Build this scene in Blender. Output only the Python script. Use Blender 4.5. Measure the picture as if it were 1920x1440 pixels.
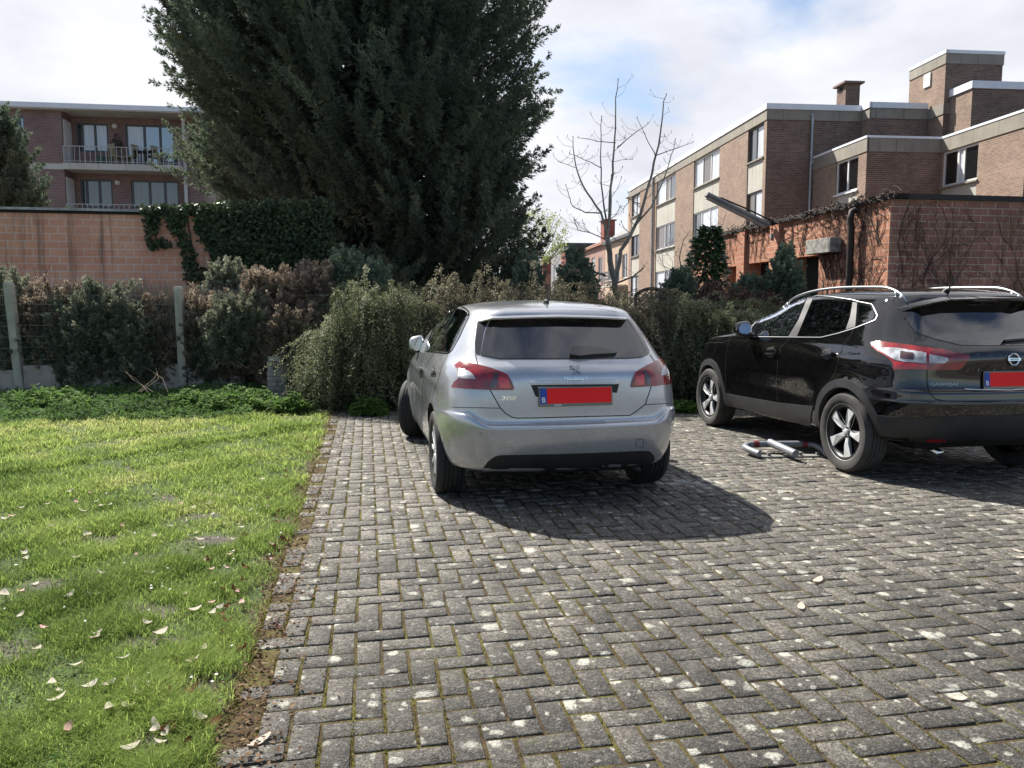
import bpy, bmesh, math, random
import numpy as np
from math import pi, sin, cos, radians, atan, atan2, sqrt, tan
from mathutils import Vector, Matrix
from mathutils.bvhtree import BVHTree
from mathutils.geometry import delaunay_2d_cdt

for o in list(bpy.data.objects):
    bpy.data.objects.remove(o)
S = bpy.context.scene
COL = S.collection
random.seed(7)
RNG = np.random.default_rng(7)

# ------------------------------------------------------------------ camera, sky, sun, exposure
F, CAMH, HORIZON = 1445.0, 1.39, 578.0
PITCH = atan((720 - HORIZON) / F)
cam = bpy.data.cameras.new("camera")
cam.sensor_width = 36.0
cam.lens = 36.0 * F / 1920.0
cam.clip_start, cam.clip_end = 0.05, 3000
camo = bpy.data.objects.new("camera", cam)
camo.location = (0, 0, CAMH)
camo.rotation_euler = (pi / 2 - PITCH, 0, 0)
COL.objects.link(camo)
S.camera = camo

SUN_AZ = (-0.65, 0.76)      # horizontal direction towards the sun
SUN_EL = radians(47)
W = bpy.data.worlds.new("World")
S.world = W
W.use_nodes = True
nt = W.node_tree
for n in list(nt.nodes):
    nt.nodes.remove(n)
def _n(t, **k):
    n = nt.nodes.new(t)
    for a, b in k.items():
        setattr(n, a, b)
    return n
L_ = nt.links.new
out = _n('ShaderNodeOutputWorld'); bg = _n('ShaderNodeBackground')
sky = _n('ShaderNodeTexSky', sky_type='NISHITA', sun_disc=False)
sky.sun_elevation = SUN_EL
sky.sun_rotation = atan2(SUN_AZ[0], SUN_AZ[1])
sky.air_density = 1.0; sky.dust_density = 1.0; sky.ozone_density = 1.5
tc = _n('ShaderNodeTexCoord')
sep = _n('ShaderNodeSeparateXYZ'); L_(tc.outputs['Generated'], sep.inputs[0])
zc = _n('ShaderNodeMath', operation='MAXIMUM'); L_(sep.outputs[2], zc.inputs[0]); zc.inputs[1].default_value = 0.0
za = _n('ShaderNodeMath', operation='ADD'); L_(zc.outputs[0], za.inputs[0]); za.inputs[1].default_value = 0.22
dx = _n('ShaderNodeMath', operation='DIVIDE'); L_(sep.outputs[0], dx.inputs[0]); L_(za.outputs[0], dx.inputs[1])
dy = _n('ShaderNodeMath', operation='DIVIDE'); L_(sep.outputs[1], dy.inputs[0]); L_(za.outputs[0], dy.inputs[1])
cmb = _n('ShaderNodeCombineXYZ'); L_(dx.outputs[0], cmb.inputs[0]); L_(dy.outputs[0], cmb.inputs[1])
mp = _n('ShaderNodeMapping'); L_(cmb.outputs[0], mp.inputs[0]); mp.inputs['Location'].default_value = (1.1, 4.2, 0.0)
no = _n('ShaderNodeTexNoise'); L_(mp.outputs[0], no.inputs['Vector'])
no.inputs['Scale'].default_value = 1.05; no.inputs['Detail'].default_value = 9; no.inputs['Roughness'].default_value = 0.55; no.inputs['Distortion'].default_value = 0.25
rp = _n('ShaderNodeValToRGB'); hz = _n('ShaderNodeMapRange'); L_(zc.outputs[0], hz.inputs[0]); hz.inputs[1].default_value = 0.0; hz.inputs[2].default_value = 0.22; hz.inputs[3].default_value = 0.16; hz.inputs[4].default_value = 0.0
cov = _n('ShaderNodeMath', operation='ADD'); L_(no.outputs['Fac'], cov.inputs[0]); L_(hz.outputs[0], cov.inputs[1])
cf = _n('ShaderNodeMath', operation='MULTIPLY_ADD'); L_(sep.outputs[1], cf.inputs[0]); cf.inputs[1].default_value = 0.125; L_(cov.outputs[0], cf.inputs[2])
cb = _n('ShaderNodeMath', operation='MINIMUM'); L_(sep.outputs[1], cb.inputs[0]); cb.inputs[1].default_value = 0.0
cg = _n('ShaderNodeMath', operation='MULTIPLY_ADD'); L_(cb.outputs[0], cg.inputs[0]); cg.inputs[1].default_value = 0.15; L_(cf.outputs[0], cg.inputs[2])
L_(cg.outputs[0], rp.inputs[0])
rp.color_ramp.elements[0].position = 0.40; rp.color_ramp.elements[1].position = 0.535
no2 = _n('ShaderNodeTexNoise'); L_(mp.outputs[0], no2.inputs['Vector'])
no2.inputs['Scale'].default_value = 2.3; no2.inputs['Detail'].default_value = 6
rc = _n('ShaderNodeValToRGB'); L_(no2.outputs['Fac'], rc.inputs[0])
rc.color_ramp.elements[0].position = 0.32; rc.color_ramp.elements[0].color = (4.8, 4.92, 5.4, 1)
rc.color_ramp.elements[1].position = 0.62; rc.color_ramp.elements[1].color = (6.3, 6.4, 6.75, 1)
mx = _n('ShaderNodeMix', data_type='RGBA')
L_(rp.outputs[0], mx.inputs[0]); L_(sky.outputs[0], mx.inputs[6]); L_(rc.outputs[0], mx.inputs[7])
L_(mx.outputs[2], bg.inputs[0]); bg.inputs[1].default_value = 0.070
L_(bg.outputs[0], out.inputs[0])

sl = bpy.data.lights.new("sun", 'SUN')
sl.energy = 4.7; sl.angle = radians(0.55); sl.color = (1.0, 0.955, 0.87)
so = bpy.data.objects.new("sun", sl); COL.objects.link(so)
sd = Vector((SUN_AZ[0] * cos(SUN_EL), SUN_AZ[1] * cos(SUN_EL), sin(SUN_EL)))
so.rotation_euler = sd.to_track_quat('Z', 'Y').to_euler(); so.location = sd * 60

S.view_settings.view_transform = 'Standard'
S.view_settings.look = 'None'
S.view_settings.exposure = 1.22
S.view_settings.gamma = 1.0
S.render.engine = 'CYCLES'
try:
    S.cycles.use_denoising = True
    S.cycles.denoiser = 'OPENIMAGEDENOISE'
    S.cycles.denoising_prefilter = 'ACCURATE'
except Exception:
    pass
S.cycles.max_bounces = 8
S.cycles.transparent_max_bounces = 12
S.cycles.diffuse_bounces = 3
S.cycles.glossy_bounces = 4
S.cycles.transmission_bounces = 4
S.cycles.caustics_reflective = False
S.cycles.caustics_refractive = False

# ------------------------------------------------------------------ projection helpers (a photo pixel -> a point in the place)
def ray(px, py):
    a, b = (px - 960) / F, (720 - py) / F
    return np.array([a, cos(PITCH) + b * sin(PITCH), -sin(PITCH) + b * cos(PITCH)])
def gnd(px, py, z=0.0):
    d = ray(px, py)
    return d * ((z - CAMH) / d[2]) + np.array([0, 0, CAMH])
def at(px, py, Y):
    d = ray(px, py)
    return d * (Y / d[1]) + np.array([0, 0, CAMH])
def proj(P):
    P = np.asarray(P, float)
    x, y, z = P[..., 0], P[..., 1], P[..., 2] - CAMH
    c = y * cos(PITCH) - z * sin(PITCH); u = y * sin(PITCH) + z * cos(PITCH)
    return np.stack([960 + F * x / c, 720 - F * u / c], -1)

# ------------------------------------------------------------------ object helpers
def tag(o, label=None, cat=None, group=None, kind=None):
    if label: o['label'] = label
    if cat: o['category'] = cat
    if group: o['group'] = group
    if kind: o['kind'] = kind
    return o
def empty(name, loc, label=None, cat=None, group=None, rz=0.0):
    o = bpy.data.objects.new(name, None)
    o.location = loc; o.rotation_euler = (0, 0, rz)
    o.empty_display_size = 0.2
    COL.objects.link(o)
    return tag(o, label, cat, group)
def copy_tree(o, parent=None):
    c = o.copy(); COL.objects.link(c)
    if parent is not None: c.parent = parent
    for ch in list(o.children): copy_tree(ch, c)
    return c
def pw(o):
    m = Vector((0, 0, 0))
    while o is not None:
        m = m + o.location; o = o.parent
    return m

class MB:
    """collects shapes; build() links them as ONE mesh object"""
    def __init__(s): s.v = []; s.f = []; s.m = []; s.n = 0
    def add(s, verts, faces, m=0):
        b = s.n
        verts = [tuple(map(float, p)) for p in verts]
        s.v += verts; s.n += len(verts)
        s.f += [tuple(b + i for i in q) for q in faces]; s.m += [m] * len(faces)
        return s
    def quad(s, a, b, c, d, m=0): return s.add([a, b, c, d], [(0, 1, 2, 3)], m)
    def box(s, lo, hi, m=0):
        x0, y0, z0 = lo; x1, y1, z1 = hi
        return s.add([(x0, y0, z0), (x1, y0, z0), (x1, y1, z0), (x0, y1, z0), (x0, y0, z1), (x1, y0, z1), (x1, y1, z1), (x0, y1, z1)],
                     [(3, 2, 1, 0), (4, 5, 6, 7), (0, 1, 5, 4), (1, 2, 6, 5), (2, 3, 7, 6), (3, 0, 4, 7)], m)
    def obox(s, o, ax, ay, lo, hi, m=0):
        """box in the frame origin o, horizontal axes ax and ay (2D), z up"""
        P = []
        for z in (lo[2], hi[2]):
            for x, y in ((lo[0], lo[1]), (hi[0], lo[1]), (hi[0], hi[1]), (lo[0], hi[1])):
                P.append((o[0] + ax[0] * x + ay[0] * y, o[1] + ax[1] * x + ay[1] * y, (o[2] if len(o) > 2 else 0) + z))
        return s.add(P, [(3, 2, 1, 0), (4, 5, 6, 7), (0, 1, 5, 4), (1, 2, 6, 5), (2, 3, 7, 6), (3, 0, 4, 7)], m)
    def tube(s, pts, r, n=6, m=0, cap=True):
        pts = [Vector(p) for p in pts]
        k = len(pts)
        rs = r if hasattr(r, '__len__') else [r] * k
        ref = None; vs = []
        for i, p in enumerate(pts):
            t = (pts[min(i + 1, k - 1)] - pts[max(i - 1, 0)])
            if t.length < 1e-9: t = Vector((0, 0, 1))
            t.normalize()
            if ref is None:
                ref = t.orthogonal().normalized()
            else:
                ref = (ref - t * ref.dot(t))
                ref = ref.normalized() if ref.length > 1e-6 else t.orthogonal().normalized()
            b = t.cross(ref)
            for j in range(n):
                a = 2 * pi * j / n
                vs.append(p + (ref * cos(a) + b * sin(a)) * rs[i])
        fs = []
        for i in range(k - 1):
            for j in range(n):
                a, b = i * n + j, i * n + (j + 1) % n
                fs.append((a, b, b + n, a + n))
        if cap:
            fs.append(tuple(range(n - 1, -1, -1))); fs.append(tuple((k - 1) * n + j for j in range(n)))
        return s.add(vs, fs, m)
    def lathe(s, prof, o, axis='x', n=32, m=0):
        """prof: (radius, height along the axis)"""
        vs, fs = [], []
        for r, h in prof:
            for j in range(n):
                a = 2 * pi * j / n
                c, d = r * cos(a), r * sin(a)
                p = {'x': (h, c, d), 'y': (c, h, d), 'z': (c, d, h)}[axis]
                vs.append((o[0] + p[0], o[1] + p[1], o[2] + p[2]))
        for i in range(len(prof) - 1):
            for j in range(n):
                a, b = i * n + j, i * n + (j + 1) % n
                fs.append((a, b, b + n, a + n))
        return s.add(vs, fs, m)
    def prism(s, poly, h0, h1, fr, m=0):
        """poly: 2D outline, fr(x, y, h) -> point"""
        k = len(poly)
        vs = [fr(x, y, h0) for x, y in poly] + [fr(x, y, h1) for x, y in poly]
        fs = [tuple(range(k)), tuple(range(2 * k - 1, k - 1, -1))] + [(i, k + i, k + (i + 1) % k, (i + 1) % k) for i in range(k)]
        return s.add(vs, fs, m)
    def build(s, name, mats, parent=None, smooth=False, local=False, bevel=0.0, recalc=True):
        me = bpy.data.meshes.new(name)
        off = Vector((0, 0, 0)) if (local or parent is None) else pw(parent)
        me.from_pydata([(x - off.x, y - off.y, z - off.z) for x, y, z in s.v], [], s.f)
        if not isinstance(mats, (list, tuple)): mats = [mats]
        for q in mats: me.materials.append(q)
        me.polygons.foreach_set('material_index', s.m)
        if recalc or bevel:
            bm = bmesh.new(); bm.from_mesh(me)
            if bevel:
                bmesh.ops.remove_doubles(bm, verts=bm.verts, dist=1e-5)
                es = [e for e in bm.edges if len(e.link_faces) == 2 and e.calc_face_angle(0) > 0.5]
                bmesh.ops.bevel(bm, geom=es, offset=bevel, segments=2, affect='EDGES', profile=0.6, clamp_overlap=True)
            bmesh.ops.recalc_face_normals(bm, faces=bm.faces)
            bm.to_mesh(me); bm.free()
        if smooth:
            me.polygons.foreach_set('use_smooth', [True] * len(me.polygons))
            if smooth != True: me.set_sharp_from_angle(angle=smooth)
        boxuv(me, off)
        o = bpy.data.objects.new(name, me)
        COL.objects.link(o)
        if parent is not None: o.parent = parent
        return o

def boxuv(me, off=(0, 0, 0)):
    """metres along the wall / up the wall as UV"""
    nl = len(me.loops)
    if nl == 0: return
    uv = me.uv_layers.new(name='UVMap')
    co = np.empty(len(me.vertices) * 3); me.vertices.foreach_get('co', co); co = co.reshape(-1, 3) + np.array(off)
    li = np.empty(nl, int); me.loops.foreach_get('vertex_index', li)
    npoly = len(me.polygons)
    nr = np.empty(npoly * 3); me.polygons.foreach_get('normal', nr); nr = nr.reshape(-1, 3)
    lt = np.empty(npoly, int); me.polygons.foreach_get('loop_total', lt)
    N = np.repeat(nr, lt, axis=0); P = co[li]
    h = np.hypot(N[:, 0], N[:, 1])
    flat = np.abs(N[:, 2]) > 0.7
    hx = np.where(flat, 1, -N[:, 1] / np.maximum(h, 1e-9)); hy = np.where(flat, 0, N[:, 0] / np.maximum(h, 1e-9))
    # one consistent direction for opposite faces
    sg = np.where((hx + 0.3 * hy) < 0, -1, 1); hx, hy = hx * sg, hy * sg
    u = P[:, 0] * hx + P[:, 1] * hy
    v = np.where(flat, P[:, 1], P[:, 2])
    uv.data.foreach_set('uv', np.stack([u, v], -1).astype(np.float32).ravel())

def np_mesh(name, V, Fq, mats, parent=None, col=None, smooth=False, nverts=4, uv=None):
    """fast mesh from arrays: V (n,3), Fq (m,k) all faces with k corners; col: per-face value 0..1"""
    me = bpy.data.meshes.new(name)
    off = np.array(pw(parent)) if parent is not None else np.zeros(3)
    V = np.asarray(V, np.float32) - off.astype(np.float32)
    Fq = np.asarray(Fq, np.int32); k = Fq.shape[1]
    me.vertices.add(len(V)); me.vertices.foreach_set('co', V.ravel())
    me.loops.add(Fq.size); me.loops.foreach_set('vertex_index', Fq.ravel())
    me.polygons.add(len(Fq)); me.polygons.foreach_set('loop_start', np.arange(0, Fq.size, k, dtype=np.int32))
    if smooth: me.polygons.foreach_set('use_smooth', np.ones(len(Fq), bool))
    if not isinstance(mats, (list, tuple)): mats = [mats]
    for q in mats: me.materials.append(q)
    me.update(calc_edges=True)
    if col is not None:
        at_ = me.attributes.new('tint', 'FLOAT', 'FACE'); at_.data.foreach_set('value', np.asarray(col, np.float32))
    if uv is not None:
        l = me.uv_layers.new(name='UVMap'); l.data.foreach_set('uv', np.asarray(uv, np.float32).ravel())
    me.validate()
    o = bpy.data.objects.new(name, me); COL.objects.link(o)
    if parent is not None: o.parent = parent
    return o

# ------------------------------------------------------------------ material helpers
class NT:
    def __init__(s, name):
        s.mat = bpy.data.materials.new(name); s.mat.use_nodes = True
        s.t = s.mat.node_tree
        s.b = s.t.nodes['Principled BSDF']; s.o = s.t.nodes['Material Output']
    def n(s, t, **k):
        q = s.t.nodes.new(t)
        for a, b in k.items(): setattr(q, a, b)
        return q
    def l(s, a, b): s.t.links.new(a, b)
    def set(s, **k):
        for a, b in k.items():
            i = s.b.inputs[a.replace('_', ' ')]
            if isinstance(b, bpy.types.NodeSocket): s.l(b, i)
            else: i.default_value = (*b, 1) if isinstance(b, tuple) and len(b) == 3 else b
        return s
    def coord(s, kind='Object'): return s.n('ShaderNodeTexCoord').outputs[kind]
    def mapping(s, vec, scale=(1, 1, 1), rot=(0, 0, 0), loc=(0, 0, 0)):
        m = s.n('ShaderNodeMapping'); s.l(vec, m.inputs[0])
        m.inputs['Scale'].default_value = scale; m.inputs['Rotation'].default_value = rot; m.inputs['Location'].default_value = loc
        return m.outputs[0]
    def noise(s, vec, scale, detail=4, rough=0.5, dist=0.0, out='Fac'):
        q = s.n('ShaderNodeTexNoise'); s.l(vec, q.inputs['Vector'])
        q.inputs['Scale'].default_value = scale; q.inputs['Detail'].default_value = detail
        q.inputs['Roughness'].default_value = rough; q.inputs['Distortion'].default_value = dist
        return q.outputs[out]
    def voro(s, vec, scale, feature='F1', out='Distance', rnd=1.0):
        q = s.n('ShaderNodeTexVoronoi', feature=feature); s.l(vec, q.inputs['Vector'])
        q.inputs['Scale'].default_value = scale; q.inputs['Randomness'].default_value = rnd
        return q.outputs[out]
    def ramp(s, fac, stops, interp='LINEAR'):
        q = s.n('ShaderNodeValToRGB'); s.l(fac, q.inputs[0]); cr = q.color_ramp; cr.interpolation = interp
        while len(cr.elements) < len(stops): cr.elements.new(0.5)
        for e, (p, c) in zip(cr.elements, stops):
            e.position = p; e.color = (c, c, c, 1) if not hasattr(c, '__len__') else (*c[:3], 1)
        return q.outputs[0]
    def mix(s, fac, a, b, mode='MIX'):
        q = s.n('ShaderNodeMix', data_type='RGBA', blend_type=mode); q.clamp_factor = True
        for v, i in ((fac, 0), (a, 6), (b, 7)):
            if isinstance(v, bpy.types.NodeSocket): s.l(v, q.inputs[i])
            else: q.inputs[i].default_value = v if i == 0 else ((*v, 1) if hasattr(v, '__len__') else (v, v, v, 1))
        return q.outputs[2]
    def math(s, op, a, b=0.0, c=0.0, clamp=False):
        q = s.n('ShaderNodeMath', operation=op, use_clamp=clamp)
        for v, i in ((a, 0), (b, 1), (c, 2)):
            if isinstance(v, bpy.types.NodeSocket): s.l(v, q.inputs[i])
            else: q.inputs[i].default_value = v
        return q.outputs[0]
    def attr(s, name, out='Fac'): return s.n('ShaderNodeAttribute', attribute_name=name).outputs[out]
    def bump(s, h, strength=0.3, dist=0.01, normal=None):
        q = s.n('ShaderNodeBump'); q.inputs['Strength'].default_value = strength; q.inputs['Distance'].default_value = dist
        s.l(h, q.inputs['Height'])
        if normal is not None: s.l(normal, q.inputs['Normal'])
        s.l(q.outputs[0], s.b.inputs['Normal']); return q.outputs[0]
    def sepxyz(s, v):
        q = s.n('ShaderNodeSeparateXYZ'); s.l(v, q.inputs[0]); return q.outputs

def simple(name, col, rough=0.6, metal=0.0, coat=0.0, spec=0.5, var=0.0, vscale=3.0, bump=0.0, bscale=60.0, bdist=0.004):
    """one colour with a little wear: var mixes lighter / darker clouds of the same colour"""
    m = NT(name); c = m.coord('Object')
    if var:
        f = m.noise(c, vscale, 6, 0.6)
        lo = tuple(max(0, x * (1 - var)) for x in col); hi = tuple(min(1, x * (1 + var)) for x in col)
        m.set(Base_Color=m.ramp(f, [(0.3, lo), (0.7, hi)]))
    else: m.set(Base_Color=col)
    m.set(Roughness=rough, Metallic=metal)
    m.b.inputs['Specular IOR Level'].default_value = spec
    if coat: m.set(Coat_Weight=coat, Coat_Roughness=0.03)
    if bump: m.bump(m.noise(c, bscale, 5, 0.6), bump, bdist)
    return m.mat

def brick_mat(name, c1, c2, mortar, bw, bh, ms=0.008, stain=None, stain_amt=0.5, offs=0.5, rough=0.9, bump=0.5, streak=0.0, smooth=0.12):
    m = NT(name); uv = m.coord('UV')
    wob = m.noise(uv, 9, 2); 
    b = m.n('ShaderNodeTexBrick'); m.l(uv, b.inputs['Vector'])
    b.offset = offs; b.squash = 1.0
    b.inputs['Color1'].default_value = (*c1, 1); b.inputs['Color2'].default_value = (*c2, 1); b.inputs['Mortar'].default_value = (*mortar, 1)
    b.inputs['Scale'].default_value = 1.0; b.inputs['Mortar Size'].default_value = ms; b.inputs['Mortar Smooth'].default_value = smooth
    b.inputs['Brick Width'].default_value = bw; b.inputs['Row Height'].default_value = bh; b.inputs['Bias'].default_value = 0.0
    fine = m.noise(uv, 34, 6, 0.65)
    col = m.mix(0.35, b.outputs['Color'], m.ramp(fine, [(0.3, 0.25), (0.75, 0.8)]), 'OVERLAY')
    big = m.noise(uv, 0.9, 5, 0.6)
    col = m.mix(0.35, col, m.ramp(big, [(0.3, 0.3), (0.7, 0.68)]), 'OVERLAY')
    if stain:
        f = m.math('MULTIPLY', m.ramp(m.noise(uv, 1.6, 8, 0.7, 0.6), [(0.47, 0), (0.68, 1)]), stain_amt)
        col = m.mix(f, col, stain)
    if streak:
        st = m.noise(m.mapping(uv, (5.5, 0.22, 1)), 1.0, 5, 0.6)
        col = m.mix(m.math('MULTIPLY', m.ramp(st, [(0.56, 0), (0.72, 1)]), streak), col, (0.03, 0.028, 0.025))
    m.set(Base_Color=col, Roughness=rough)
    m.b.inputs['Specular IOR Level'].default_value = 0.25
    h = m.math('ADD', m.math('MULTIPLY', b.outputs['Fac'], -1.0), m.math('MULTIPLY', fine, 0.25))
    m.bump(h, bump, 0.008)
    return m.mat

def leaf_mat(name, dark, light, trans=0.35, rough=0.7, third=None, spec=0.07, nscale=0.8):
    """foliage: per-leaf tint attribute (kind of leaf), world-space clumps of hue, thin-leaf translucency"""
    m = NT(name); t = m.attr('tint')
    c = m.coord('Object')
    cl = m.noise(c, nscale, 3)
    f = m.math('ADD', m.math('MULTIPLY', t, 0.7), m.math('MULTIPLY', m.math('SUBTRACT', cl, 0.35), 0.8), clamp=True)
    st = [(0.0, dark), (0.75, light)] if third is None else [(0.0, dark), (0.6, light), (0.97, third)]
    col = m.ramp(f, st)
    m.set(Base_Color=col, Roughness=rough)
    m.b.inputs['Specular IOR Level'].default_value = spec
    if trans:
        tr = m.n('ShaderNodeBsdfTranslucent'); m.l(m.mix(0.5, col, col, 'ADD'), tr.inputs[0])
        ms = m.n('ShaderNodeMixShader'); ms.inputs[0].default_value = trans
        m.l(m.b.outputs[0], ms.inputs[1]); m.l(tr.outputs[0], ms.inputs[2]); m.l(ms.outputs[0], m.o.inputs[0])
    return m.mat
# ------------------------------------------------------------------ the ground, lawn and paved lot
O = gnd(400, 1440)[:2]
TH = radians(10.6)
UX, VX = np.array([cos(TH), sin(TH)]), np.array([-sin(TH), cos(TH)])
lot = lambda u, v: O + np.multiply.outer(u, UX) + np.multiply.outer(v, VX)
def to_lot(P):
    d = np.asarray(P)[..., :2] - O
    return d @ UX, d @ VX
def wobble(x, y, s=1.0, seed=0.0):
    """cheap smooth noise -1..1"""
    return (np.sin(x * 1.7 * s + seed) * np.cos(y * 1.3 * s - seed * 1.7) + 0.6 * np.sin(x * 3.9 * s - y * 2.7 * s + seed * 2.3) + 0.4 * np.cos(x * 7.3 * s + y * 8.1 * s + seed)) / 2.0
def lawn_z(x, y):
    return 0.012 * wobble(x, y, 0.9) + 0.008 * wobble(x, y, 3.1, 2) + 0.005

def soil_mat():
    m = NT('bare_soil'); c = m.coord('Object'); n = m.noise(c, 6, 8, 0.65); f = m.noise(c, 70, 5, 0.7)
    m.set(Base_Color=m.mix(m.ramp(f, [(0.35, 0), (0.7, 1)]), m.ramp(n, [(0.3, (0.035, 0.03, 0.024)), (0.7, (0.10, 0.09, 0.075))]), (0.14, 0.13, 0.115)), Roughness=0.95)
    m.bump(f, 0.8, 0.01); return m.mat
def lawn_mat():
    m = NT('lawn_turf'); c = m.coord('Object'); n = m.noise(c, 1.3, 6, 0.6); f = m.noise(c, 45, 5, 0.7); s = m.noise(c, 2.6, 6, 0.6)
    g = m.ramp(n, [(0.3, (0.045, 0.085, 0.015)), (0.55, (0.09, 0.13, 0.025)), (0.75, (0.15, 0.15, 0.04))])
    g = m.mix(m.ramp(f, [(0.4, 0), (0.7, 1)]), g, (0.03, 0.045, 0.012))
    g = m.mix(m.ramp(s, [(0.60, 0), (0.68, 1)]), g, (0.085, 0.072, 0.055))
    w = None
    for px_, py_, rx, ry in patches:
        d = m.n('ShaderNodeVectorMath', operation='DISTANCE'); m.l(m.mapping(c, (1 / rx, 1 / ry, 0), loc=(-px_ / rx, -py_ / ry, 0)), d.inputs[0])
        q = m.ramp(m.math('ADD', m.math('MULTIPLY', d.outputs['Value'], 0.5), m.math('MULTIPLY', m.math('SUBTRACT', s, 0.5), 0.5)), [(0.42, 1), (0.62, 0)])
        w = q if w is None else m.math('MAXIMUM', w, q)
    soil = m.mix(m.ramp(m.noise(c, 28, 7, 0.75), [(0.38, 0), (0.62, 1)]), (0.05, 0.042, 0.033), (0.16, 0.14, 0.115))
    g = m.mix(w, g, soil)
    # bare trodden strip along the paving edge
    rel = m.n('ShaderNodeVectorMath', operation='DOT_PRODUCT'); sb = m.n('ShaderNodeVectorMath', operation='SUBTRACT'); m.l(c, sb.inputs[0]); sb.inputs[1].default_value = (O[0], O[1], 0)
    m.l(sb.outputs[0], rel.inputs[0]); rel.inputs[1].default_value = (UX[0], UX[1], 0)
    e = m.ramp(m.math('ADD', rel.outputs['Value'], m.math('MULTIPLY', m.math('SUBTRACT', s, 0.5), 0.5)), [(-0.0, 0), (0.06, 1)])
    e = m.ramp(m.math('ADD', m.math('ADD', rel.outputs['Value'], 0.3), m.math('MULTIPLY', m.math('SUBTRACT', s, 0.5), 0.7)), [(0.12, 0), (0.26, 1)])
    g = m.mix(e, g, m.mix(m.ramp(m.noise(c, 11, 5, 0.7), [(0.45, 0), (0.6, 1)]), (0.065, 0.052, 0.04), (0.12, 0.115, 0.04)))
    m.set(Base_Color=g, Roughness=0.95); m.bump(f, 1.0, 0.03); return m.mat
patches = [(*gnd(278, 1146)[:2], 0.20, 0.11), (*gnd(395, 1290)[:2], 0.17, 0.11), (*gnd(10, 1225)[:2], 0.12, 0.12), (*gnd(300, 1205)[:2], .15, .06), (*gnd(378, 968)[:2], .16, .09), (*gnd(400, 1015)[:2], .18, .09), (*gnd(330, 1045)[:2], .16, .08), (*gnd(120, 1100)[:2], .2, .08), (*gnd(300, 1400)[:2], .14, .08), (*gnd(190, 1010)[:2], .22, .10), (*gnd(440, 930)[:2], .2, .12)]
M_SOIL, M_LAWN = soil_mat(), lawn_mat()

# far ground, one sheet to the horizon
b = MB(); b.quad((-900, -60, -0.05), (900, -60, -0.05), (900, 1500, -0.05), (-900, 1500, -0.05))
tag(b.build('ground', M_SOIL), kind='structure')
# lawn (fine sheet, slightly uneven), left of the paving edge
NX, NY = 130, 150
gu = np.linspace(-14, 0.04, NX); gv = np.linspace(-3.5, 11.2, NY)
U, Vv = np.meshgrid(gu, gv); P = lot(U, Vv)
Z = lawn_z(P[..., 0], P[..., 1]) - 0.004; kb = np.clip((-0.05 - U) / 0.35, 0, 1); Z = Z * kb + (1 - kb) * (-0.001 + 0.004 * wobble(P[..., 0], P[..., 1], 6.0, 3)) - 0.02 * np.clip((U + 0.03) / 0.07, 0, 1)
V = np.concatenate([P, Z[..., None]], -1).reshape(-1, 3)
idx = np.arange(NX * NY).reshape(NY, NX)
Fq = np.stack([idx[:-1, :-1], idx[:-1, 1:], idx[1:, 1:], idx[1:, :-1]], -1).reshape(-1, 4)
tag(np_mesh('lawn', V, Fq, M_LAWN, smooth=True), kind='structure')

# paving bed: moss and grit in the joints
def bed_mat():
    m = NT('mossy_joint'); c = m.coord('Object'); n = m.noise(c, 2.2, 6, 0.6); f = m.noise(c, 120, 5, 0.7); k = m.noise(c, 14, 5, 0.6)
    u = m.ramp(m.math('ADD', m.math('MULTIPLY', k, 0.55), m.math('MULTIPLY', n, 0.45)), [(0.38, (0.055, 0.032, 0.014)), (0.48, (0.11, 0.070, 0.020)), (0.56, (0.15, 0.135, 0.022)), (0.7, (0.22, 0.21, 0.04))])
    m.set(Base_Color=m.mix(m.ramp(f, [(0.4, 0), (0.75, 1)]), u, (0.02, 0.016, 0.01)), Roughness=0.95); m.bump(f, 1.0, 0.02); return m.mat
b = MB(); A = [tuple(lot(np.array(u), np.array(v))) for u, v in ((-0.35, -4), (15, -4), (15, 8.6), (-0.35, 8.6))]
b.quad(*[(x, y, -0.0062) for x, y in A]); tag(b.build('paving_bed', bed_mat()), kind='structure')

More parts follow.
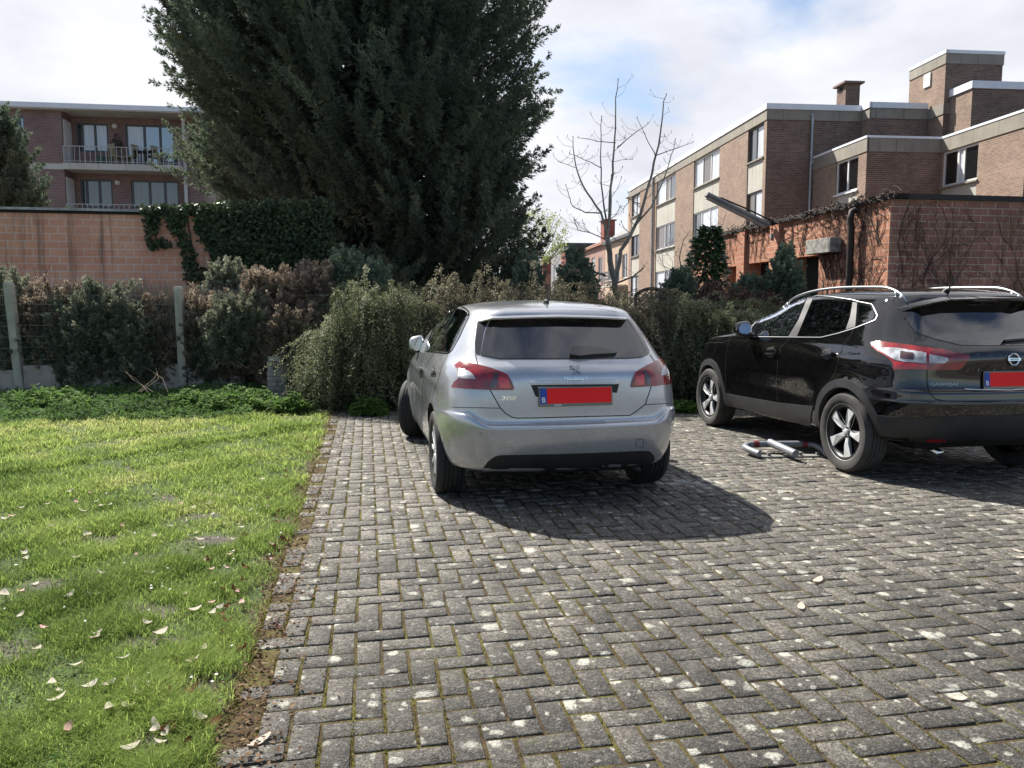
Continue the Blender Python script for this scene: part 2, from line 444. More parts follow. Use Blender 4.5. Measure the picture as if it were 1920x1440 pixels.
# herringbone pavers: real blocks with chamfers, gaps and small tilts
PW, GAP = 0.1035, 0.0135
def paver_mat():
    m = NT('concrete_paver'); c = m.coord('Object'); t = m.attr('tint')
    grit = m.noise(c, 170, 6, 0.75); agg = m.voro(c, 120, 'F1'); n1 = m.noise(c, 1.1, 6, 0.6); n2 = m.noise(c, 9, 7, 0.65)
    base = m.ramp(m.math('ADD', m.math('MULTIPLY', t, 0.42), m.math('MULTIPLY', n1, 0.58)), [(0.2, (0.070, 0.063, 0.053)), (0.5, (0.124, 0.112, 0.094)), (0.8, (0.20, 0.180, 0.149))])
    grit2 = m.noise(c, 75, 6, 0.8)
    base = m.mix(0.9, base, m.ramp(grit, [(0.30, 0.12), (0.5, 0.46), (0.70, 0.92)]), 'OVERLAY')
    base = m.mix(0.85, base, m.ramp(grit2, [(0.34, 0.15), (0.5, 0.5), (0.66, 0.85)]), 'OVERLAY')
    base = m.mix(m.math('MULTIPLY', m.ramp(agg, [(0.16, 1), (0.40, 0)]), 0.75), base, (0.022, 0.021, 0.020))
    base = m.mix(m.math('MULTIPLY', m.ramp(m.voro(m.mapping(c, (1, 1, 1), loc=(3, 5, 0)), 80, 'F1'), [(0.14, 1), (0.28, 0)]), 0.75), base, (0.34, 0.33, 0.31))
    base = m.mix(m.math('MULTIPLY', m.ramp(n2, [(0.48, 0), (0.66, 1)]), 0.6), base, (0.185, 0.175, 0.155))
    base = m.mix(m.math('MULTIPLY', m.ramp(m.noise(c, 5.5, 8, 0.7), [(0.50, 0), (0.68, 1)]), 0.55), base, (0.036, 0.034, 0.031))
    gr3 = m.voro(c, 62, 'F1', out='Color'); gr4 = m.voro(m.mapping(c, (1, 1, 1), loc=(7, 3, 0)), 105, 'F1', out='Color')
    base = m.mix(0.6, base, m.ramp(m.sepxyz(gr3)[0], [(0.0, 0.22), (0.5, 0.5), (1.0, 0.80)]), 'OVERLAY')
    base = m.mix(0.65, base, m.ramp(m.sepxyz(gr4)[0], [(0.0, 0.15), (0.6, 0.5), (0.9, 0.62), (1.0, 0.95)]), 'OVERLAY')
    # darker towards the near end of the lot, broken up by noise
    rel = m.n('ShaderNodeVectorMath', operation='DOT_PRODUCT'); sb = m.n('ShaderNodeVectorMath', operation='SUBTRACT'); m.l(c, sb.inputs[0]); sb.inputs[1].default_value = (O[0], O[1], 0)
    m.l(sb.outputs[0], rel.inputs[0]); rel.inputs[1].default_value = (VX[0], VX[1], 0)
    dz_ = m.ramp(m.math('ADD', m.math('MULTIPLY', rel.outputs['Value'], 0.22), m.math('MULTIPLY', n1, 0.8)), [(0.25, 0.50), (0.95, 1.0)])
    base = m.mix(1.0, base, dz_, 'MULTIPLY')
    # lichen: pale round spots of several sizes, thinned out by patches
    wc = m.n('ShaderNodeVectorMath', operation='ADD'); nv = m.noise(c, 26, 4, 0.6, out='Color')
    sc = m.n('ShaderNodeVectorMath', operation='SCALE'); m.l(nv, sc.inputs[0]); sc.inputs['Scale'].default_value = 0.05
    m.l(c, wc.inputs[0]); m.l(sc.outputs[0], wc.inputs[1]); wv = wc.outputs[0]
    def spots(scale, r, keep, strength):
        v = m.n('ShaderNodeTexVoronoi', feature='F1'); m.l(wv, v.inputs['Vector']); v.inputs['Scale'].default_value = scale
        on = m.ramp(m.sepxyz(v.outputs['Color'])[0], [(keep, 0), (keep + 0.02, 1)])
        d = m.ramp(v.outputs['Distance'], [(r * 0.65, 1), (r, 0)])
        return m.math('MULTIPLY', m.math('MULTIPLY', on, d), strength)
    f = m.math('MAXIMUM', m.math('MAXIMUM', spots(4.2, 0.20, 0.42, 0.9), spots(9.5, 0.27, 0.42, 0.85)), spots(20, 0.26, 0.66, 0.7))
    f = m.math('MULTIPLY', f, m.ramp(m.noise(c, 1.9, 5, 0.6), [(0.30, 0.45), (0.55, 1.0)]))
    f = m.math('MULTIPLY', f, m.ramp(m.noise(c, 90, 5, 0.8), [(0.36, 0.1), (0.54, 1.0)]))
    base = m.mix(f, base, (0.50, 0.49, 0.42))
    # worn white road paint by the parked car
    px_, py_ = gnd(1285, 905)[:2]
    d = m.n('ShaderNodeVectorMath', operation='DISTANCE'); m.l(m.mapping(c, (0.9, 2.0, 0), loc=(-px_ * 0.9, -py_ * 2.0, 0)), d.inputs[0])
    w = m.math('MULTIPLY', m.ramp(d.outputs['Value'], [(0.10, 1), (0.42, 0)]), m.ramp(m.noise(c, 13, 6, 0.7), [(0.46, 0), (0.56, 1)]))
    base = m.mix(m.math('MULTIPLY', w, 0.8), base, (0.5, 0.5, 0.49))
    # moss film in damp patches
    base = m.mix(m.math('MULTIPLY', m.ramp(m.noise(c, 3.3, 8, 0.7), [(0.60, 0), (0.72, 1)]), 0.45), base, (0.075, 0.08, 0.02))
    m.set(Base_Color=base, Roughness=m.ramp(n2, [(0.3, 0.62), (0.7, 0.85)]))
    m.b.inputs['Specular IOR Level'].default_value = 0.4
    m.bump(m.math('ADD', grit, m.math('MULTIPLY', agg, 0.6)), 1.0, 0.006); return m.mat
ii, jj = np.meshgrid(np.arange(-2, 150), np.arange(-40, 88)); ii, jj = ii.ravel(), jj.ravel()
c4 = (ii + jj) % 4
cx = np.concatenate([(ii + 1.0)[c4 == 0], (ii + 0.5)[c4 == 2]]) * PW
cy = np.concatenate([(jj + 0.5)[c4 == 0], (jj + 1.0)[c4 == 2]]) * PW
hz = np.concatenate([np.ones((c4 == 0).sum(), bool), np.zeros((c4 == 2).sum(), bool)])
keep = (cx > 0.045 + 0.03 * np.sin(cy * 3)) & (cx < 14.5) & (cy > -3.8) & (cy < 8.45)
xy = lot(cx, cy); dist = np.hypot(xy[:, 0], xy[:, 1])
keep &= ~((xy[:, 1] < -1.0) & (dist > 6))
cx, cy, hz, xy = cx[keep], cy[keep], hz[keep], xy[keep]
n = len(cx)
hx = np.where(hz, PW, PW / 2) - GAP / 2 + RNG.normal(0, 0.0012, n); hy = np.where(hz, PW / 2, PW) - GAP / 2 + RNG.normal(0, 0.0012, n)
rot = RNG.normal(0, 0.018, n); tx, ty = RNG.normal(0, 0.009, n), RNG.normal(0, 0.009, n); dz = np.clip(RNG.normal(0, 0.0016, n), -.003, .004) + 0.0025 * wobble(xy[:, 0], xy[:, 1], 0.6, 4)
ring = np.array([(-1, -1), (1, -1), (1, 1), (-1, 1)])
Vp = np.zeros((n, 12, 3))
for k, (ins, zz) in enumerate(((0, -0.04), (0, -0.0032), (0.0030, 0.0))):
    for q in range(4):
        lx = ring[q, 0] * (hx - ins); ly = ring[q, 1] * (hy - ins)
        if k == 2: lx = lx + RNG.normal(0, 0.0008, n); ly = ly + RNG.normal(0, 0.0008, n)
        gx = cx + lx * np.cos(rot) - ly * np.sin(rot); gy = cy + lx * np.sin(rot) + ly * np.cos(rot)
        w = lot(gx, gy); Vp[:, k * 4 + q, 0] = w[:, 0]; Vp[:, k * 4 + q, 1] = w[:, 1]
        Vp[:, k * 4 + q, 2] = zz + dz + lx * tx + ly * ty
fb = [(0, 1, 5, 4), (1, 2, 6, 5), (2, 3, 7, 6), (3, 0, 4, 7), (4, 5, 9, 8), (5, 6, 10, 9), (6, 7, 11, 10), (7, 4, 8, 11), (8, 9, 10, 11)]
Fq = (np.arange(n)[:, None, None] * 12 + np.array(fb)[None]).reshape(-1, 4)
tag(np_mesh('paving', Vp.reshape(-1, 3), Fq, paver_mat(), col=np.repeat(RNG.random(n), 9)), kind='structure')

# ------------------------------------------------------------------ leaf and blade builders
def unit(a): return a / np.maximum(np.linalg.norm(a, axis=-1, keepdims=True), 1e-9)
def diamonds(P, D, L, Wd, rng=RNG, fold=0.0, up=None):
    """one thin diamond leaf at each P, along D"""
    n = len(P); D = unit(D); r = rng.normal(size=(n, 3)) if up is None else up + rng.normal(size=(n, 3)) * 0.35
    s = unit(np.cross(D, r)); L = np.broadcast_to(L, (n,))[:, None]; Wd = np.broadcast_to(Wd, (n,))[:, None]
    nn = np.cross(s, D) * fold * Wd
    V = np.stack([P, P + D * L * 0.45 + s * Wd * 0.5 + nn, P + D * L, P + D * L * 0.45 - s * Wd * 0.5 + nn], 1)
    return V.reshape(-1, 3), np.arange(n * 4).reshape(n, 4)
def blades(P, H, Wd, lean, rng=RNG):
    n = len(P); a = rng.random(n) * 2 * pi
    s = np.stack([np.cos(a), np.sin(a), np.zeros(n)], -1); d = np.stack([-np.sin(a), np.cos(a), np.zeros(n)], -1) * lean[:, None]
    b2 = rng.random(n) * 2 * pi; d = d + 0.3 * lean[:, None] * np.stack([np.cos(b2), np.sin(b2), np.zeros(n)], -1)
    Z = np.array([0, 0, 1.0]); H = H[:, None]; Wd = Wd[:, None]
    m = P + Z * H * 0.6 + d * H * 0.35; t = P + Z * H * 0.92 + d * H
    V = np.stack([P - s * Wd / 2, P + s * Wd / 2, m + s * Wd * 0.4, m - s * Wd * 0.4, t + s * Wd * 0.06, t - s * Wd * 0.06], 1)
    f = np.array([(0, 1, 2, 3), (3, 2, 4, 5)])
    return V.reshape(-1, 3), (np.arange(n)[:, None, None] * 6 + f[None]).reshape(-1, 4)

def in_poly(P, poly):
    x, y = P[:, 0], P[:, 1]; r = np.zeros(len(P), bool); k = len(poly)
    for i in range(k):
        x0, y0 = poly[i]; x1, y1 = poly[(i + 1) % k]
        c = ((y0 > y) != (y1 > y)) & (x < (x1 - x0) * (y - y0) / ((y1 - y0) if abs(y1 - y0) > 1e-9 else 1e-9) + x0)
        r ^= c
    return r
def round_poly(poly, it=2, closed=True):
    P = [np.array(p, float) for p in poly]
    for _ in range(it):
        Q = []; k = len(P)
        for i in range(k if closed else k - 1):
            a, b = P[i], P[(i + 1) % k]
            w = 0.25
            Q += [a * (1 - w) + b * w, a * w + b * (1 - w)]
        if not closed: Q = [P[0]] + Q + [P[-1]]
        P = Q
    return [tuple(p) for p in P]
def corner_round(poly, r, n=4):
    """keep straight sides, round each corner by about r pixels"""
    P = [np.array(p, float) for p in poly]; out = []; k = len(P)
    for i in range(k):
        a, b, c = P[i - 1], P[i], P[(i + 1) % k]
        u, v = a - b, c - b; lu, lv = np.linalg.norm(u), np.linalg.norm(v)
        q = min(r, lu * 0.45, lv * 0.45)
        p0, p2 = b + u / lu * q, b + v / lv * q
        for s in np.linspace(0, 1, n): out.append(tuple((1 - s) ** 2 * p0 + 2 * s * (1 - s) * b + s * s * p2))
    return out
def resample(poly, step, closed=True):
    out = []; k = len(poly)
    for i in range(k if closed else k - 1):
        a, b = np.array(poly[i], float), np.array(poly[(i + 1) % k], float)
        m = max(1, int(math.ceil(np.linalg.norm(b - a) / step)))
        for j in range(m): out.append(tuple(a + (b - a) * j / m))
    if not closed: out.append(tuple(poly[-1]))
    return out

# ------------------------------------------------------------------ buildings and walls
M_BR = brick_mat('shaded_brick', (0.215, 0.135, 0.105), (0.13, 0.082, 0.065), (0.30, 0.25, 0.215), 0.22, 0.072, 0.008, stain=(0.09, 0.06, 0.055), stain_amt=0.4)  # block brick for fronts turned from the sun, shade put into the colour
M_BR2 = brick_mat('sunlit_brick', (0.30, 0.205, 0.155), (0.21, 0.14, 0.105), (0.36, 0.31, 0.26), 0.22, 0.072, 0.008, stain=(0.16, 0.11, 0.09), stain_amt=0.35)  # same brick made lighter for the sun-facing sides, sunlight put into the colour
M_BR3 = brick_mat('brown_brick', (0.235, 0.145, 0.13), (0.175, 0.105, 0.098), (0.30, 0.25, 0.23), 0.22, 0.072, 0.008)
M_PALEBR = brick_mat('pale_brick', (0.40, 0.31, 0.27), (0.33, 0.25, 0.22), (0.42, 0.38, 0.35), 0.22, 0.072, 0.010)
M_BLOCK = brick_mat('orange_block', (0.70, 0.37, 0.245), (0.62, 0.305, 0.20), (0.70, 0.53, 0.44), 0.29, 0.138, 0.009, stain=(0.50, 0.24, 0.16), stain_amt=0.6, streak=0.75, bump=0.6)
M_GAR = brick_mat('sunlit_red_block', (0.50, 0.235, 0.15), (0.40, 0.175, 0.11), (0.54, 0.38, 0.29), 0.285, 0.122, 0.008, stain=(0.20, 0.10, 0.06), stain_amt=0.7, bump=0.8)  # lighter copy for the door side, sunlight put into the colour
M_GAR2 = brick_mat('shaded_mossy_red_block', (0.34, 0.175, 0.135), (0.26, 0.125, 0.10), (0.46, 0.37, 0.29), 0.285, 0.122, 0.008, stain=(0.14, 0.09, 0.05), stain_amt=0.8, bump=0.8)  # same block with moss, colour also darkened for the shaded side
def conc(name, c, amt=0.25):
    m = NT(name); uv = m.coord('UV'); n = m.noise(uv, 0.8, 6, 0.6); st = m.noise(m.mapping(uv, (4.5, 0.5, 1)), 1.0, 5, 0.65); f = m.noise(uv, 30, 4, 0.6)
    b = m.n('ShaderNodeTexBrick'); m.l(uv, b.inputs['Vector']); b.offset = 0.0; b.inputs['Scale'].default_value = 1; b.inputs['Brick Width'].default_value = 1.23; b.inputs['Row Height'].default_value = 40; b.inputs['Mortar Size'].default_value = 0.012
    lo = tuple(x * (1 - amt) for x in c); hi = tuple(x * (1 + amt * .6) for x in c)
    col = m.mix(m.math('MULTIPLY', m.ramp(st, [(0.52, 0), (0.74, 1)]), 0.5), m.ramp(n, [(0.3, lo), (0.7, hi)]), tuple(x * 0.4 for x in c))
    col = m.mix(m.math('MULTIPLY', b.outputs['Fac'], 0.7), col, tuple(x * 0.25 for x in c))
    m.set(Base_Color=col, Roughness=0.85); m.bump(f, 0.2, 0.004); return m.mat
M_CONC = conc('concrete_band', (0.27, 0.245, 0.205)); M_PANEL = conc('beige_panel', (0.43, 0.41, 0.36), 0.16)
M_COPE = simple('white_metal_coping', (0.72, 0.74, 0.78), 0.45, var=0.06); M_SLAB = conc('pale_slab', (0.52, 0.50, 0.45), 0.15)
M_WFR = simple('white_window_frame', (0.68, 0.68, 0.68), 0.45); M_GFR = simple('grey_window_frame', (0.075, 0.08, 0.085), 0.5); M_PIPE = simple('zinc_pipe', (0.34, 0.35, 0.37), 0.4, 0.5, var=0.2)
M_ROOF = simple('roof_felt', (0.05, 0.05, 0.05), 0.9); M_DARK = simple('dark_inside', (0.012, 0.012, 0.013), 0.9); M_WHITE = simple('white_board', (0.62, 0.61, 0.58), 0.6, var=0.1)
def bglass(name, col, rough=0.03, ior=1.6):
    m = NT(name); uv = m.coord('UV'); n = m.noise(uv, 0.35, 2); w = m.noise(m.mapping(uv, (9, 0.4, 1)), 1.0, 3)
    lo = tuple(x * 0.75 for x in col)
    m.set(Base_Color=m.mix(m.ramp(w, [(0.35, 0), (0.65, 1)]), lo, col), Roughness=rough); m.b.inputs['IOR'].default_value = ior; m.b.inputs['Specular IOR Level'].default_value = 0.9
    m.bump(n, 0.12, 0.02); return m.mat
G_DARK = bglass('window_dark', (0.012, 0.013, 0.014)); G_CURT = bglass('window_curtain', (0.60, 0.63, 0.68)); G_SKY = bglass('window_sky', (0.05, 0.06, 0.075), ior=2.3); G_BLIND = bglass('window_blind', (0.16, 0.14, 0.12))

def nrm(ax): return (ax[1], -ax[0])
def wall(mb, o, ax, L, z0, z1, ops=(), depth=0.12, m=0):
    """vertical wall from o along ax (outward side = right of ax), with real openings (a0,a1,z0,z1)"""
    n = nrm(ax)
    P = lambda a, z, d=0.0: (o[0] + ax[0] * a - n[0] * d, o[1] + ax[1] * a - n[1] * d, z)
    As = sorted({0, L, *[q for w in ops for q in w[:2] if 0 < q < L]}); Zs = sorted({z0, z1, *[q for w in ops for q in w[2:4] if z0 < q < z1]})
    for a0, a1 in zip(As[:-1], As[1:]):
        for q0, q1 in zip(Zs[:-1], Zs[1:]):
            c, z = (a0 + a1) / 2, (q0 + q1) / 2
            if any(w[0] < c < w[1] and w[2] < z < w[3] for w in ops): continue
            mb.quad(P(a0, q0), P(a1, q0), P(a1, q1), P(a0, q1), m)
    for a0, a1, q0, q1 in ops:
        mb.quad(P(a0, q0), P(a0, q0, depth), P(a0, q1, depth), P(a0, q1), m); mb.quad(P(a1, q0, depth), P(a1, q0), P(a1, q1), P(a1, q1, depth), m)
        mb.quad(P(a0, q1), P(a0, q1, depth), P(a1, q1, depth), P(a1, q1), m); mb.quad(P(a0, q0, depth), P(a0, q0), P(a1, q0), P(a1, q0, depth), m)
def window(parent, o, ax, a0, a1, z0, z1, depth=0.12, div=(0.5,), fr=M_WFR, gl=G_DARK, t=0.06, name='window', transom=None, sill=None, gls=None):
    n = nrm(ax); b = MB(); fo = (o[0] - n[0] * depth, o[1] - n[1] * depth, 0)
    bx = lambda x0, x1, q0, q1, d0=0.0, d1=0.055: b.obox(fo, ax, n, (x0, -0.02 + 0.0, q0), (x1, d1, q1))
    bx(a0, a0 + t, z0, z1); bx(a1 - t, a1, z0, z1); bx(a0 + t, a1 - t, z0, z0 + t); bx(a0 + t, a1 - t, z1 - t, z1)
    xs = [a0 + (a1 - a0) * d for d in div]
    for x in xs: bx(x - t * 0.6, x + t * 0.6, z0 + t, z1 - t, d1=0.05)
    if transom:
        bx(a0 + t, a1 - t, transom - t / 2, transom + t / 2, d1=0.045)
    w = b.build(name, fr, parent)
    xx = [a0] + xs + [a1]
    P = lambda a, z: (fo[0] + ax[0] * a + n[0] * 0.015, fo[1] + ax[1] * a + n[1] * 0.015, z)
    for k in range(len(xx) - 1):
        g = MB(); g.quad(P(xx[k] + t * .3, z0 + t * .3), P(xx[k + 1] - t * .3, z0 + t * .3), P(xx[k + 1] - t * .3, z1 - t * .3), P(xx[k] + t * .3, z1 - t * .3))
        g.build('pane', (gls[k] if gls else gl), w, recalc=False)
    if sill:
        s = MB(); s.obox(fo, ax, n, (a0 - 0.05, -0.02, z0 - 0.06), (a1 + 0.05, depth + 0.06, z0 - 0.002)); s.build('sill', sill, w)
    return w
def strip(b, o, ax, L, z0, z1, proud=0.02, a0=0.0, back=0.06, m=0):
    b.obox((o[0], o[1], 0), ax, nrm(ax), (a0, -back, z0), (L, proud, z1), m)
def V2(o, ax, a): return (o[0] + ax[0] * a, o[1] + ax[1] * a)
neg = lambda v: (-v[0], -v[1])

# ---- long brick apartment block on the right, stepping towards us
DV = np.array([-0.098, 0.9952]); DU = np.array([0.9952, 0.098])
dv, du = tuple(DV), tuple(DU); ndv = neg(dv)
BK = empty('apartment_block', (15, 34, 0), 'long stepped brown brick apartment block with concrete roof bands and white metal edging', 'building')
wm = MB(); band = MB(); cope = MB(); panel = MB(); roof = MB()
C0 = (10.9, 33.0)
C0b = V2(C0, dv, 23.0)
strips = [(0.28, 1.95, (0.55,)), (5.4, 9.15, (0.36, 0.68)), (12.3, 16.2, (0.34, 0.55)), (20.2, 22.3, (0.5,))]
rows = [(8.19, 9.62), (5.42, 6.86), (2.65, 4.09)]
LF = lambda a: 23.0 - a            # the facade runs towards us: wall coordinate from its far end
ops = [(LF(s[1]), LF(s[0]), r[0] - 1.3, r[1]) for s in strips for r in rows]
ops2 = []
for s in strips: ops2.append((LF(s[1]), LF(s[0]), 1.2, 9.62))
wall(wm, C0b, ndv, 23.0, -0.2, 9.64, ops2, 0.14, 1)
for s in strips:
    for k, r in enumerate(rows):
        w = window(BK, C0b, ndv, LF(s[1]), LF(s[0]), r[0], r[1], 0.13, [1 - d for d in s[2]][::-1], M_WFR if len(s[2]) > 1 else M_GFR, t=0.07, gls=random.choices([G_CURT, G_SKY, G_BLIND, G_SKY], k=len(s[2]) + 1), sill=M_CONC)
        lo = r[0] - 1.33 if k < 2 else 1.2
        panel = MB(); panel.obox((*C0b, 0), ndv, nrm(ndv), (LF(s[1]) + .004, -0.12, lo), (LF(s[0]) - .004, -0.035, r[0] - 0.065)); panel.build('facade_panel', M_PANEL, BK)
strip(band, C0b, ndv, 23.02, 9.64, 10.06, 0.03); strip(cope, C0b, ndv, 23.06, 10.06, 10.29, 0.07)
# front gable of the long wing, a step, then on
C1_ = V2(C0, du, 4.13); C2_ = V2(C1_, ndv, 0.61); C3_ = V2(C2_, du, 2.58); T_ = V2(C3_, ndv, 0.95)
for o, ax, L in ((C0, du, 4.13), (C1_, ndv, 0.61), (C2_, du, 2.58), (C3_, ndv, 0.95), (T_, du, 0.55)):
    wall(wm, o, ax, L, -0.2, 9.64, (), m=0 if ax is du else 1); strip(band, o, ax, L + (0.03 if ax is ndv else 0.0), 9.64, 10.06, 0.03, a0=-0.0)
    if o is not T_ and o is not C3_: strip(cope, o, ax, L + (0.07 if ax is ndv else -.07), 10.06, 10.29, 0.07)
roof.add([(*C0, 10.05), (*C1_, 10.05), (*C2_, 10.05), (*C3_, 10.05), (*V2(C3_, dv, 20), 10.05), (*V2(C0, dv, 22.9), 10.05)], [(0, 1, 2, 3, 4, 5)])
# stair tower and the higher wing
Tb = V2(T_, dv, 2.4)
wall(wm, Tb, ndv, 2.4, 10.06, 11.62, (), m=1); wall(wm, T_, du, 2.45, 10.06, 11.62, ()); wall(wm, V2(T_, du, 2.45), dv, 2.4, 10.06, 11.62, (), m=0)
for o, ax, L in ((Tb, ndv, 2.4), (T_, du, 2.45), (V2(T_, du, 2.45), dv, 2.4)):
    strip(band, o, ax, L + 0.03, 11.62, 12.02, 0.03); strip(cope, o, ax, L + 0.05, 12.02, 12.15, 0.05)
roof.add([(*Tb, 12.0), (*T_, 12.0), (*V2(T_, du, 2.45), 12.0), (*V2(Tb, du, 2.45), 12.0)], [(0, 1, 2, 3)])
vent = MB(); vent.obox((*Tb, 0), ndv, nrm(ndv), (1.05, 0.0, 11.0), (1.5, 0.05, 11.55)); vent.build('vent_cover', M_WHITE, BK)
R0 = V2(T_, du, 0.26); R1 = V2(R0, ndv, 1.31)
wall(wm, R0, ndv, 1.31, 6, 10.30, (), m=1); wall(wm, R1, du, 12, 6, 10.30, ())
strip(cope, R0, ndv, 1.36, 10.30, 10.58, 0.06); strip(cope, R1, du, 12, 10.30, 10.58, 0.06)
roof.add([(*R0, 10.4), (*R1, 10.4), (*V2(R1, du, 12), 10.4), (*V2(R0, du, 12), 10.4)], [(0, 1, 2, 3)])
# lower wing, two steps
L0 = V2(C0, du, 2.02); L1 = V2(L0, ndv, 4.2); L2 = V2(L1, du, 2.9); L3 = V2(L2, ndv, 4.2)
zt = 8.08
o1 = (4.2 - 2.19, 4.2 - 0.56, 4.9, 7.60); o2 = (4.2 - 4.10, 4.2 - 2.19, 4.9, 7.56)
wall(wm, L0, ndv, 4.2, -0.2, zt - 0.52, [(o1[0], o1[1], 3.6, zt - 0.53)], 0.12, 1); wall(wm, L1, du, 2.9, -0.2, zt - 0.52)
wall(wm, L2, ndv, 4.2, -0.2, zt - 0.52, [(o2[0], o2[1], 3.6, zt - 0.53)], 0.12, 1); wall(wm, L3, du, 9, -0.2, zt + 0.5)
for o, ax, L in ((L0, ndv, 4.2), (L1, du, 2.9), (L2, ndv, 4.2)):
    strip(band, o, ax, L + (0.03 if ax is ndv else 0), zt - 0.52, zt - 0.03, 0.03); strip(cope, o, ax, L + (0.04 if ax is ndv else -.04), zt - 0.03, zt + 0.05, 0.05)
roof.add([(*L0, zt - .02), (*L1, zt - .02), (*L2, zt - .02), (*L3, zt - .02), (*V2(L3, du, 9), zt - .02), (*V2(L0, du, 12), zt - .02)], [(0, 1, 2, 3, 4, 5)])
window(BK, L0, ndv, o1[0], o1[1], 6.27, zt - 0.53, 0.11, (0.5,), M_WFR, G_DARK, t=0.07, sill=M_COPE)
window(BK, L2, ndv, o2[0], o2[1], 6.27, zt - 0.53, 0.11, (0.42, 0.58), M_WFR, t=0.08, gls=[G_DARK, G_CURT, G_DARK], sill=M_CONC)
for o, q in ((L0, o1), (L2, o2)):
    panel = MB(); panel.obox((*o, 0), ndv, nrm(ndv), (q[0] + .004, -0.11, 3.6), (q[1] - .004, -0.03, 6.20)); panel.build('facade_panel', M_PANEL, BK)
wm.build('wall', [M_BR, M_BR2], BK); band.build('roof_band', M_CONC, BK); cope.build('coping', M_COPE, BK); roof.build('roof', M_ROOF, BK, recalc=False)
dp = MB()
q = V2(C0, du, 1.93); n_ = nrm(du); X = (q[0] + n_[0] * 0.09, q[1] + n_[1] * 0.09)
dp.tube([(X[0] - .05, X[1] + .12, 9.83), (X[0] - .02, X[1], 9.86), (X[0], X[1], 9.75), (X[0], X[1], 7.9)], 0.055, 8); dp.tube([(X[0], X[1], 7.95), (X[0], X[1], 0)], 0.062, 8); dp.tube([(X[0] + .24, X[1] - .1, 8.15), (X[0], X[1], 7.85)], 0.06, 8)
dp.build('downpipe', M_PIPE, BK, smooth=radians(50)); dp = MB()
q = V2(C0b, ndv, LF(16.7)); n_ = nrm(ndv)
dp.tube([(q[0] + n_[0] * .09, q[1] + n_[1] * .09, 10.0), (q[0] + n_[0] * .09, q[1] + n_[1] * .09, 0)], 0.07, 8)
dp.build('downpipe', M_PIPE, BK, smooth=radians(50))
def chimney(parent, o, w, d, z0, z1, mat, cap, ax=du, ay=dv, flue=True):
    b = MB(); b.obox((*o, 0), ax, ay, (0, 0, z0), (w, d, z1)); c = b.build('chimney', mat, parent)
    k = MB(); k.obox((*o, 0), ax, ay, (-0.14, -0.14, z1 + 0.001), (w + .14, d + .14, z1 + 0.09)); k.build('chimney_cap', cap, c)
    if flue:
        k = MB(); k.obox((*o, 0), ax, ay, (-0.006, d * 0.28, z1 - 0.34), (0.02, d * 0.72, z1 - 0.06)); k.build('flue_opening', M_DARK, c)
    return c
chimney(BK, (15.55, 36.4), 0.68, 0.8, 10.0, 12.05, M_BR, M_BR3)

# ---- row of houses further along the same street
def house(o, L, zt, mat, label, wins, D=7.0, pitch=0.0, chim=None, roofm=M_ROOF, fr=M_WFR, balcony=None):
    H = empty('terraced_house', (o[0], o[1], 0), label, 'house', 'row of houses beyond the apartment block')
    ob = V2(o, dv, L); b = MB()
    wall(b, ob, ndv, L, -0.2, zt, [w[:4] for w in wins], 0.12); wall(b, o, du, D, -0.2, zt); wall(b, V2(ob, du, D), neg(du), D, -0.2, zt)
    b.build('wall', mat, H)
    for w in wins: window(H, ob, ndv, *w[:4], 0.11, (0.5,), fr, w[4] if len(w) > 4 else G_SKY, t=0.08)
    r = MB()
    if pitch:
        n_ = nrm(ndv); E0 = (o[0] + n_[0] * .25, o[1] + n_[1] * .25); E1 = V2(E0, dv, L)
        R0_ = V2(V2(o, du, D * .5), dv, 0); R1_ = V2(R0_, dv, L); B0, B1 = V2(o, du, D), V2(ob, du, D)
        r.add([(*E0, zt), (*E1, zt), (*R1_, zt + pitch), (*R0_, zt + pitch), (*B0, zt), (*B1, zt)], [(0, 3, 2, 1), (3, 4, 5, 2), (0, 4, 3), (1, 2, 5)])
        r.obox((*V2(o, n_, 0.25), 0), dv, neg(n_), (0, 0, zt - .22), (L, .24, zt - .003))
    else:
        r.obox((*o, 0), dv, du, (0, -.1, zt), (L, D, zt + .2))
    r.build('roof', roofm, H)
    if chim: chimney(H, V2(V2(o, dv, chim[0]), du, chim[1]), chim[2], chim[3], zt - .2, chim[4], chim[5], M_BR3, flue=False)
    if balcony:
        a0, a1, z = balcony; bb = MB(); bb.obox((*ob, 0), ndv, nrm(ndv), (a0, 0, z - .12), (a1, 1.0, z)); 
        bb.build('balcony_slab', M_SLAB, H); rl = MB()
        for k in range(4): rl.obox((*ob, 0), ndv, nrm(ndv), (a0, 0.96, z + .15 + .25 * k), (a1, 1.0, z + .32 + .25 * k))
        rl.obox((*ob, 0), ndv, nrm(ndv), (a0, 0.9, z), (a0 + .06, 0.96, z + 1.1)); rl.obox((*ob, 0), ndv, nrm(ndv), (a1 - .06, 0.9, z), (a1, 0.96, z + 1.1))
        rl.build('railing', M_GFR, H)
    return H
M_TAN = simple('tan_render', (0.42, 0.31, 0.23), 0.85, var=0.1); M_PINK = brick_mat('pink_brick', (0.36, 0.22, 0.18), (0.30, 0.17, 0.14), (0.38, 0.32, 0.29), 0.22, 0.072)
M_RED = brick_mat('red_brick', (0.27, 0.085, 0.065), (0.22, 0.065, 0.05), (0.28, 0.2, 0.17), 0.22, 0.072); M_SLATE = simple('slate_roof', (0.085, 0.085, 0.095), 0.6, var=0.2); M_TILE = simple('tile_roof', (0.30, 0.15, 0.10), 0.7, var=0.2); M_GREY = simple('grey_render', (0.22, 0.22, 0.23), 0.85, var=0.1)
E0 = V2(C0, dv, 23.1)
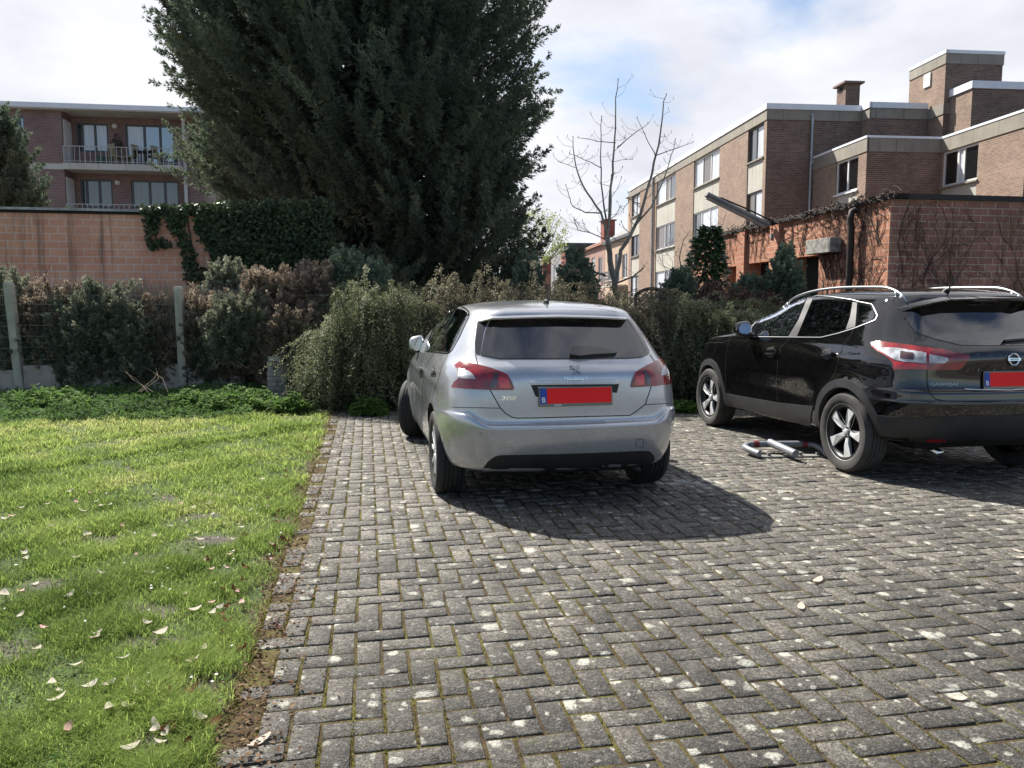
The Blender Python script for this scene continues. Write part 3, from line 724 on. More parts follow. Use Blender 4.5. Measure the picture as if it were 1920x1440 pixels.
house(E0, 9.0, 7.4, M_TAN, 'tan rendered house with slate roof and slatted balcony behind the bare tree', [(1.2, 2.6, 4.2, 6.0), (3.6, 5.2, 4.0, 6.2), (6.0, 7.6, 4.2, 6.0), (1.2, 2.6, 1.0, 3.0), (5.0, 7.6, 0.8, 3.0)], pitch=2.2, chim=(3.0, 0.6, 1.1, 0.9, 10.3, M_TAN), roofm=M_SLATE, balcony=(3.2, 7.8, 3.7))
E1_ = V2(E0, dv, 9.1)
house(E1_, 10.0, 7.6, M_PINK, 'pink brick house with white shutters and a red chimney', [(1.0, 3.0, 4.4, 6.6, G_CURT), (4.5, 6.0, 4.4, 6.6, G_CURT), (7.5, 9, 4.4, 6.4), (1.0, 3.0, 1.2, 3.2), (5.5, 7.5, 1.2, 3.2)], pitch=1.6, chim=(5.0, 1.0, 1.0, 1.4, 9.9, M_RED), roofm=M_TILE, balcony=(0.6, 4.0, 3.7))
E2_ = V2(E1_, dv, 10.1)
house((E2_[0] - 0.9, E2_[1]), 7.0, 8.0, M_RED, 'red brick house front with one white shuttered window', [(2.0, 5.0, 3.6, 6.6, G_CURT), (2, 5, 0.8, 2.6)], pitch=0)
E3_ = V2(E2_, dv, 7.1)
house((E3_[0] - 0.6, E3_[1]), 9.0, 8.9, M_GREY, 'flat roofed grey house far down the street', [(2.0, 4.0, 5.0, 7.0, G_CURT), (5.5, 7.5, 5.0, 7.0)], pitch=0)
E4_ = V2(E3_, dv, 12)
house((E4_[0] - 1.0, E4_[1]), 10.0, 6.2, M_TILE, 'farthest orange house with a square brick chimney', [(2, 4, 3.6, 5.4), (6, 8, 3.6, 5.4)], pitch=1.2, chim=(1.0, 0.0, 1.3, 1.6, 8.6, M_RED), roofm=M_TILE)

# ---- block garage on the right
GV = np.array([-0.154, 0.9881]); GU = np.array([0.9881, 0.154]); gv, gu_ = tuple(GV), tuple(GU); ngv = neg(gv)
GA = empty('block_garage', (9, 16, 0), 'flat roofed red block garage overgrown with bare creeper stems behind the black suv', 'garage')
G0 = (6.52, 13.5); GL = 9.0; G0b = V2(G0, gv, GL); gz = 3.42
GF = lambda a: GL - a
gops = [(GF(3.26), GF(2.21), 0.0, 2.62), (GF(5.34), GF(4.19), 0.0, 2.62), (GF(6.65), GF(5.99), 0.6, 2.60)]
b = MB(); wall(b, G0b, ngv, GL, -0.2, gz, gops, 0.35, 0); wall(b, G0, gu_, 11.0, -0.2, gz, (), m=1); wall(b, V2(G0b, gu_, 11), neg(gu_), 11.0, -0.2, gz, ())
for a in (3.95, 5.62, 7.3): b.obox((*G0b, 0), ngv, nrm(ngv), (GF(a) - 0.2, 0, -0.2), (GF(a) + 0.2, 0.08, gz - 0.03))
b.build('wall', [M_GAR, M_GAR2], GA)
b = MB(); 
for o_, ax_, L_g in ((G0b, ngv, GL + .06), (G0, gu_, 11.0)): strip(b, o_, ax_, L_g, gz, gz + 0.09, 0.06, back=0.3)
b.add([(*G0, gz + .03), (*V2(G0, gu_, 11), gz + .03), (*V2(G0b, gu_, 11), gz + .03), (*G0b, gz + .03)], [(0, 1, 2, 3)])
b.build('roof', simple('black_roof_edge', (0.022, 0.021, 0.020), 0.8, var=0.3), GA)
def gpanel(q, mat, name, d=0.33):
    b = MB(); b.obox((*G0b, 0), ngv, nrm(ngv), (q[0], -d - 0.03, q[2]), (q[1], -d, q[3])); return b.build(name, mat, GA)
gpanel(gops[0], simple('dark_green_door', (0.018, 0.032, 0.028), 0.5, var=0.3), 'door'); gpanel(gops[1], simple('dark_brown_door', (0.016, 0.011, 0.010), 0.6, var=0.4), 'door'); gpanel(gops[2], M_DARK, 'window')
b = MB(); b.obox((*G0b, 0), ngv, nrm(ngv), (GF(5.0), -0.26, 0.9), (GF(4.5), -0.22, 1.9)); b.build('pale_panel', simple('pale_panel', (0.35, 0.37, 0.37), 0.6, var=0.3), GA)
b = MB(); b.obox((*G0b, 0), ngv, nrm(ngv), (GF(2.28), 0.02, 2.62), (GF(1.40), 0.26, 2.90)); b.build('concrete_lintel', simple('weathered_lintel', (0.24, 0.23, 0.21), 0.9, var=0.6, vscale=9, bump=0.5), GA, bevel=0.01)
q = V2(G0b, ngv, GF(0.95)); n_ = nrm(ngv); X = (q[0] + n_[0] * .12, q[1] + n_[1] * .12)
b = MB(); b.tube([(X[0] - n_[0] * .1, X[1] - n_[1] * .1, gz - .06), (X[0], X[1], gz - .1), (X[0] + n_[0] * .03, X[1], gz - .24), (X[0], X[1], gz - .4), (X[0], X[1], 0)], 0.062, 10)
b.build('downpipe', simple('rusty_pipe', (0.022, 0.014, 0.012), 0.7, var=0.4), GA, smooth=radians(50))

# bare creeper on the garage, stems as real tubes lying on the wall
def creeper():
    mb = MB(); r = random.Random(5)
    nL = nrm(ngv); nR = nrm(gu_)
    def stem(face, a, z, ang, ln, rad, depth=0):
        o, ax, n = (G0b, ngv, nL) if face == 0 else (G0, gu_, nR)
        P = []; R = []; k = max(4, int(ln / 0.11)); A = ang
        for i in range(k):
            lim = GL - 0.02 if face == 0 else 10.5
            if not (0.1 < a < lim and 0.2 < z < gz): break
            if face == 0 and any(w[0] < a < w[1] and z < w[3] for w in gops): break
            d = 0.006 + rad
            P.append((o[0] + ax[0] * a + n[0] * d, o[1] + ax[1] * a + n[1] * d, z)); R.append(rad * (1 - 0.75 * i / k))
            A += r.gauss(0, 0.22) + (pi / 2 - A) * 0.06
            a += cos(A) * 0.11; z += sin(A) * 0.11
            if depth < 3 and r.random() < 0.30: stem(face, a, z, A + r.choice((-1, 1)) * r.uniform(0.4, 1.1), ln * r.uniform(0.35, 0.65), rad * 0.62, depth + 1)
        if len(P) > 2: mb.tube(P, R, 4, cap=False)
    for _ in range(105): stem(0, GF(r.uniform(0.1, 7.0)), r.choice((0.3, 2.66, 1.5)) if r.random() < 0.6 else r.uniform(0.3, 2.9), pi / 2 + r.gauss(0, 0.35), r.uniform(1.0, 3.0), r.uniform(0.004, 0.011))
    for _ in range(150): stem(1, r.uniform(0.15, 9.0), r.uniform(0.3, 2.4), pi / 2 + r.gauss(0, 0.5), r.uniform(0.6, 2.4), r.uniform(0.003, 0.007))
    # tangle along the roof edge
    for _ in range(110):
        a = GF(r.uniform(0.0, 6.4)); P = []
        z = gz + r.uniform(0.0, 0.1); d = 0.08
        for i in range(7): P.append((G0b[0] + ngv[0] * a + nL[0] * d, G0b[1] + ngv[1] * a + nL[1] * d, z)); a += r.uniform(-.02, .14); z += r.gauss(0, 0.035); d += r.gauss(0, 0.03)
        mb.tube(P, r.uniform(0.005, 0.012), 4, cap=False)
    o = mb.build('creeper', simple('creeper_stems', (0.055, 0.034, 0.028), 0.9, var=0.4), None, smooth=True, recalc=False)
    return tag(o, 'bare brown creeper stems spread over the red block garage', 'climbing plant')
creeper()

# ---- orange block wall at the back of the lawn
OW = empty('block_wall', (-9, 14.4, 0), 'long orange block wall with a pale coping behind the hedge', 'wall')
WA = np.array([0.985, 0.1725]); wa = tuple(WA); wo = (-17.5, 12.92); wl = 13.7; wz = 3.32
b = MB(); wall(b, wo, wa, wl, -0.2, wz, ()); n_ = nrm(wa); b.obox((*wo, 0), wa, n_, (0, -0.2, -0.2), (wl, -0.012, wz - .003)); b.build('wall_face', M_BLOCK, OW)
b = MB(); strip(b, wo, wa, wl + .03, wz, wz + 0.045, 0.06, back=0.26); b.build('coping', simple('grey_coping', (0.35, 0.35, 0.34), 0.7, var=0.4, vscale=6), OW)
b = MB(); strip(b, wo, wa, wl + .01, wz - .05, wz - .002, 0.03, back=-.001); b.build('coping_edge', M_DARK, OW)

# ---- balcony apartment building behind it
LB = empty('balcony_building', (-18, 38, 0), 'brown brick apartment building with recessed balconies beside the big conifer', 'building')
la_ = np.array([0.99, 0.135]); la_ /= np.linalg.norm(la_); la = tuple(la_); lv = (-la[1], la[0])
def lba(px): # wall coordinate along the front plane from px
    r = (px - 960) / F; return (lo_[0] - r * lo_[1]) / (r * la[1] - la[0])
lo_ = (-27.0, 36.3)
X0, X1, X2, X3, X4 = lba(-30), lba(121), lba(334), lba(372), lba(520)
rec = 1.05
zz = lambda py, d=37.0: CAMH + (HORIZON - py) / F * d
ztop, zsl1, zsl0 = 11.0, 8.62, 5.95
b = MB()
wall(b, V2(lo_, la, X0), la, X1 - X0, -0.2, ztop, [(lba(34) - X0, lba(53) - X0, 9.1, 10.7), (lba(34) - X0, lba(53) - X0, 6.45, 8.05)], .12)
P1_ = V2(lo_, la, X1); wall(b, P1_, lv, rec, -0.2, ztop)
ro = V2(P1_, lv, rec)
RA = lambda px: (lambda r: (ro[0] - r * ro[1]) / (r * la[1] - la[0]))((px - 960) / F)
wn = [(RA(147), RA(206), 9.35, 10.72), (RA(237), RA(327), 8.64, 10.72), (RA(150), RA(209), 6.7, 8.07), (RA(243), RA(331), 6.7, 8.07)]
wall(b, ro, la, X2 - X1, -0.2, ztop, wn, 0.12)
P2_ = V2(lo_, la, X2); wall(b, V2(P2_, lv, rec), neg(lv), rec - 0.55, -0.2, ztop); P2f = V2(P2_, lv, .55)
wall(b, P2f, la, X3 - X2, -0.2, ztop)
b.build('wall', M_BR3, LB)
b = MB(); P3_ = V2(V2(lo_, la, X3), lv, 0.75); wall(b, V2(P3_, neg(lv), 0.2), lv, 0.2, -0.2, ztop); wall(b, P3_, la, 9, -0.2, ztop, [(lba(415) - X3, lba(470) - X3, 4.6, 7.3)], .12); b.build('pale_wall', M_PALEBR, LB)
window(LB, P3_, la, lba(415) - X3, lba(470) - X3, 4.6, 7.3, .11, (0.5,), M_WFR, G_SKY, transom=6.5)
for k, w in enumerate(wn):
    if k % 2 == 0: window(LB, ro, la, *w, 0.1, (0.18, 0.58), M_GFR, t=0.09, gls=[G_DARK, G_CURT if k == 0 else G_BLIND, G_CURT if k == 0 else G_BLIND])
    else: window(LB, ro, la, *w, 0.1, (0.38, 0.70), M_GFR, t=0.09, gls=[G_CURT, G_SKY, G_SKY] if k == 1 else [G_BLIND, G_BLIND, G_BLIND])
for z0_, z1_ in ((9.1, 10.7), (6.45, 8.05)): window(LB, V2(lo_, la, X0), la, lba(34) - X0, lba(53) - X0, z0_, z1_, .1, (.5,), M_GFR, G_SKY)
b = MB(); b.obox((*lo_, 0), la, nrm(la), (X0 - .3, -1.9, ztop + .0), (X3 + 1.4, 0.35, ztop + .24)); b.build('roof', M_SLAB, LB)
b = MB(); b.obox((*lo_, 0), la, nrm(la), (X0 - .33, 0.352, ztop + .05), (X3 + 1.42, 0.40, ztop + .27)); b.build('roof_fascia', M_COPE, LB)
for z in (zsl1, zsl0):
    b = MB(); b.obox((*V2(lo_, la, X1), 0), la, nrm(la), (-0.0, -rec + .002, z - .29), (X2 - X1 + .06, 0.12, z)); b.build('balcony_slab', M_SLAB, LB)
    rl = MB(); fr_ = V2(lo_, la, X1); n_ = nrm(la); q = lambda a, d, zz_: (fr_[0] + la[0] * a + n_[0] * d, fr_[1] + la[1] * a + n_[1] * d, zz_)
    Lr = X2 - X1
    rl.tube([q(0.02, .06, z + .78), q(Lr, .06, z + .78), q(Lr, -.9, z + .78)], .022, 6); rl.tube([q(0.02, .06, z + .10), q(Lr, .06, z + .10), q(Lr, -.9, z + .10)], .015, 5)
    for k in range(23): rl.tube([q(0.05 + (Lr - .08) * k / 22, .06, z), q(0.05 + (Lr - .08) * k / 22, .06, z + .78)], .016 if k % 4 else .024, 5)
    for k in range(4): rl.tube([q(Lr, .06 - .24 * k, z), q(Lr, .06 - .24 * k, z + .78)], .014, 5)
    rl.build('railing', simple('pale_railing', (0.42, 0.42, 0.42), 0.5), LB)
    d = MB(); d.obox((*P1_, 0), lv, nrm(lv), (0.12, 0.005, z + .02), (0.95, 0.05, z + 2.05)); d.build('door', M_WHITE, LB)
    s = MB(); s.lathe([(0, 0.0), (0.13, 0.0), (0.12, -0.09), (0.07, -0.14), (0, -0.16)], (*V2(V2(ro, la, RA(219)), nrm(la), 0.01), z + 1.97), 'y', 14); s.build('wall_lamp', M_WHITE, LB, smooth=radians(50))
b = MB(); strip(b, V2(lo_, la, X0), la, X1 - X0, zsl1 - .30, zsl1 - .03, 0.03); b.build('floor_band', M_SLAB, LB)
b = MB(); q_ = V2(V2(lo_, la, X2 + .12), nrm(la), -0.43); b.tube([(*q_, ztop), (*q_, 0)], 0.09, 8); b.build('downpipe', simple('white_pipe', (0.5, 0.5, 0.5), 0.5), LB, smooth=radians(50))
# on the balcony: hanging basket, table, chairs
hb = V2(V2(ro, la, RA(222)), nrm(la), 0.16)
t = empty('hanging_basket', (*hb, 9.6), 'hanging plant basket on the upper balcony wall between the windows', 'planter')
b = MB(); b.lathe([(0, 9.52), (0.14, 9.55), (0.26, 9.72), (0.28, 9.8)], (hb[0], hb[1], 0), 'z', 14); b.build('basket', simple('basket', (0.08, 0.065, 0.055), 0.9), t, smooth=True)
b = MB(); [b.tube([(hb[0] + .26 * cos(a), hb[1] + .26 * sin(a), 9.8), (hb[0], hb[1], 10.25)], .012, 4) for a in (0.3, 2.4, 4.5)]; b.build('chain', M_DARK, t)
V, Fq = diamonds(np.array([hb[0], hb[1], 9.82]) + RNG.normal(0, .09, (60, 3)), RNG.normal(size=(60, 3)), .12, .06); np_mesh('plant', V, Fq, simple('dry_plant', (0.06, 0.05, 0.03), .9), t)
def balcony_chair(px, rz, mat, lab):
    a = RA(px); o = V2(V2(ro, la, a), nrm(la), 0.55); t = empty('balcony_chair', (o[0], o[1], zsl1), lab, 'chair', 'garden chairs on the balcony', rz=rz)
    b = MB(); b.box((-.25, -.25, .40), (.25, .25, .46)); b.build('seat', mat, t, local=True)
    b = MB(); [b.box((-.25 + .1 * k, .22, .46), (-.25 + .1 * k + .055, .26, .98)) for k in range(5)]; b.box((-.25, .215, .93), (.25, .265, 1.0)); b.build('backrest', mat, t, local=True)
    for x in (-.22, .22):
        for y in (-.22, .22): k = MB(); k.box((x - .025, y - .025, 0), (x + .025, y + .025, .40)); k.build('leg', mat, t, local=True)
mchair = simple('yellow_wood', (0.30, 0.27, 0.17), 0.6)
balcony_chair(226, 2.6, mchair, 'yellow slatted chair left of the balcony table'); balcony_chair(252, -1.8, mchair, 'yellow slatted chair in front of the balcony door'); balcony_chair(303, 1.3, mchair, 'yellow slatted chair at the right end of the balcony')
o_ = V2(V2(ro, la, RA(280)), nrm(la), 0.5); t = empty('balcony_table', (o_[0], o_[1], zsl1), 'small dark table on the upper balcony', 'table')
b = MB(); b.box((-.45, -.35, .68), (.45, .35, .72)); b.build('tabletop', simple('dark_wood', (0.03, 0.022, 0.018), .6), t, local=True)
for x in (-.4, .4):
    for y in (-.3, .3): k = MB(); k.box((x - .02, y - .02, 0), (x + .02, y + .02, .68)); k.build('leg', M_DARK, t, local=True)
o_ = V2(V2(ro, la, RA(199)), nrm(la), 0.5); b = MB(); b.lathe([(0, zsl1), (.2, zsl1), (.24, zsl1 + .42), (.2, zsl1 + .42), (.17, zsl1 + .1), (0, zsl1 + .1)], (o_[0], o_[1], 0), 'z', 16); tag(b.build('balcony_pot', simple('green_pot', (0.03, 0.10, 0.07), .5), smooth=radians(40)), 'green pot at the left of the upper balcony', 'pot')

for o_, k in ((BK, .43), (GA, .16), (OW, .13), (LB, .44)): o_.location.z -= k
BK.location.x -= .28; LB.location.x += .45
for o_ in list(S.objects):
    if o_.get('category') == 'house': o_.location.z -= 0.0115 * o_.location.y * 0.9
    if o_.name.startswith(('creeper',)): o_.location.z -= .16
    if o_.name.startswith(('hanging_basket', 'balcony_chair', 'balcony_table', 'balcony_pot')): o_.location.z -= .44; o_.location.x += .45
# ------------------------------------------------------------------ grass, weeds
M_GRASS = leaf_mat('grass_blades', (0.075, 0.128, 0.026), (0.255, 0.33, 0.088), 0.45, 0.6, (0.48, 0.43, 0.22), nscale=1.4)
M_WEED = leaf_mat('weed_leaves', (0.034, 0.068, 0.018), (0.095, 0.17, 0.045), 0.35, 0.7, (0.18, 0.26, 0.07), nscale=2.0)
M_CONI = leaf_mat('conifer_sprays', (0.055, 0.078, 0.062), (0.143, 0.185, 0.127), 0.3, 0.65, (0.260, 0.267, 0.156), nscale=0.5)
M_CYP = leaf_mat('cypress_sprays', (0.070, 0.084, 0.062), (0.216, 0.228, 0.162), 0.25, 0.65, (0.480, 0.492, 0.372), nscale=1.6)
M_CYPB = leaf_mat('browned_cypress_sprays', (0.086, 0.072, 0.056), (0.288, 0.228, 0.174), 0.25, 0.7, (0.576, 0.504, 0.396), nscale=2.6)
M_CYPG = leaf_mat('blue_green_cypress', (0.058, 0.082, 0.062), (0.156, 0.204, 0.144), 0.25, 0.6, (0.360, 0.432, 0.300), nscale=1.6)
M_COT = leaf_mat('cotoneaster_leaves', (0.046, 0.056, 0.028), (0.160, 0.180, 0.096), 0.3, 0.55, (0.450, 0.450, 0.325), spec=0.2, nscale=2.2)
M_COTB = leaf_mat('brown_cotoneaster_leaves', (0.054, 0.050, 0.032), (0.186, 0.170, 0.110), 0.3, 0.55, (0.432, 0.396, 0.276), spec=0.2, nscale=2.2)
M_IVY = leaf_mat('ivy_leaves', (0.016, 0.026, 0.013), (0.055, 0.082, 0.036), 0.2, 0.5, (0.11, 0.13, 0.06), spec=0.2, nscale=2.0)
M_LAUR = leaf_mat('laurel_leaves', (0.022, 0.055, 0.018), (0.05, 0.11, 0.035), 0.2, 0.25, (0.45, 0.47, 0.38), spec=0.9, nscale=3.0)  # pale last stop paints white highlights onto some leaves
M_RED = leaf_mat('russet_leaves', (0.065, 0.031, 0.023), (0.216, 0.108, 0.079), 0.25, 0.6, (0.346, 0.202, 0.144), nscale=2.5)
M_PALE = leaf_mat('spring_leaves', (0.14, 0.18, 0.06), (0.28, 0.33, 0.14), 0.4, 0.6, nscale=1.0)
M_BARK = simple('bark', (0.052, 0.042, 0.034), 0.9, var=0.45, vscale=6, bump=0.8, bscale=30, bdist=0.02)
M_TWIG = simple('grey_twigs', (0.23, 0.20, 0.165), 0.85, var=0.35, vscale=5, bump=0.5, bscale=50)
M_TWIGB = simple('brown_twigs', (0.06, 0.042, 0.032), 0.9, var=0.35)

def bare(x, y):
    m = np.zeros(len(x))
    for px_, py_, rx, ry in patches: m = np.maximum(m, np.exp(-(((x - px_) / rx) ** 2 + ((y - py_) / ry) ** 2) ** 2))
    return m
n = 640000
y = 1.9 * (11.0 / 1.9) ** RNG.random(n) ; x = -RNG.random(n) * (0.84 * y + 1.1) + 0.3
u, v = to_lot(np.stack([x, y], -1))
edge = 0.03 + 0.05 * wobble(x * 2, y * 2, 1.1, 1) - 0.03
k = (u < edge) & (v < 8.0 + 0.15 * wobble(x, y, 1.5)) & (v > -1.5)
k &= RNG.random(n) > bare(x, y) * 0.88
tuft = wobble(x, y, 2.4, 3) + 0.5 * wobble(x, y, 6.1, 8)
k &= RNG.random(n) < np.clip(0.55 + 0.75 * tuft, 0.06, 1) * np.clip((edge - u) / 0.14 + 0.16, 0, 1)
x, y, tuft, u = x[k], y[k], tuft[k], u[k]; n = len(x)
P = np.stack([x, y, lawn_z(x, y) - 0.006], -1)
H = (0.018 + 0.030 * RNG.random(n) + 0.042 * np.clip(tuft, 0, 1.3)) * (1 + 0.6 * (RNG.random(n) < 0.06)); H *= np.where(y > 8.5, 1.25, 1.0)
Wd = (0.0026 + 0.0024 * RNG.random(n)) * np.clip(y / 4.0, 0.75, 2.3)
V, Fq = blades(P, H, Wd, 0.4 + 0.9 * RNG.random(n))
dry = wobble(x, y, 0.8, 11) + 0.5 * wobble(x, y, 3.3, 5)
tint = np.clip(0.26 + 0.36 * dry + 0.34 * RNG.random(n) + 0.22 * (y > 5.5) * np.clip((y - 5.5) / 3, 0, 1), 0, 0.98)
o = np_mesh('grass', V, Fq, M_GRASS, col=np.repeat(tint, 2)); tag(o, 'short uneven sunlit lawn grass with tufts and bare spots', 'grass', kind='stuff')
# tiny white daisies and clover leaves low in the lawn
n = 9000; y = 1.9 * (9.8 / 1.9) ** RNG.random(n); x = -RNG.random(n) * (0.72 * y + 0.7) + 0.2
u, v = to_lot(np.stack([x, y], -1)); k = (u < -0.02) & (v < 7.9); x, y = x[k], y[k]; n = len(x)
D = RNG.normal(size=(n, 3)) * np.array([1, 1, 0.25]); P = np.stack([x, y, lawn_z(x, y) + 0.006 + 0.014 * RNG.random(n)], -1)
V, Fq = diamonds(P, D, (0.012 + 0.016 * RNG.random(n)) * np.clip(y / 4, .8, 1.6), 0.010 + 0.010 * RNG.random(n), up=np.array([0, 0, 1.0]))
tag(np_mesh('clover', V, Fq, M_WEED, col=RNG.random(n)), 'small clover and weed leaves low in the lawn', 'clover', kind='stuff')
n = 650; y = 2.4 * (8.0 / 2.4) ** RNG.random(n); x = -RNG.random(n) * (0.7 * y + 0.5) + 0.1
u, v = to_lot(np.stack([x, y], -1)); cl = wobble(x, y, 1.3, 21); k = (u < -0.05) & (RNG.random(n) < 0.25 + 0.6 * cl); x, y = x[k], y[k]; n = len(x)
P = np.stack([x, y, lawn_z(x, y) + 0.025 + 0.02 * RNG.random(n)], -1); D = RNG.normal(size=(n, 3)) * np.array([1, 1, 0.3])
V, Fq = diamonds(P, D, 0.011 + 0.010 * RNG.random(n), 0.009 + 0.005 * RNG.random(n), up=np.array([0, 0, 1.0]))
tag(np_mesh('daisies', V, Fq, simple('daisy_white', (0.50, 0.49, 0.46), 0.7)), 'tiny white daisy heads scattered through the lawn', 'daisies', kind='stuff')
# moss and litter crumbs along the paving edge
n = 5200; v = RNG.random(n) ** 1.5 * 9.6 - 1.2; u = 0.02 + np.abs(RNG.normal(0, 0.10, n)) * RNG.choice([-1, 1.0], n); xy = lot(u, v) if False else O + u[:, None] * UX + v[:, None] * VX
P = np.column_stack([xy, np.full(n, 0.004) + 0.012 * RNG.random(n)]); D = RNG.normal(size=(n, 3)) * np.array([1, 1, 0.25])
V, Fq = diamonds(P, D, 0.012 + 0.022 * RNG.random(n) ** 2, 0.006 + 0.010 * RNG.random(n), up=np.array([0, 0, 1.0]))
tag(np_mesh('leaf_litter', V, Fq, leaf_mat('litter', (0.035, 0.02, 0.012), (0.13, 0.075, 0.04), 0.1, 0.8, (0.30, 0.24, 0.16), nscale=3), col=RNG.random(n)), 'brown crumbs of dead leaves along the paving edge', 'leaf litter', kind='stuff')
# moss tufts in the joints
n = 26000; v = RNG.random(n) ** 1.3 * 9.2 - 0.6; u = RNG.random(n) ** 2.2 * 2.6
cxi = np.round(u / PW) * PW; u = np.where(RNG.random(n) < 0.8, cxi + RNG.normal(0, 0.0028, n), u); xy = O + u[:, None] * UX + v[:, None] * VX
P = np.column_stack([xy, np.full(n, -0.007)]); kk = (wobble(xy[:, 0], xy[:, 1], 2.3, 6) + RNG.normal(0, .3, n)) > 0.05; P = P[kk]; n = len(P)
V, Fq = blades(P, 0.006 + 0.010 * RNG.random(n), np.full(n, 0.004), 0.3 + RNG.random(n))
tag(np_mesh('joint_moss', V, Fq, leaf_mat('joint_moss', (0.06, 0.06, 0.010), (0.17, 0.165, 0.03), 0.3, 0.8, nscale=5), col=np.repeat(RNG.random(n), 2)), 'yellow green moss tufts in the paving joints', 'moss', kind='stuff')

# weed belt between the lawn and the fence plinth
n = 60000; u0 = RNG.random(n) * 7.4 - 8.4; v0 = 7.75 + 2.35 * RNG.random(n)
xy = O + u0[:, None] * UX + v0[:, None] * VX; x, y = xy[:, 0], xy[:, 1]
hh = np.clip(0.06 + 0.075 * (v0 - 7.75) + 0.07 * wobble(x, y, 1.9, 9), 0.03, 0.26)
P = np.column_stack([x, y, hh * RNG.random(n) ** 0.45]); D = RNG.normal(size=(n, 3)) * np.array([1, 1, 0.5]) + np.array([0, -0.5, 0.2])
V, Fq = diamonds(P, D, 0.028 + 0.035 * RNG.random(n), 0.020 + 0.020 * RNG.random(n), up=np.array([0, -0.3, 1.0]))
tag(np_mesh('ground_cover', V, Fq, M_WEED, col=np.clip(0.12 + 0.5 * RNG.random(n) ** 2 + 0.2 * wobble(x, y, 1.2, 2), 0, .9)), 'dense low green weeds between the lawn and the hedge', 'ground cover', kind='stuff')

def weed(px, py, Y, w, h, label, nn=900):
    p = at(px, py, Y); z0 = 0.0; t = empty('weed_plant', (p[0], Y, z0), label, 'plant', 'leafy weeds in front of the hedge')
    a = RNG.random(nn) * 2 * pi; r = np.sqrt(RNG.random(nn)) * w / 2; q = r / (w / 2)
    z = h * (1 - 0.55 * q ** 2) * (0.15 + 0.95 * RNG.random(nn) ** 0.7) * (0.75 + 0.45 * wobble(r * np.cos(a) * 5 + px, r * np.sin(a) * 5, 1.6, px))
    P = np.column_stack([p[0] + r * np.cos(a), Y + r * np.sin(a) * 0.8, z]); D = np.column_stack([np.cos(a), np.sin(a), RNG.normal(0.1, 0.4, nn)]) + RNG.normal(0, .5, (nn, 3))
    Vs, Fs, k0, T = [], [], 0, []
    for d in (0, 1, -1):
        D2 = unit(unit(D) + d * 0.75 * unit(np.cross(D, np.array([0, 0, 1.0]))))
        V, Fq = diamonds(P, D2, 0.05 + 0.03 * RNG.random(nn), 0.026, up=np.array([0, -0.2, 1.0])); Vs.append(V); Fs.append(Fq + k0); k0 += len(V); T.append(RNG.random(nn) * 0.6 + 0.35)
    np_mesh('leaves', np.concatenate(Vs), np.concatenate(Fs), M_WEED, t, col=np.concatenate(T))
    b = MB()
    for i in range(0, nn, 40): b.tube([(p[0] + RNG.normal(0, w * .1), Y + RNG.normal(0, w * .1), 0), tuple(P[i])], 0.004, 4, cap=False)
    b.build('stem', simple('weed_stem', (0.06, 0.09, 0.03), 0.7), t, recalc=False)
weed(85, 745, 10.6, 1.15, 0.32, 'wide pale green weed clump at the left under the leaning fence post', 1500)
weed(362, 735, 10.7, 0.8, 0.28, 'bright weed clump just right of the middle fence post'); weed(452, 745, 10.35, 1.1, 0.34, 'large leafy weed clump between the fence post and the arching shrub', 1600)
weed(545, 755, 10.2, 0.6, 0.25, 'small weed clump beside the scrap of white paper'); weed(692, 772, 10.0, 0.45, 0.24, 'small green plant at the foot of the arching shrub')
weed(150, 770, 10.25, 0.7, 0.22, 'low weed clump at the lawn edge below the hedge', 700); weed(1278, 775, 10.35, 0.5, 0.16, 'small weed patch on the paving by the front tyre of the black suv', 500)

# ------------------------------------------------------------------ conifer-like foliage
def plumes(P0, D, L, ns, sl, sw, droop=0.1, fan=3, spread=0.8, rng=RNG, tint=None):
    N = len(P0); D = unit(D)
    t = rng.random((N, ns)) ** 0.8; r = unit(rng.normal(size=(N, ns, 3))); r = r - (r * D[:, None]).sum(-1, keepdims=True) * D[:, None]; r = unit(r)
    L = np.broadcast_to(L, (N,))
    P = P0[:, None] + D[:, None] * (L[:, None] * t)[..., None] + r * 0.04 * sl
    S = unit(D[:, None] * (0.7 + 0.3 * t)[..., None] + r * (spread * (1.1 - 0.6 * t))[..., None] + np.array([0, 0, -droop]))
    ln = sl * (1.15 - 0.6 * t) * (0.75 + 0.5 * rng.random((N, ns)))
    tt = np.repeat((rng.random(N) * 0.6 if tint is None else tint)[:, None], ns, 1) + 0.35 * t * rng.random((N, ns))
    P, S, ln, tt = P.reshape(-1, 3), S.reshape(-1, 3), ln.ravel(), tt.ravel()
    side = unit(np.cross(S, rng.normal(size=S.shape)))
    Vs, Fs, T, k = [], [], [], 0
    for j in range(fan):
        a = (j - (fan - 1) / 2) * 0.62
        d = unit(S + side * a); base = P + S * ln[:, None] * (0.22 * abs(j - (fan - 1) / 2))
        V, Fq = diamonds(base, d, ln * (1 - 0.22 * abs(j - (fan - 1) / 2)), sw * (0.8 + 0.4 * rng.random(len(P)))); Vs.append(V); Fs.append(Fq + k); k += len(V); T.append(tt)
    return np.concatenate(Vs), np.concatenate(Fs), np.clip(np.concatenate(T), 0, 0.98)
def join(parts):
    Vs, Fs, Ts, k = [], [], [], 0
    for V, Fq, T in parts: Vs.append(V); Fs.append(Fq + k); Ts.append(T); k += len(V)
    return np.concatenate(Vs), np.concatenate(Fs), np.concatenate(Ts)

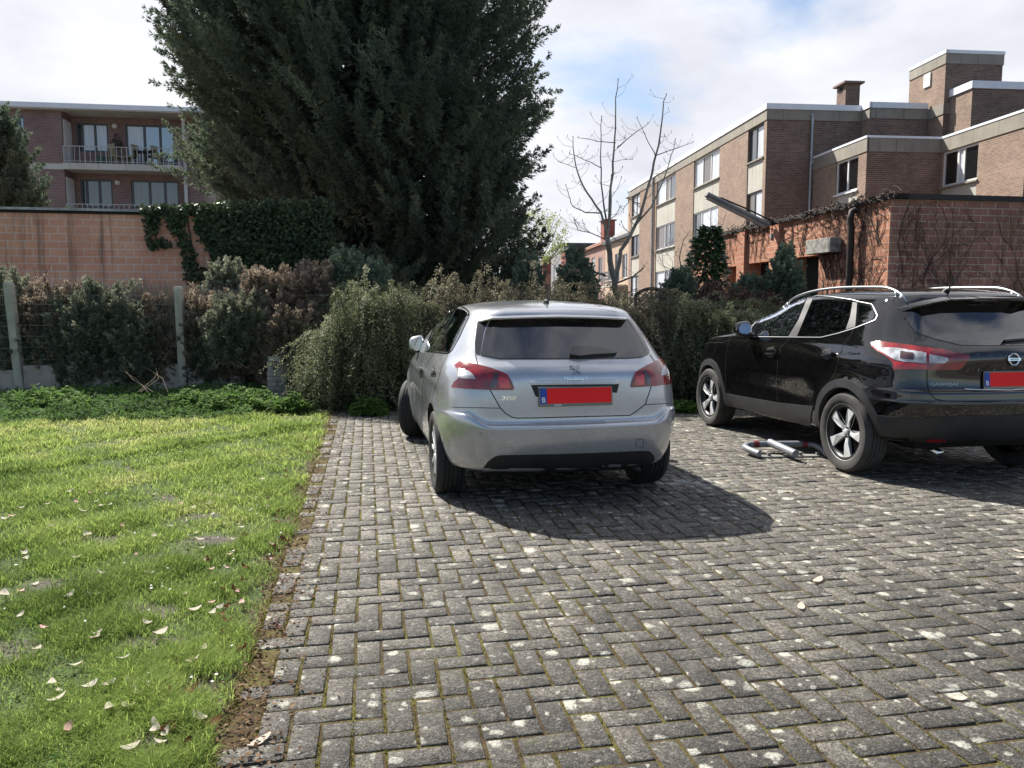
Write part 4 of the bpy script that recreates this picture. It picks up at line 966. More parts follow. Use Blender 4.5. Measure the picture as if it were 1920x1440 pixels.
def conifer(name, label, cx, cy, prof, npl, L, ns, sl, sw, mat, z0=0.0, trunk=0.3, up=0.75, fill=0, group=None, squash=1.0, cat='tree', lump=0.12, seed=0, droop=0.1, tb=0.0, fan=3, shift=0.0):
    t = empty(name, (cx, cy, z0), label, cat, group)
    zs, rs = np.array([p[0] for p in prof]), np.array([p[1] for p in prof])
    w = np.interp(np.linspace(zs[0], zs[-1], 400), zs, rs) + 0.15; cdf = np.cumsum(w) / w.sum()
    z = np.interp(RNG.random(npl), cdf, np.linspace(zs[0], zs[-1], 400)); a = RNG.random(npl) * 2 * pi
    lum = 1 + lump * (np.sin(a * 3 + z * 0.9 + seed) + np.sin(a * 5 - z * 1.7 + seed * 2) * 0.7 + 0.6 * np.sin(z * 2.6 + a * 2))
    R = np.interp(z, zs, rs) * lum * (0.52 + 0.44 * RNG.random(npl) ** 0.55)
    P0 = np.column_stack([cx + R * np.cos(a), cy + R * np.sin(a) * squash, z - 0.35 * L])
    D = np.column_stack([np.cos(a), np.sin(a), np.full(npl, up)]) + RNG.normal(0, 0.28, (npl, 3))
    top = np.clip((z - zs[-1] * 0.8) / (zs[-1] * 0.2), 0, 1)[:, None]; D = unit(D) * (1 - top * 0.6) + np.array([0, 0, 1.0]) * top
    parts = [plumes(P0, D, L * (0.7 + 0.6 * RNG.random(npl)), ns, sl, sw, droop, fan, tint=np.clip(tb + RNG.random(npl) * 0.62, 0, .95))]
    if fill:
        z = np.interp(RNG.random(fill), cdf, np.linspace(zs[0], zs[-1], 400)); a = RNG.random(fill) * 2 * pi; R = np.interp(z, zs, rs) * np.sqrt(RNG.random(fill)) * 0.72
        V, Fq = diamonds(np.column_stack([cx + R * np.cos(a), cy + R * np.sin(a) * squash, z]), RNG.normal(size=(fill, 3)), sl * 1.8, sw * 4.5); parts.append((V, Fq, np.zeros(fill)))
    V, Fq, T = join(parts); V[:, 2] = np.maximum(V[:, 2], z0 + 0.02)
    V[:, 0] += shift * np.clip((7.8 - V[:, 2]) / 4.6, 0, 1)
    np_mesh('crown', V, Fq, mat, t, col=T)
    b = MB(); b.tube([(cx, cy, z0 - 0.05), (cx + .02, cy, z0 + (zs[-1] - z0) * .4), (cx, cy, zs[-1] * 0.9)], [trunk, trunk * .7, trunk * .12], 10)
    for k in range(int(14 if trunk > 0.15 else 4)):
        aa = k * 2.4; zz_ = zs[0] + (zs[-1] - zs[0]) * (0.05 + 0.8 * k / 14); rr = np.interp(zz_, zs, rs) * 0.7
        b.tube([(cx, cy, zz_), (cx + rr * .5 * cos(aa), cy + rr * .5 * sin(aa), zz_ + rr * .12), (cx + rr * cos(aa), cy + rr * sin(aa), zz_ + rr * .4)], [trunk * .28, trunk * .2, trunk * .06], 6)
    b.build('trunk', M_BARK, t, smooth=radians(60), recalc=False)
    return t
tx = at(672, 500, 22.0)[0]
conifer('conifer_tree', 'huge dark green conifer rising above the hedge left of centre', tx, 22.0,
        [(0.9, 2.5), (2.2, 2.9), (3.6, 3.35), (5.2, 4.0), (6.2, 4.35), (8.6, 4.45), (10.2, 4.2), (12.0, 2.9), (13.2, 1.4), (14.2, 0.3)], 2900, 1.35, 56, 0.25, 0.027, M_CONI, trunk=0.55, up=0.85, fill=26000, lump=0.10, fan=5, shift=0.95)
tx = at(2, 300, 20.5)[0]
conifer('conifer_tree', 'slim dark conifer at the left edge behind the orange wall', tx, 20.5, [(0.8, 1.35), (3.0, 1.0), (4.6, 0.62), (5.8, 0.25), (6.4, 0.05)], 620, 0.75, 40, 0.18, 0.022, M_CONI, trunk=0.22, up=1.5, fill=3000, lump=0.05, fan=5)

# shrubs of the hedge behind the fence, one by one
def px_x(px, Y): return (px - 960) / F * Y
def shrub(px, Y, wpx, pytop, mat, label, zb=0.15, n=None, up=1.3, tb=0.0, dpt=0.30, group='hedge shrubs behind the wire fence', sl=0.11, L=0.34, name='hedge_shrub', spike=0.0):
    x = px_x(px, Y); R = max(0.12, wpx / 2 / F * Y - 0.45 * L); zt = at(px, pytop, Y)[2] - 0.12
    H = zt - zb
    prof = [(zb, R * .85), (zb + H * .2, R), (zb + H * .7, R), (zb + H * .9, R * (.85 - spike)), (zt - 0.02, R * (0.5 - spike * .8))] if group else [(zb, R * .75), (zb + H * .25, R), (zb + H * .6, R * .95), (zb + H * .85, R * (.72 - spike)), (zt - 0.05, R * (0.3 - spike * .5))]
    if group and wpx > 86: R *= 1.0; prof = [(a, b + 0.12) for a, b in prof]
    return conifer(name, label, x, Y, prof, n or int(330 + 760 * R * H), L, 28, sl, 0.020, mat, 0.0, 0.035, up, fill=int(1200 * R * H), group=group, squash=min(1.0, dpt / max(R, .1)), cat='shrub', lump=0.10, seed=px, tb=tb)
SH = [(210, 12.5, 130, 590, M_CYP, 'dark low middle of the hedge between the two concrete posts'), (320, 12.55, 100, 590, M_CYPB, 'dark brown low shrub just left of the middle post'), (480, 12.55, 130, 575, M_CYPB, 'brown shadowed hedge shrub right of the low grey green one'), (20, 12.5, 120, 600, M_CYPB, 'brown low hedge shrub left of the leaning post'), (72, 12.3, 100, 610, M_CYP, 'low dark hedge shrub at the foot of the leaning post'), (300, 12.5, 100, 560, M_CYPB, 'thin brown hedge shrub behind the horizontal wires'), (402, 12.5, 90, 600, M_CYP, 'low dark hedge shrub right of the middle post by the plinth'), (0, 12.4, 110, 515, M_CYP, 'dark green hedge shrub at the left edge behind the leaning post'), (112, 12.4, 130, 540, M_CYPB, 'browned hedge shrub right of the leaning post'),
      (165, 12.2, 130, 565, M_CYP, 'low green hedge shrub in front of the browned ones left of the middle post'), (215, 12.35, 100, 535, M_CYP, 'hedge shrub with one taller green tuft against the orange wall'), 
      (262, 12.25, 100, 580, M_CYP, 'low dark hedge shrub left of the horizontal wires'), (392, 12.55, 100, 545, M_CYPB, 'brown tipped hedge shrub right of the middle post'), (435, 12.9, 85, 498, M_CYP, 'hedge shrub with two pale upright spikes'), (455, 12.0, 90, 560, M_CYP, 'low grey green hedge shrub under the pale spikes'),
      (520, 12.45, 120, 512, M_CYPB, 'broad brown hedge shrub left of the arching bush'), (598, 12.9, 80, 497, M_CYPB, 'brown hedge shrub crown above the arching bush'), (650, 13.1, 85, 475, M_CYPG, 'blue green hedge shrub standing highest beside the arching bush'), (703, 13.2, 62, 494, M_CYPG, 'blue green hedge shrub just right of the highest one'), (545, 12.0, 100, 580, M_CYPB, 'low brown hedge shrub beside the pale brick pier')]
for a in SH:
    tb = 0.05; shrub(*a, tb=0.12 if a[3] < 500 else 0.0, zb=0.55 if a[0] in (385, 435, 455, 520) else 0.2)
# bare trimmed twig tops along the hedge
def twigs(pts, label, name='bare_twigs', mat=M_TWIG, rad=0.0048, group=None):
    b = MB()
    for P in pts: b.tube(P, [rad, rad * .8, rad * .4], 4, cap=False)
    return tag(b.build(name, mat, None, recalc=False), label, 'twigs', group)
def twig_row(px0, px1, Y, py0, py1, n, rnd):
    L = []
    for _ in range(n):
        px = rnd.uniform(px0, px1); y = Y + rnd.uniform(-.12, .25); p = at(px, py0 + rnd.uniform(-8, 40), y); q = at(px + rnd.gauss(0, 9), py1 + rnd.uniform(-6, 18), y + rnd.uniform(-.1, .1)); m = (p + q) / 2 + np.array([rnd.gauss(0, .02), 0, 0]); L.append([tuple(p), tuple(m), tuple(q)])
    return L
rr = random.Random(3)
twigs(twig_row(30, 200, 12.2, 595, 533, 480, rr), 'pale trimmed twig tops of the hedge left of its taller green tuft'); twigs(twig_row(235, 335, 12.2, 615, 533, 520, rr), 'pale bare twigs behind the fence wires next to the middle post')
twigs(twig_row(350, 470, 12.35, 605, 538, 260, rr), 'bare twig tops right of the middle post')
twigs([[tuple(at(82, 540, 13.0)), tuple(at(84, 515, 13.0)), tuple(at(99, 490, 13.0))], [tuple(at(84, 540, 13.0)), tuple(at(85, 520, 13.0)), tuple(at(86, 498, 13.0))], [tuple(at(72, 540, 13.0)), tuple(at(66, 515, 13.0)), tuple(at(63, 497, 13.0))]], 'thin red shoots against the orange wall', 'red_shoots', simple('red_shoot', (0.16, 0.04, 0.03), .7), 0.006)
twigs(twig_row(560, 700, 12.0, 690, 640, 0, rr) + [[tuple(gnd(470 + rr.uniform(-60, 70), 735)), tuple(at(450 + rr.uniform(-70, 80), 690, 11.6)), tuple(at(440 + rr.uniform(-70, 90), 640, 11.8))] for _ in range(12)] + [[tuple(at(255 + rr.uniform(-30, 60), 735, 10.8)), tuple(at(262 + rr.uniform(-40, 50), 710, 11)), tuple(at(250 + rr.uniform(-40, 60), 690, 11.2))] for _ in range(6)], 'loose dry stalks hanging over the fence plinth', 'dry_stalks', simple('straw', (0.24, 0.18, 0.12), .9, var=.4), 0.004)

# ------------------------------------------------------------------ arching cotoneasters
def arching(label, cx, cy, rx, ry, h, nb, mat, seed, per=60, lmin=0.024, fillk=1.0, name='arching_shrub', lside=0.0):
    rg = np.random.default_rng(seed); t = empty(name, (cx, cy, 0), label, 'shrub')
    a = rg.random(nb) * 2 * pi; bias = rg.random(nb) < 0.62; a = np.where(bias, -pi / 2 + rg.normal(0, 0.95, nb), a)
    s0 = rg.random(nb)
    c, s = np.cos(a), np.sin(a)
    hs = h * (0.55 + 0.5 * rg.random(nb) ** 0.6)
    hs = hs * (1 + 0.10 * np.sin(3 * a + seed) + 0.05 * np.sin(7 * a + seed * 2)) * np.where(rg.random(nb) < 0.05, 1.08, 1.0) * (1 - lside * np.clip(-c, 0, 1))
    k0, k1, k2 = 0.10 + 0.55 * s0, 0.42 + 0.42 * s0, 0.88 + 0.22 * rg.random(nb)
    off = rg.normal(0, 0.30, nb) * rx
    B0 = np.column_stack([cx + off * 0.7 + c * rx * k0, cy + s * ry * k0, hs * 0.72]); B1 = np.column_stack([cx + off * 0.85 + c * rx * k1, cy + s * ry * k1, hs * 1.22])
    ez = hs * (0.02 + 0.55 * rg.random(nb) ** 1.5); B2 = np.column_stack([cx + off * 0.9 + c * rx * k2, cy + s * ry * k2, ez])
    tt = np.linspace(0, 1, per)[None, :, None]
    P = (1 - tt) ** 2 * B0[:, None] + 2 * tt * (1 - tt) * B1[:, None] + tt * tt * B2[:, None]
    P = P + np.cumsum(rg.normal(0, 0.006, P.shape), 1)
    T = unit(np.gradient(P, axis=1))
    br = rg.random(nb)
    Vs, Fs, Ts, k = [], [], [], 0
    for j in range(3):
        r = unit(rg.normal(size=P.shape)); D = unit(T * 0.6 + r * 0.9)
        Q = (P + r * 0.012 + rg.normal(0, 0.008, P.shape)).reshape(-1, 3)
        V, Fq = diamonds(Q, D.reshape(-1, 3), lmin + 0.014 * rg.random(len(Q)), 0.011 + 0.008 * rg.random(len(Q)), rg); Vs.append(V); Fs.append(Fq + k); k += len(V)
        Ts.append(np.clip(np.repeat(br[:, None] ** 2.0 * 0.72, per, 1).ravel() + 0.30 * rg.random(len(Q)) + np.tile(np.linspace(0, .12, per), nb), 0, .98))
    # side twigs
    m = rg.integers(0, nb, nb * 3); q = rg.integers(6, per - 2, nb * 3); Pb = P[m, q]; Db = unit(T[m, q] + 0.9 * rg.normal(size=(nb * 3, 3)) + np.array([0, 0, -.25])); st = np.linspace(0, 0.20, 12)
    Pt = Pb[:, None] + Db[:, None] * st[None, :, None] + np.array([0, 0, -1.0]) * (st ** 2 * 1.2)[None, :, None]; Pt = Pt.reshape(-1, 3)
    V, Fq = diamonds(Pt + rg.normal(0, .008, Pt.shape), rg.normal(size=Pt.shape), lmin + 0.012 * rg.random(len(Pt)), 0.012, rg); Vs.append(V); Fs.append(Fq + k); k += len(V); Ts.append(np.clip(np.repeat(br[m] * 0.5, 12) + .3 * rg.random(len(Pt)), 0, .98))
    # inner leaves, tinted darkest to paint the shade between the strands
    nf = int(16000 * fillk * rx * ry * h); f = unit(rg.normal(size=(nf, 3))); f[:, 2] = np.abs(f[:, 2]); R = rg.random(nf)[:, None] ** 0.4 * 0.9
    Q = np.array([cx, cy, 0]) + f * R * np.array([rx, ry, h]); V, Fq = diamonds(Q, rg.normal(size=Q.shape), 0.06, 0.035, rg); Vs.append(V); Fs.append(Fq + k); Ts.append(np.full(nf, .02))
    V = np.concatenate(Vs); V[:, 2] = np.maximum(V[:, 2], 0.01)
    np_mesh('foliage', V, np.concatenate(Fs), mat, t, col=np.concatenate(Ts))
    b = MB()
    for i in range(0, nb, 3): b.tube([(cx + rg.normal(0, .12), cy + rg.normal(0, .1), 0), tuple(B0[i] * .8 + np.array([cx, cy, 0]) * .2), *[tuple(P[i, j]) for j in range(2, per, 12)]], [0.012, .009, *[.006 - .0008 * j for j in range(len(range(2, per, 12)))]], 4, cap=False)
    b.build('stems', M_TWIGB, t, smooth=True, recalc=False)
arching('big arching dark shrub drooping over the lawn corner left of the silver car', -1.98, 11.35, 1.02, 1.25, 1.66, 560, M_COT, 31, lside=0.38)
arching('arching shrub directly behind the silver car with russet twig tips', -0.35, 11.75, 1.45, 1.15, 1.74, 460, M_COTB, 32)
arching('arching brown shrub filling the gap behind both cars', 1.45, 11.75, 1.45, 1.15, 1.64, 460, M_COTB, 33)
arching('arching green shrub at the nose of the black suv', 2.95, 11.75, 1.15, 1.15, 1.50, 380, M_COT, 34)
arching('tall arching shrub top between the conifer hedge and the silver car', -1.75, 12.3, 1.0, 0.8, 1.70, 260, M_COT, 36)

# ------------------------------------------------------------------ other trees and shrubs
def small_conifer(px, Y, wpx, pytop, mat, label, zb=0.9, **k): return shrub(px, Y, wpx, pytop, mat, label, zb=zb, group=None, name='young_conifer', up=1.6, sl=0.11, L=0.34, **k)
small_conifer(990, 13.4, 55, 482, M_CYPG, 'small dark conifer poking above the hedge below the pale green tree', spike=.2); small_conifer(1080, 13.6, 72, 470, M_CYPG, 'young dark conifer left of the bare tree', spike=.25)
small_conifer(1270, 13.2, 36, 512, M_CYPG, 'narrow dark conifer beside the lattice panel'); small_conifer(1468, 13.0, 58, 470, M_CYPG, 'blue green young conifer in front of the dark green garage door', spike=.1); small_conifer(1398, 13.2, 34, 525, M_CYPG, 'little grey green conifer among the russet shrub')
# laurel with large shiny leaves at the end of the garage
t = empty('laurel', (px_x(1312, 16.6), 16.6, 0), 'evergreen with large shiny leaves at the far end of the garage', 'shrub')
n = 4200; zz_ = np.sqrt(RNG.random(n)); zc = 0.6 + 2.5 * RNG.random(n) ** 0.8; R = 0.46 * np.clip(1.15 - (zc - 1.4) ** 2 / 3.4, 0.2, 1); a = RNG.random(n) * 2 * pi
P = np.column_stack([px_x(1316, 16.6) + (zc - 2) * 0.12 + R * np.cos(a) * np.sqrt(RNG.random(n)), 16.6 + R * np.sin(a), zc]); D = np.column_stack([np.cos(a), np.sin(a), RNG.normal(-.2, .5, n)])
V, Fq = diamonds(P, D, .12 + .06 * RNG.random(n), .05 + .02 * RNG.random(n), up=np.array([-.4, 0, 1.0])); np_mesh('crown', V, Fq, M_LAUR, t, col=RNG.random(n))
b = MB(); b.tube([(t.location.x, 16.6, 0), (t.location.x + .1, 16.6, 2.6)], [.04, .015], 6); b.build('trunk', M_BARK, t, smooth=True)
# russet shrubs with drooping twigs at the right end of the hedge
def russet(px, Y, wpx, pytop, label, n=1500, zb=0.7):
    x = px_x(px, Y); R = wpx / 2 / F * Y; zt = at(px, pytop, Y)[2]; t = empty('russet_shrub', (x, Y, 0), label, 'shrub')
    a = RNG.random(n) * 2 * pi; q = np.sqrt(RNG.random(n)); z = zb + (zt - zb) * (1 - q ** 2 * .6) * (.3 + .7 * RNG.random(n) ** .5)
    P = np.column_stack([x + R * q * np.cos(a), Y + R * .7 * q * np.sin(a), z]); V, Fq = diamonds(P, RNG.normal(size=(n, 3)) + np.array([0, 0, -.3]), .035 + .03 * RNG.random(n), .025, RNG); np_mesh('foliage', V, Fq, M_RED, t, col=RNG.random(n))
    b = MB(); r = random.Random(int(px))
    for _ in range(90):
        aa = r.uniform(0, 2 * pi); rr_ = R * r.uniform(.3, 1.05); zt_ = zb + (zt - zb) * r.uniform(.5, 1.0)
        b.tube([(x, Y, 0.1), (x + rr_ * .4 * cos(aa), Y + rr_ * .4 * sin(aa), zt_ * .85), (x + rr_ * .8 * cos(aa), Y + rr_ * .8 * sin(aa), zt_), (x + rr_ * 1.1 * cos(aa), Y + rr_ * 1.1 * sin(aa), zt_ - r.uniform(.1, .5))], [.012, .008, .005, .003], 4, cap=False)
    b.build('stems', M_TWIGB, t, smooth=True, recalc=False)
russet(1335, 12.9, 80, 520, 'russet leaved shrub in front of the laurel'); russet(1385, 12.6, 110, 532, 'russet shrub with drooping brown twigs behind the mirror of the black suv', 1300); russet(1440, 12.6, 90, 540, 'brown shrub below the young conifer behind the black suv', 1000)

# bare tree with several stems
def branch_tree(name, label, stems, Y, mat, r0, seed, twig=True, leaf=None):
    rg = random.Random(seed); x0 = at(*stems[0][0][0], Y); t = empty(name, (x0[0], Y, 0), label, 'tree')
    b = MB(); tips = []
    for P, ra, rb in stems:
        n_ = len(P); dy = rg.uniform(-.5, .5); pts = [Vector(at(px, py, Y + dy * (i / max(1, n_ - 1)))) for i, (px, py) in enumerate(P)]
        fine = []
        for i in range(n_ - 1):
            for s in (0, .34, .67): fine.append(pts[i].lerp(pts[i + 1], s) + Vector((rg.gauss(0, .008), rg.gauss(0, .02), 0)))
        fine.append(pts[-1]); rb = rb * .55; ra = ra * .54; k = len(fine); R = [ra + (rb - ra) * (i / (k - 1)) ** .8 for i in range(k)]
        b.tube(fine, R, 8)
        bud = fine[-1]; b.tube([bud - Vector((0, 0, .01)), bud + Vector((0, 0, .012)), bud + Vector((0, 0, .04))], [rb, rb * 1.7, .002], 5)
        if twig:
            for i in range(2, k - 1):
                if rg.random() < 0.8 and R[i] < 0.04:
                    d = (fine[i + 1] - fine[i]).normalized(); s = Vector((rg.choice((-1, 1)) * rg.uniform(.5, 1), rg.uniform(-.7, .7), rg.uniform(.0, .7))).normalized()
                    ln = rg.uniform(.18, .55) * (0.6 + 14 * R[i]); e1 = fine[i] + s * ln * .55; e2 = e1 + (s * .6 + Vector((0, 0, .55))).normalized() * ln * .5
                    rr_ = max(.0034, R[i] * .26); b.tube([fine[i], e1, e2], [rr_, rr_ * .8, rr_ * .55], 5); b.tube([e2 - Vector((0, 0, .01)), e2 + Vector((0, 0, .012)), e2 + Vector((0, 0, .04))], [rr_ * .5, rr_ * 1.5, .002], 5)
                    for q in (e1,):
                        if rg.random() < .6:
                            g = q + (s + Vector((rg.gauss(0, .5), rg.gauss(0, .5), rg.uniform(-.2, .6)))).normalized() * ln * .45; b.tube([q, g], [rr_ * .6, rr_ * .4], 4); b.tube([g, g + Vector((0, 0, .03))], [rr_ * 1.3, .002], 5)
    b.build('trunk', mat, t, smooth=True, recalc=False)
    return t
m_ = lambda pts: [(1040 + x / 3.43, 140 + y / 3.43) for x, y in pts]
ST = [(m_([(400, 1440), (385, 1330), (355, 1200), (338, 1050)]), .125, .085), (m_([(338, 1050), (350, 880), (372, 640), (388, 420), (395, 200), (408, 35)]), .06, .012), (m_([(338, 1050), (300, 885), (210, 760), (140, 620), (120, 500), (118, 405)]), .05, .011),
      (m_([(330, 930), (297, 700), (298, 450), (302, 275)]), .035, .011), (m_([(300, 890), (200, 885), (115, 850), (90, 770), (72, 715)]), .026, .009), (m_([(390, 1340), (430, 1130), (520, 970), (580, 800), (640, 560), (680, 400), (700, 200), (718, 130)]), .085, .011),
      (m_([(520, 970), (620, 850), (700, 680), (750, 520), (775, 420)]), .04, .010), (m_([(650, 530), (600, 430), (530, 280)]), .022, .009), (m_([(650, 520), (760, 480), (890, 435)]), .02, .008), (m_([(395, 470), (500, 390), (600, 315)]), .02, .008), (m_([(390, 440), (280, 430), (150, 405)]), .018, .008),
      (m_([(330, 1060), (240, 1020), (150, 1000), (128, 935)]), .022, .009), (m_([(240, 1022), (200, 1000), (178, 940)]), .014, .008), (m_([(400, 1340), (500, 1300), (565, 1250)]), .035, .022), (m_([(330, 1290), (250, 1270)]), .05, .03), (m_([(370, 640), (360, 900), (330, 1100)]), .02, .03), (m_([(300, 600), (200, 550), (95, 508)]), .018, .008), (m_([(130, 600), (60, 570), (25, 560)]), .012, .006), (m_([(375, 560), (450, 545), (500, 545)]), .010, .006), (m_([(550, 830), (480, 800), (440, 870)]), .02, .009)]
branch_tree('bare_tree', 'bare multi-stemmed tree with budded twigs between the conifer and the apartment block', ST, 15.0, M_TWIG, .1, 4)
# pale leafing tree further off, and the thin climbing stems on the facade
g_ = lambda pts: [(940 + x / 6.4, 380 + y / 6.4) for x, y in pts]
ST2 = [(g_([(380, 1000), (420, 820), (560, 700), (680, 560), (740, 400)]), .14, .02), (g_([(420, 820), (440, 560), (520, 300), (560, 120)]), .10, .02), (g_([(440, 560), (330, 420), (300, 250)]), .07, .02), (g_([(560, 700), (700, 600), (780, 420)]), .05, .015), (g_([(500, 640), (620, 420), (680, 230)]), .05, .015), (g_([(380, 900), (250, 700), (150, 560)]), .06, .02), (g_([(150, 660), (300, 590), (420, 520)]), .07, .03), (g_([(520, 500), (600, 300), (640, 180)]), .04, .015), (g_([(560, 700), (640, 760), (720, 640)]), .04, .015)]
pt = branch_tree('leafing_tree', 'pale green spring tree beyond the hedge right of the big conifer', ST2, 38.0, simple('pale_bark', (0.16, 0.14, 0.10), .9), .1, 9)
n = 5200; ang = RNG.random(n) * 2 * pi; q = np.sqrt(RNG.random(n)); c_ = at(1008, 445, 38.0)
P = np.column_stack([c_[0] + 1.45 * q * np.cos(ang) + RNG.normal(0, .1, n), 38 + RNG.normal(0, .9, n), c_[2] + 1.35 * q * np.sin(ang)]); kk = (wobble(P[:, 0] * 3, P[:, 2] * 3, 1.0, 3) + RNG.normal(0, .35, n)) > -0.05
V, Fq = diamonds(P[kk], RNG.normal(size=(kk.sum(), 3)), .10, .06); np_mesh('crown', V, Fq, M_PALE, pt, col=RNG.random(kk.sum()))
k_ = lambda pts: [(1040 + x / 3.43, 140 + y / 3.43) for x, y in pts]
branch_tree('bare_sapling', 'thin bare sapling in front of the apartment block near the laurel', [(k_([(850, 1400), (800, 1180), (830, 1060), (870, 1010)]), .03, .008), (k_([(850, 1260), (900, 1150), (1060, 1000), (1100, 900)]), .02, .006), (k_([(830, 1300), (700, 1230), (690, 1130), (760, 1060)]), .016, .005), (k_([(760, 1330), (680, 1200), (660, 1140)]), .014, .005), (k_([(740, 1330), (760, 1200), (720, 1150)]), .012, .005)], 17.5, M_TWIGB, .03, 12)

# ------------------------------------------------------------------ ivy on the orange wall
def wall_pt(px, py, proud=0.03):
    d = ray(px, py); n_ = np.array([*nrm(wa), 0]); o_ = np.array([*wo, 0]) + n_ * proud; c = np.array([0, 0, CAMH]); return c + d * (np.dot(o_ - c, n_) / np.dot(d, n_))
IVP = [([(262, 388), (430, 380), (615, 374), (618, 412), (430, 412), (360, 404), (270, 398)], 3200), ([(272, 395), (298, 400), (296, 425), (288, 445), (294, 466), (282, 466), (274, 440)], 340), ([(305, 398), (345, 405), (352, 450), (368, 480), (372, 525), (352, 530), (345, 480), (330, 440), (312, 420)], 800),
       ([(372, 398), (622, 394), (625, 560), (432, 560), (410, 520), (396, 474), (368, 432)], 12500), ([(372, 500), (388, 505), (398, 540), (380, 535)], 200), ([(296, 448), (318, 452), (322, 462), (300, 460)], 60)]
iv = empty('ivy', (px_x(450, 14.2), 14.2, 0), 'dark ivy hanging over the orange wall towards the big conifer', 'climbing plant')
Vs, Fs, Ts, k = [], [], [], 0
for poly, cnt in IVP:
    A = np.array(poly, float); lo, hi = A.min(0), A.max(0); q = lo + (hi - lo) * RNG.random((cnt * 3, 2)); q = q[in_poly(q, poly)][:cnt]
    for px, py in q:
        if px < 520 and wobble(px / 13.0, py / 13.0, 1.0, 2) + RNG.normal(0, .25) < -0.22 - max(0, (px - 400)) / 200: continue
        Vs.append(wall_pt(px + RNG.normal(0, 3), py + RNG.normal(0, 3), 0.03 + 0.10 * RNG.random() + (0.22 * RNG.random() if px > 400 else 0.0)))
P = np.array(Vs); n = len(P); D = RNG.normal(size=(n, 3)) * np.array([1, .5, 1]) + np.array([0, -.4, -.5])
V, Fq = diamonds(P, D, .06 + .035 * RNG.random(n), .055 + .02 * RNG.random(n), up=np.array([0, -1.0, .35])); np_mesh('leaves', V, Fq, M_IVY, iv, col=RNG.random(n) ** 1.3)
b = MB(); 
for px0 in (285, 330, 350, 400, 450, 500): b.tube([tuple(wall_pt(px0 + 12, 560 if px0 > 390 else 470)), tuple(wall_pt(px0 + 6, 440)), tuple(wall_pt(px0, 392))], .012, 5, cap=False)
b.build('stem', M_TWIGB, iv, recalc=False)
# ------------------------------------------------------------------ cars
def pchip(t, y, tq):
    t = np.asarray(t, float); y = np.asarray(y, float)
    h = np.diff(t); d = np.diff(y) / h; m = np.zeros_like(y)
    for i in range(1, len(y) - 1):
        if d[i - 1] * d[i] > 0:
            w1 = 2 * h[i] + h[i - 1]; w2 = h[i] + 2 * h[i - 1]
            m[i] = (w1 + w2) / (w1 / d[i - 1] + w2 / d[i])
    m[0], m[-1] = d[0], d[-1]
    k = np.clip(np.searchsorted(t, tq, 'right') - 1, 0, len(t) - 2)
    s = (tq - t[k]) / h[k]
    return ((1 + 2 * s) * (1 - s) ** 2 * y[k] + s * (1 - s) ** 2 * h[k] * m[k] + s * s * (3 - 2 * s) * y[k + 1] + s * s * (s - 1) * h[k] * m[k + 1])

def car_surface(keys, deform=None, sub=6, nR=26, nC=16, nS=110, nF=16):
    """stack of closed plan outlines; keys columns: zr zs zf | w wr wf | yr yf | bow rc lc"""
    K = np.array(keys, float)
    t = np.arange(len(K)); tq = np.linspace(0, len(K) - 1, (len(K) - 1) * sub + 1)
    C = [pchip(t, K[:, j], tq) for j in range(K.shape[1])]
    rows = []
    for i in range(len(tq)):
        zr, zs, zf, w, wr, wf, yr, yf, bow, rc, lc = [c[i] for c in C]
        ym = (yr + yf) / 2
        def side(y):
            a = np.clip((ym - y) / (ym - yr), 0, 1); b = np.clip((y - ym) / (yf - ym), 0, 1)
            return w - (w - wr) * a ** 2.6 - (w - wf) * b ** 3.0
        rc = min(rc, wr * 0.9); lc = min(lc, (ym - yr) * 0.8)
        x0 = wr - rc
        xs = np.linspace(0, x0, nR); R = np.stack([xs, yr + bow * (xs / max(wr, 1e-6)) ** 2], -1)
        y2 = yr + bow + lc
        P0, P2 = R[-1], np.array([side(y2), y2])
        P1 = np.array([wr + (side(y2) - wr) * 0.4, yr + bow])
        s = np.linspace(0, 1, nC + 2)[1:-1, None]
        Cn = (1 - s) ** 2 * P0 + 2 * s * (1 - s) * P1 + s * s * P2
        fb = 0.12 * (yf - yr) * 0.5; frc, flc = min(0.35, wf * 0.7), min(0.45, (yf - ym) * 0.6)
        y3 = yf - fb - flc
        ys = np.linspace(y2, y3, nS); Sd = np.stack([side(ys), ys], -1)
        Q0 = Sd[-1]; Q1 = np.array([wf, yf - fb]); Q2 = np.array([wf - frc, yf - fb * ((wf - frc) / max(wf, 1e-6)) ** 2])
        Fc = (1 - s) ** 2 * Q0 + 2 * s * (1 - s) * Q1 + s * s * Q2
        xf = np.linspace(wf - frc, 0, nF); Ff = np.stack([xf, yf - fb * (xf / max(wf, 1e-6)) ** 2], -1)
        L = np.concatenate([R, Cn, Sd, Fc, Ff])
        q = (L[:, 1] - yr) / (yf - yr)
        sm = lambda v: v * v * (3 - 2 * v)
        z = np.where(q < 0.5, zr + (zs - zr) * sm(np.clip(q / 0.5, 0, 1)), zs + (zf - zs) * sm(np.clip((q - 0.5) / 0.5, 0, 1)))
        rows.append(np.column_stack([L, z]))
    G = np.array(rows)                      # level, u, xyz   (right half, x >= 0)
    if deform is not None: G = deform(G)
    nl, nu = G.shape[:2]
    Lf = G[:, -2:0:-1].copy(); Lf[..., 0] *= -1
    A = np.concatenate([G, Lf], 1); nn = A.shape[1]
    V = A.reshape(-1, 3)
    faces = []
    for i in range(nl - 1):
        for j in range(nn):
            a, b = i * nn + j, i * nn + (j + 1) % nn
            faces.append((a, b, b + nn, a + nn))
    faces.append(tuple(range(nn - 1, -1, -1)))
    faces.append(tuple((nl - 1) * nn + j for j in range(nn)))
    return V, faces

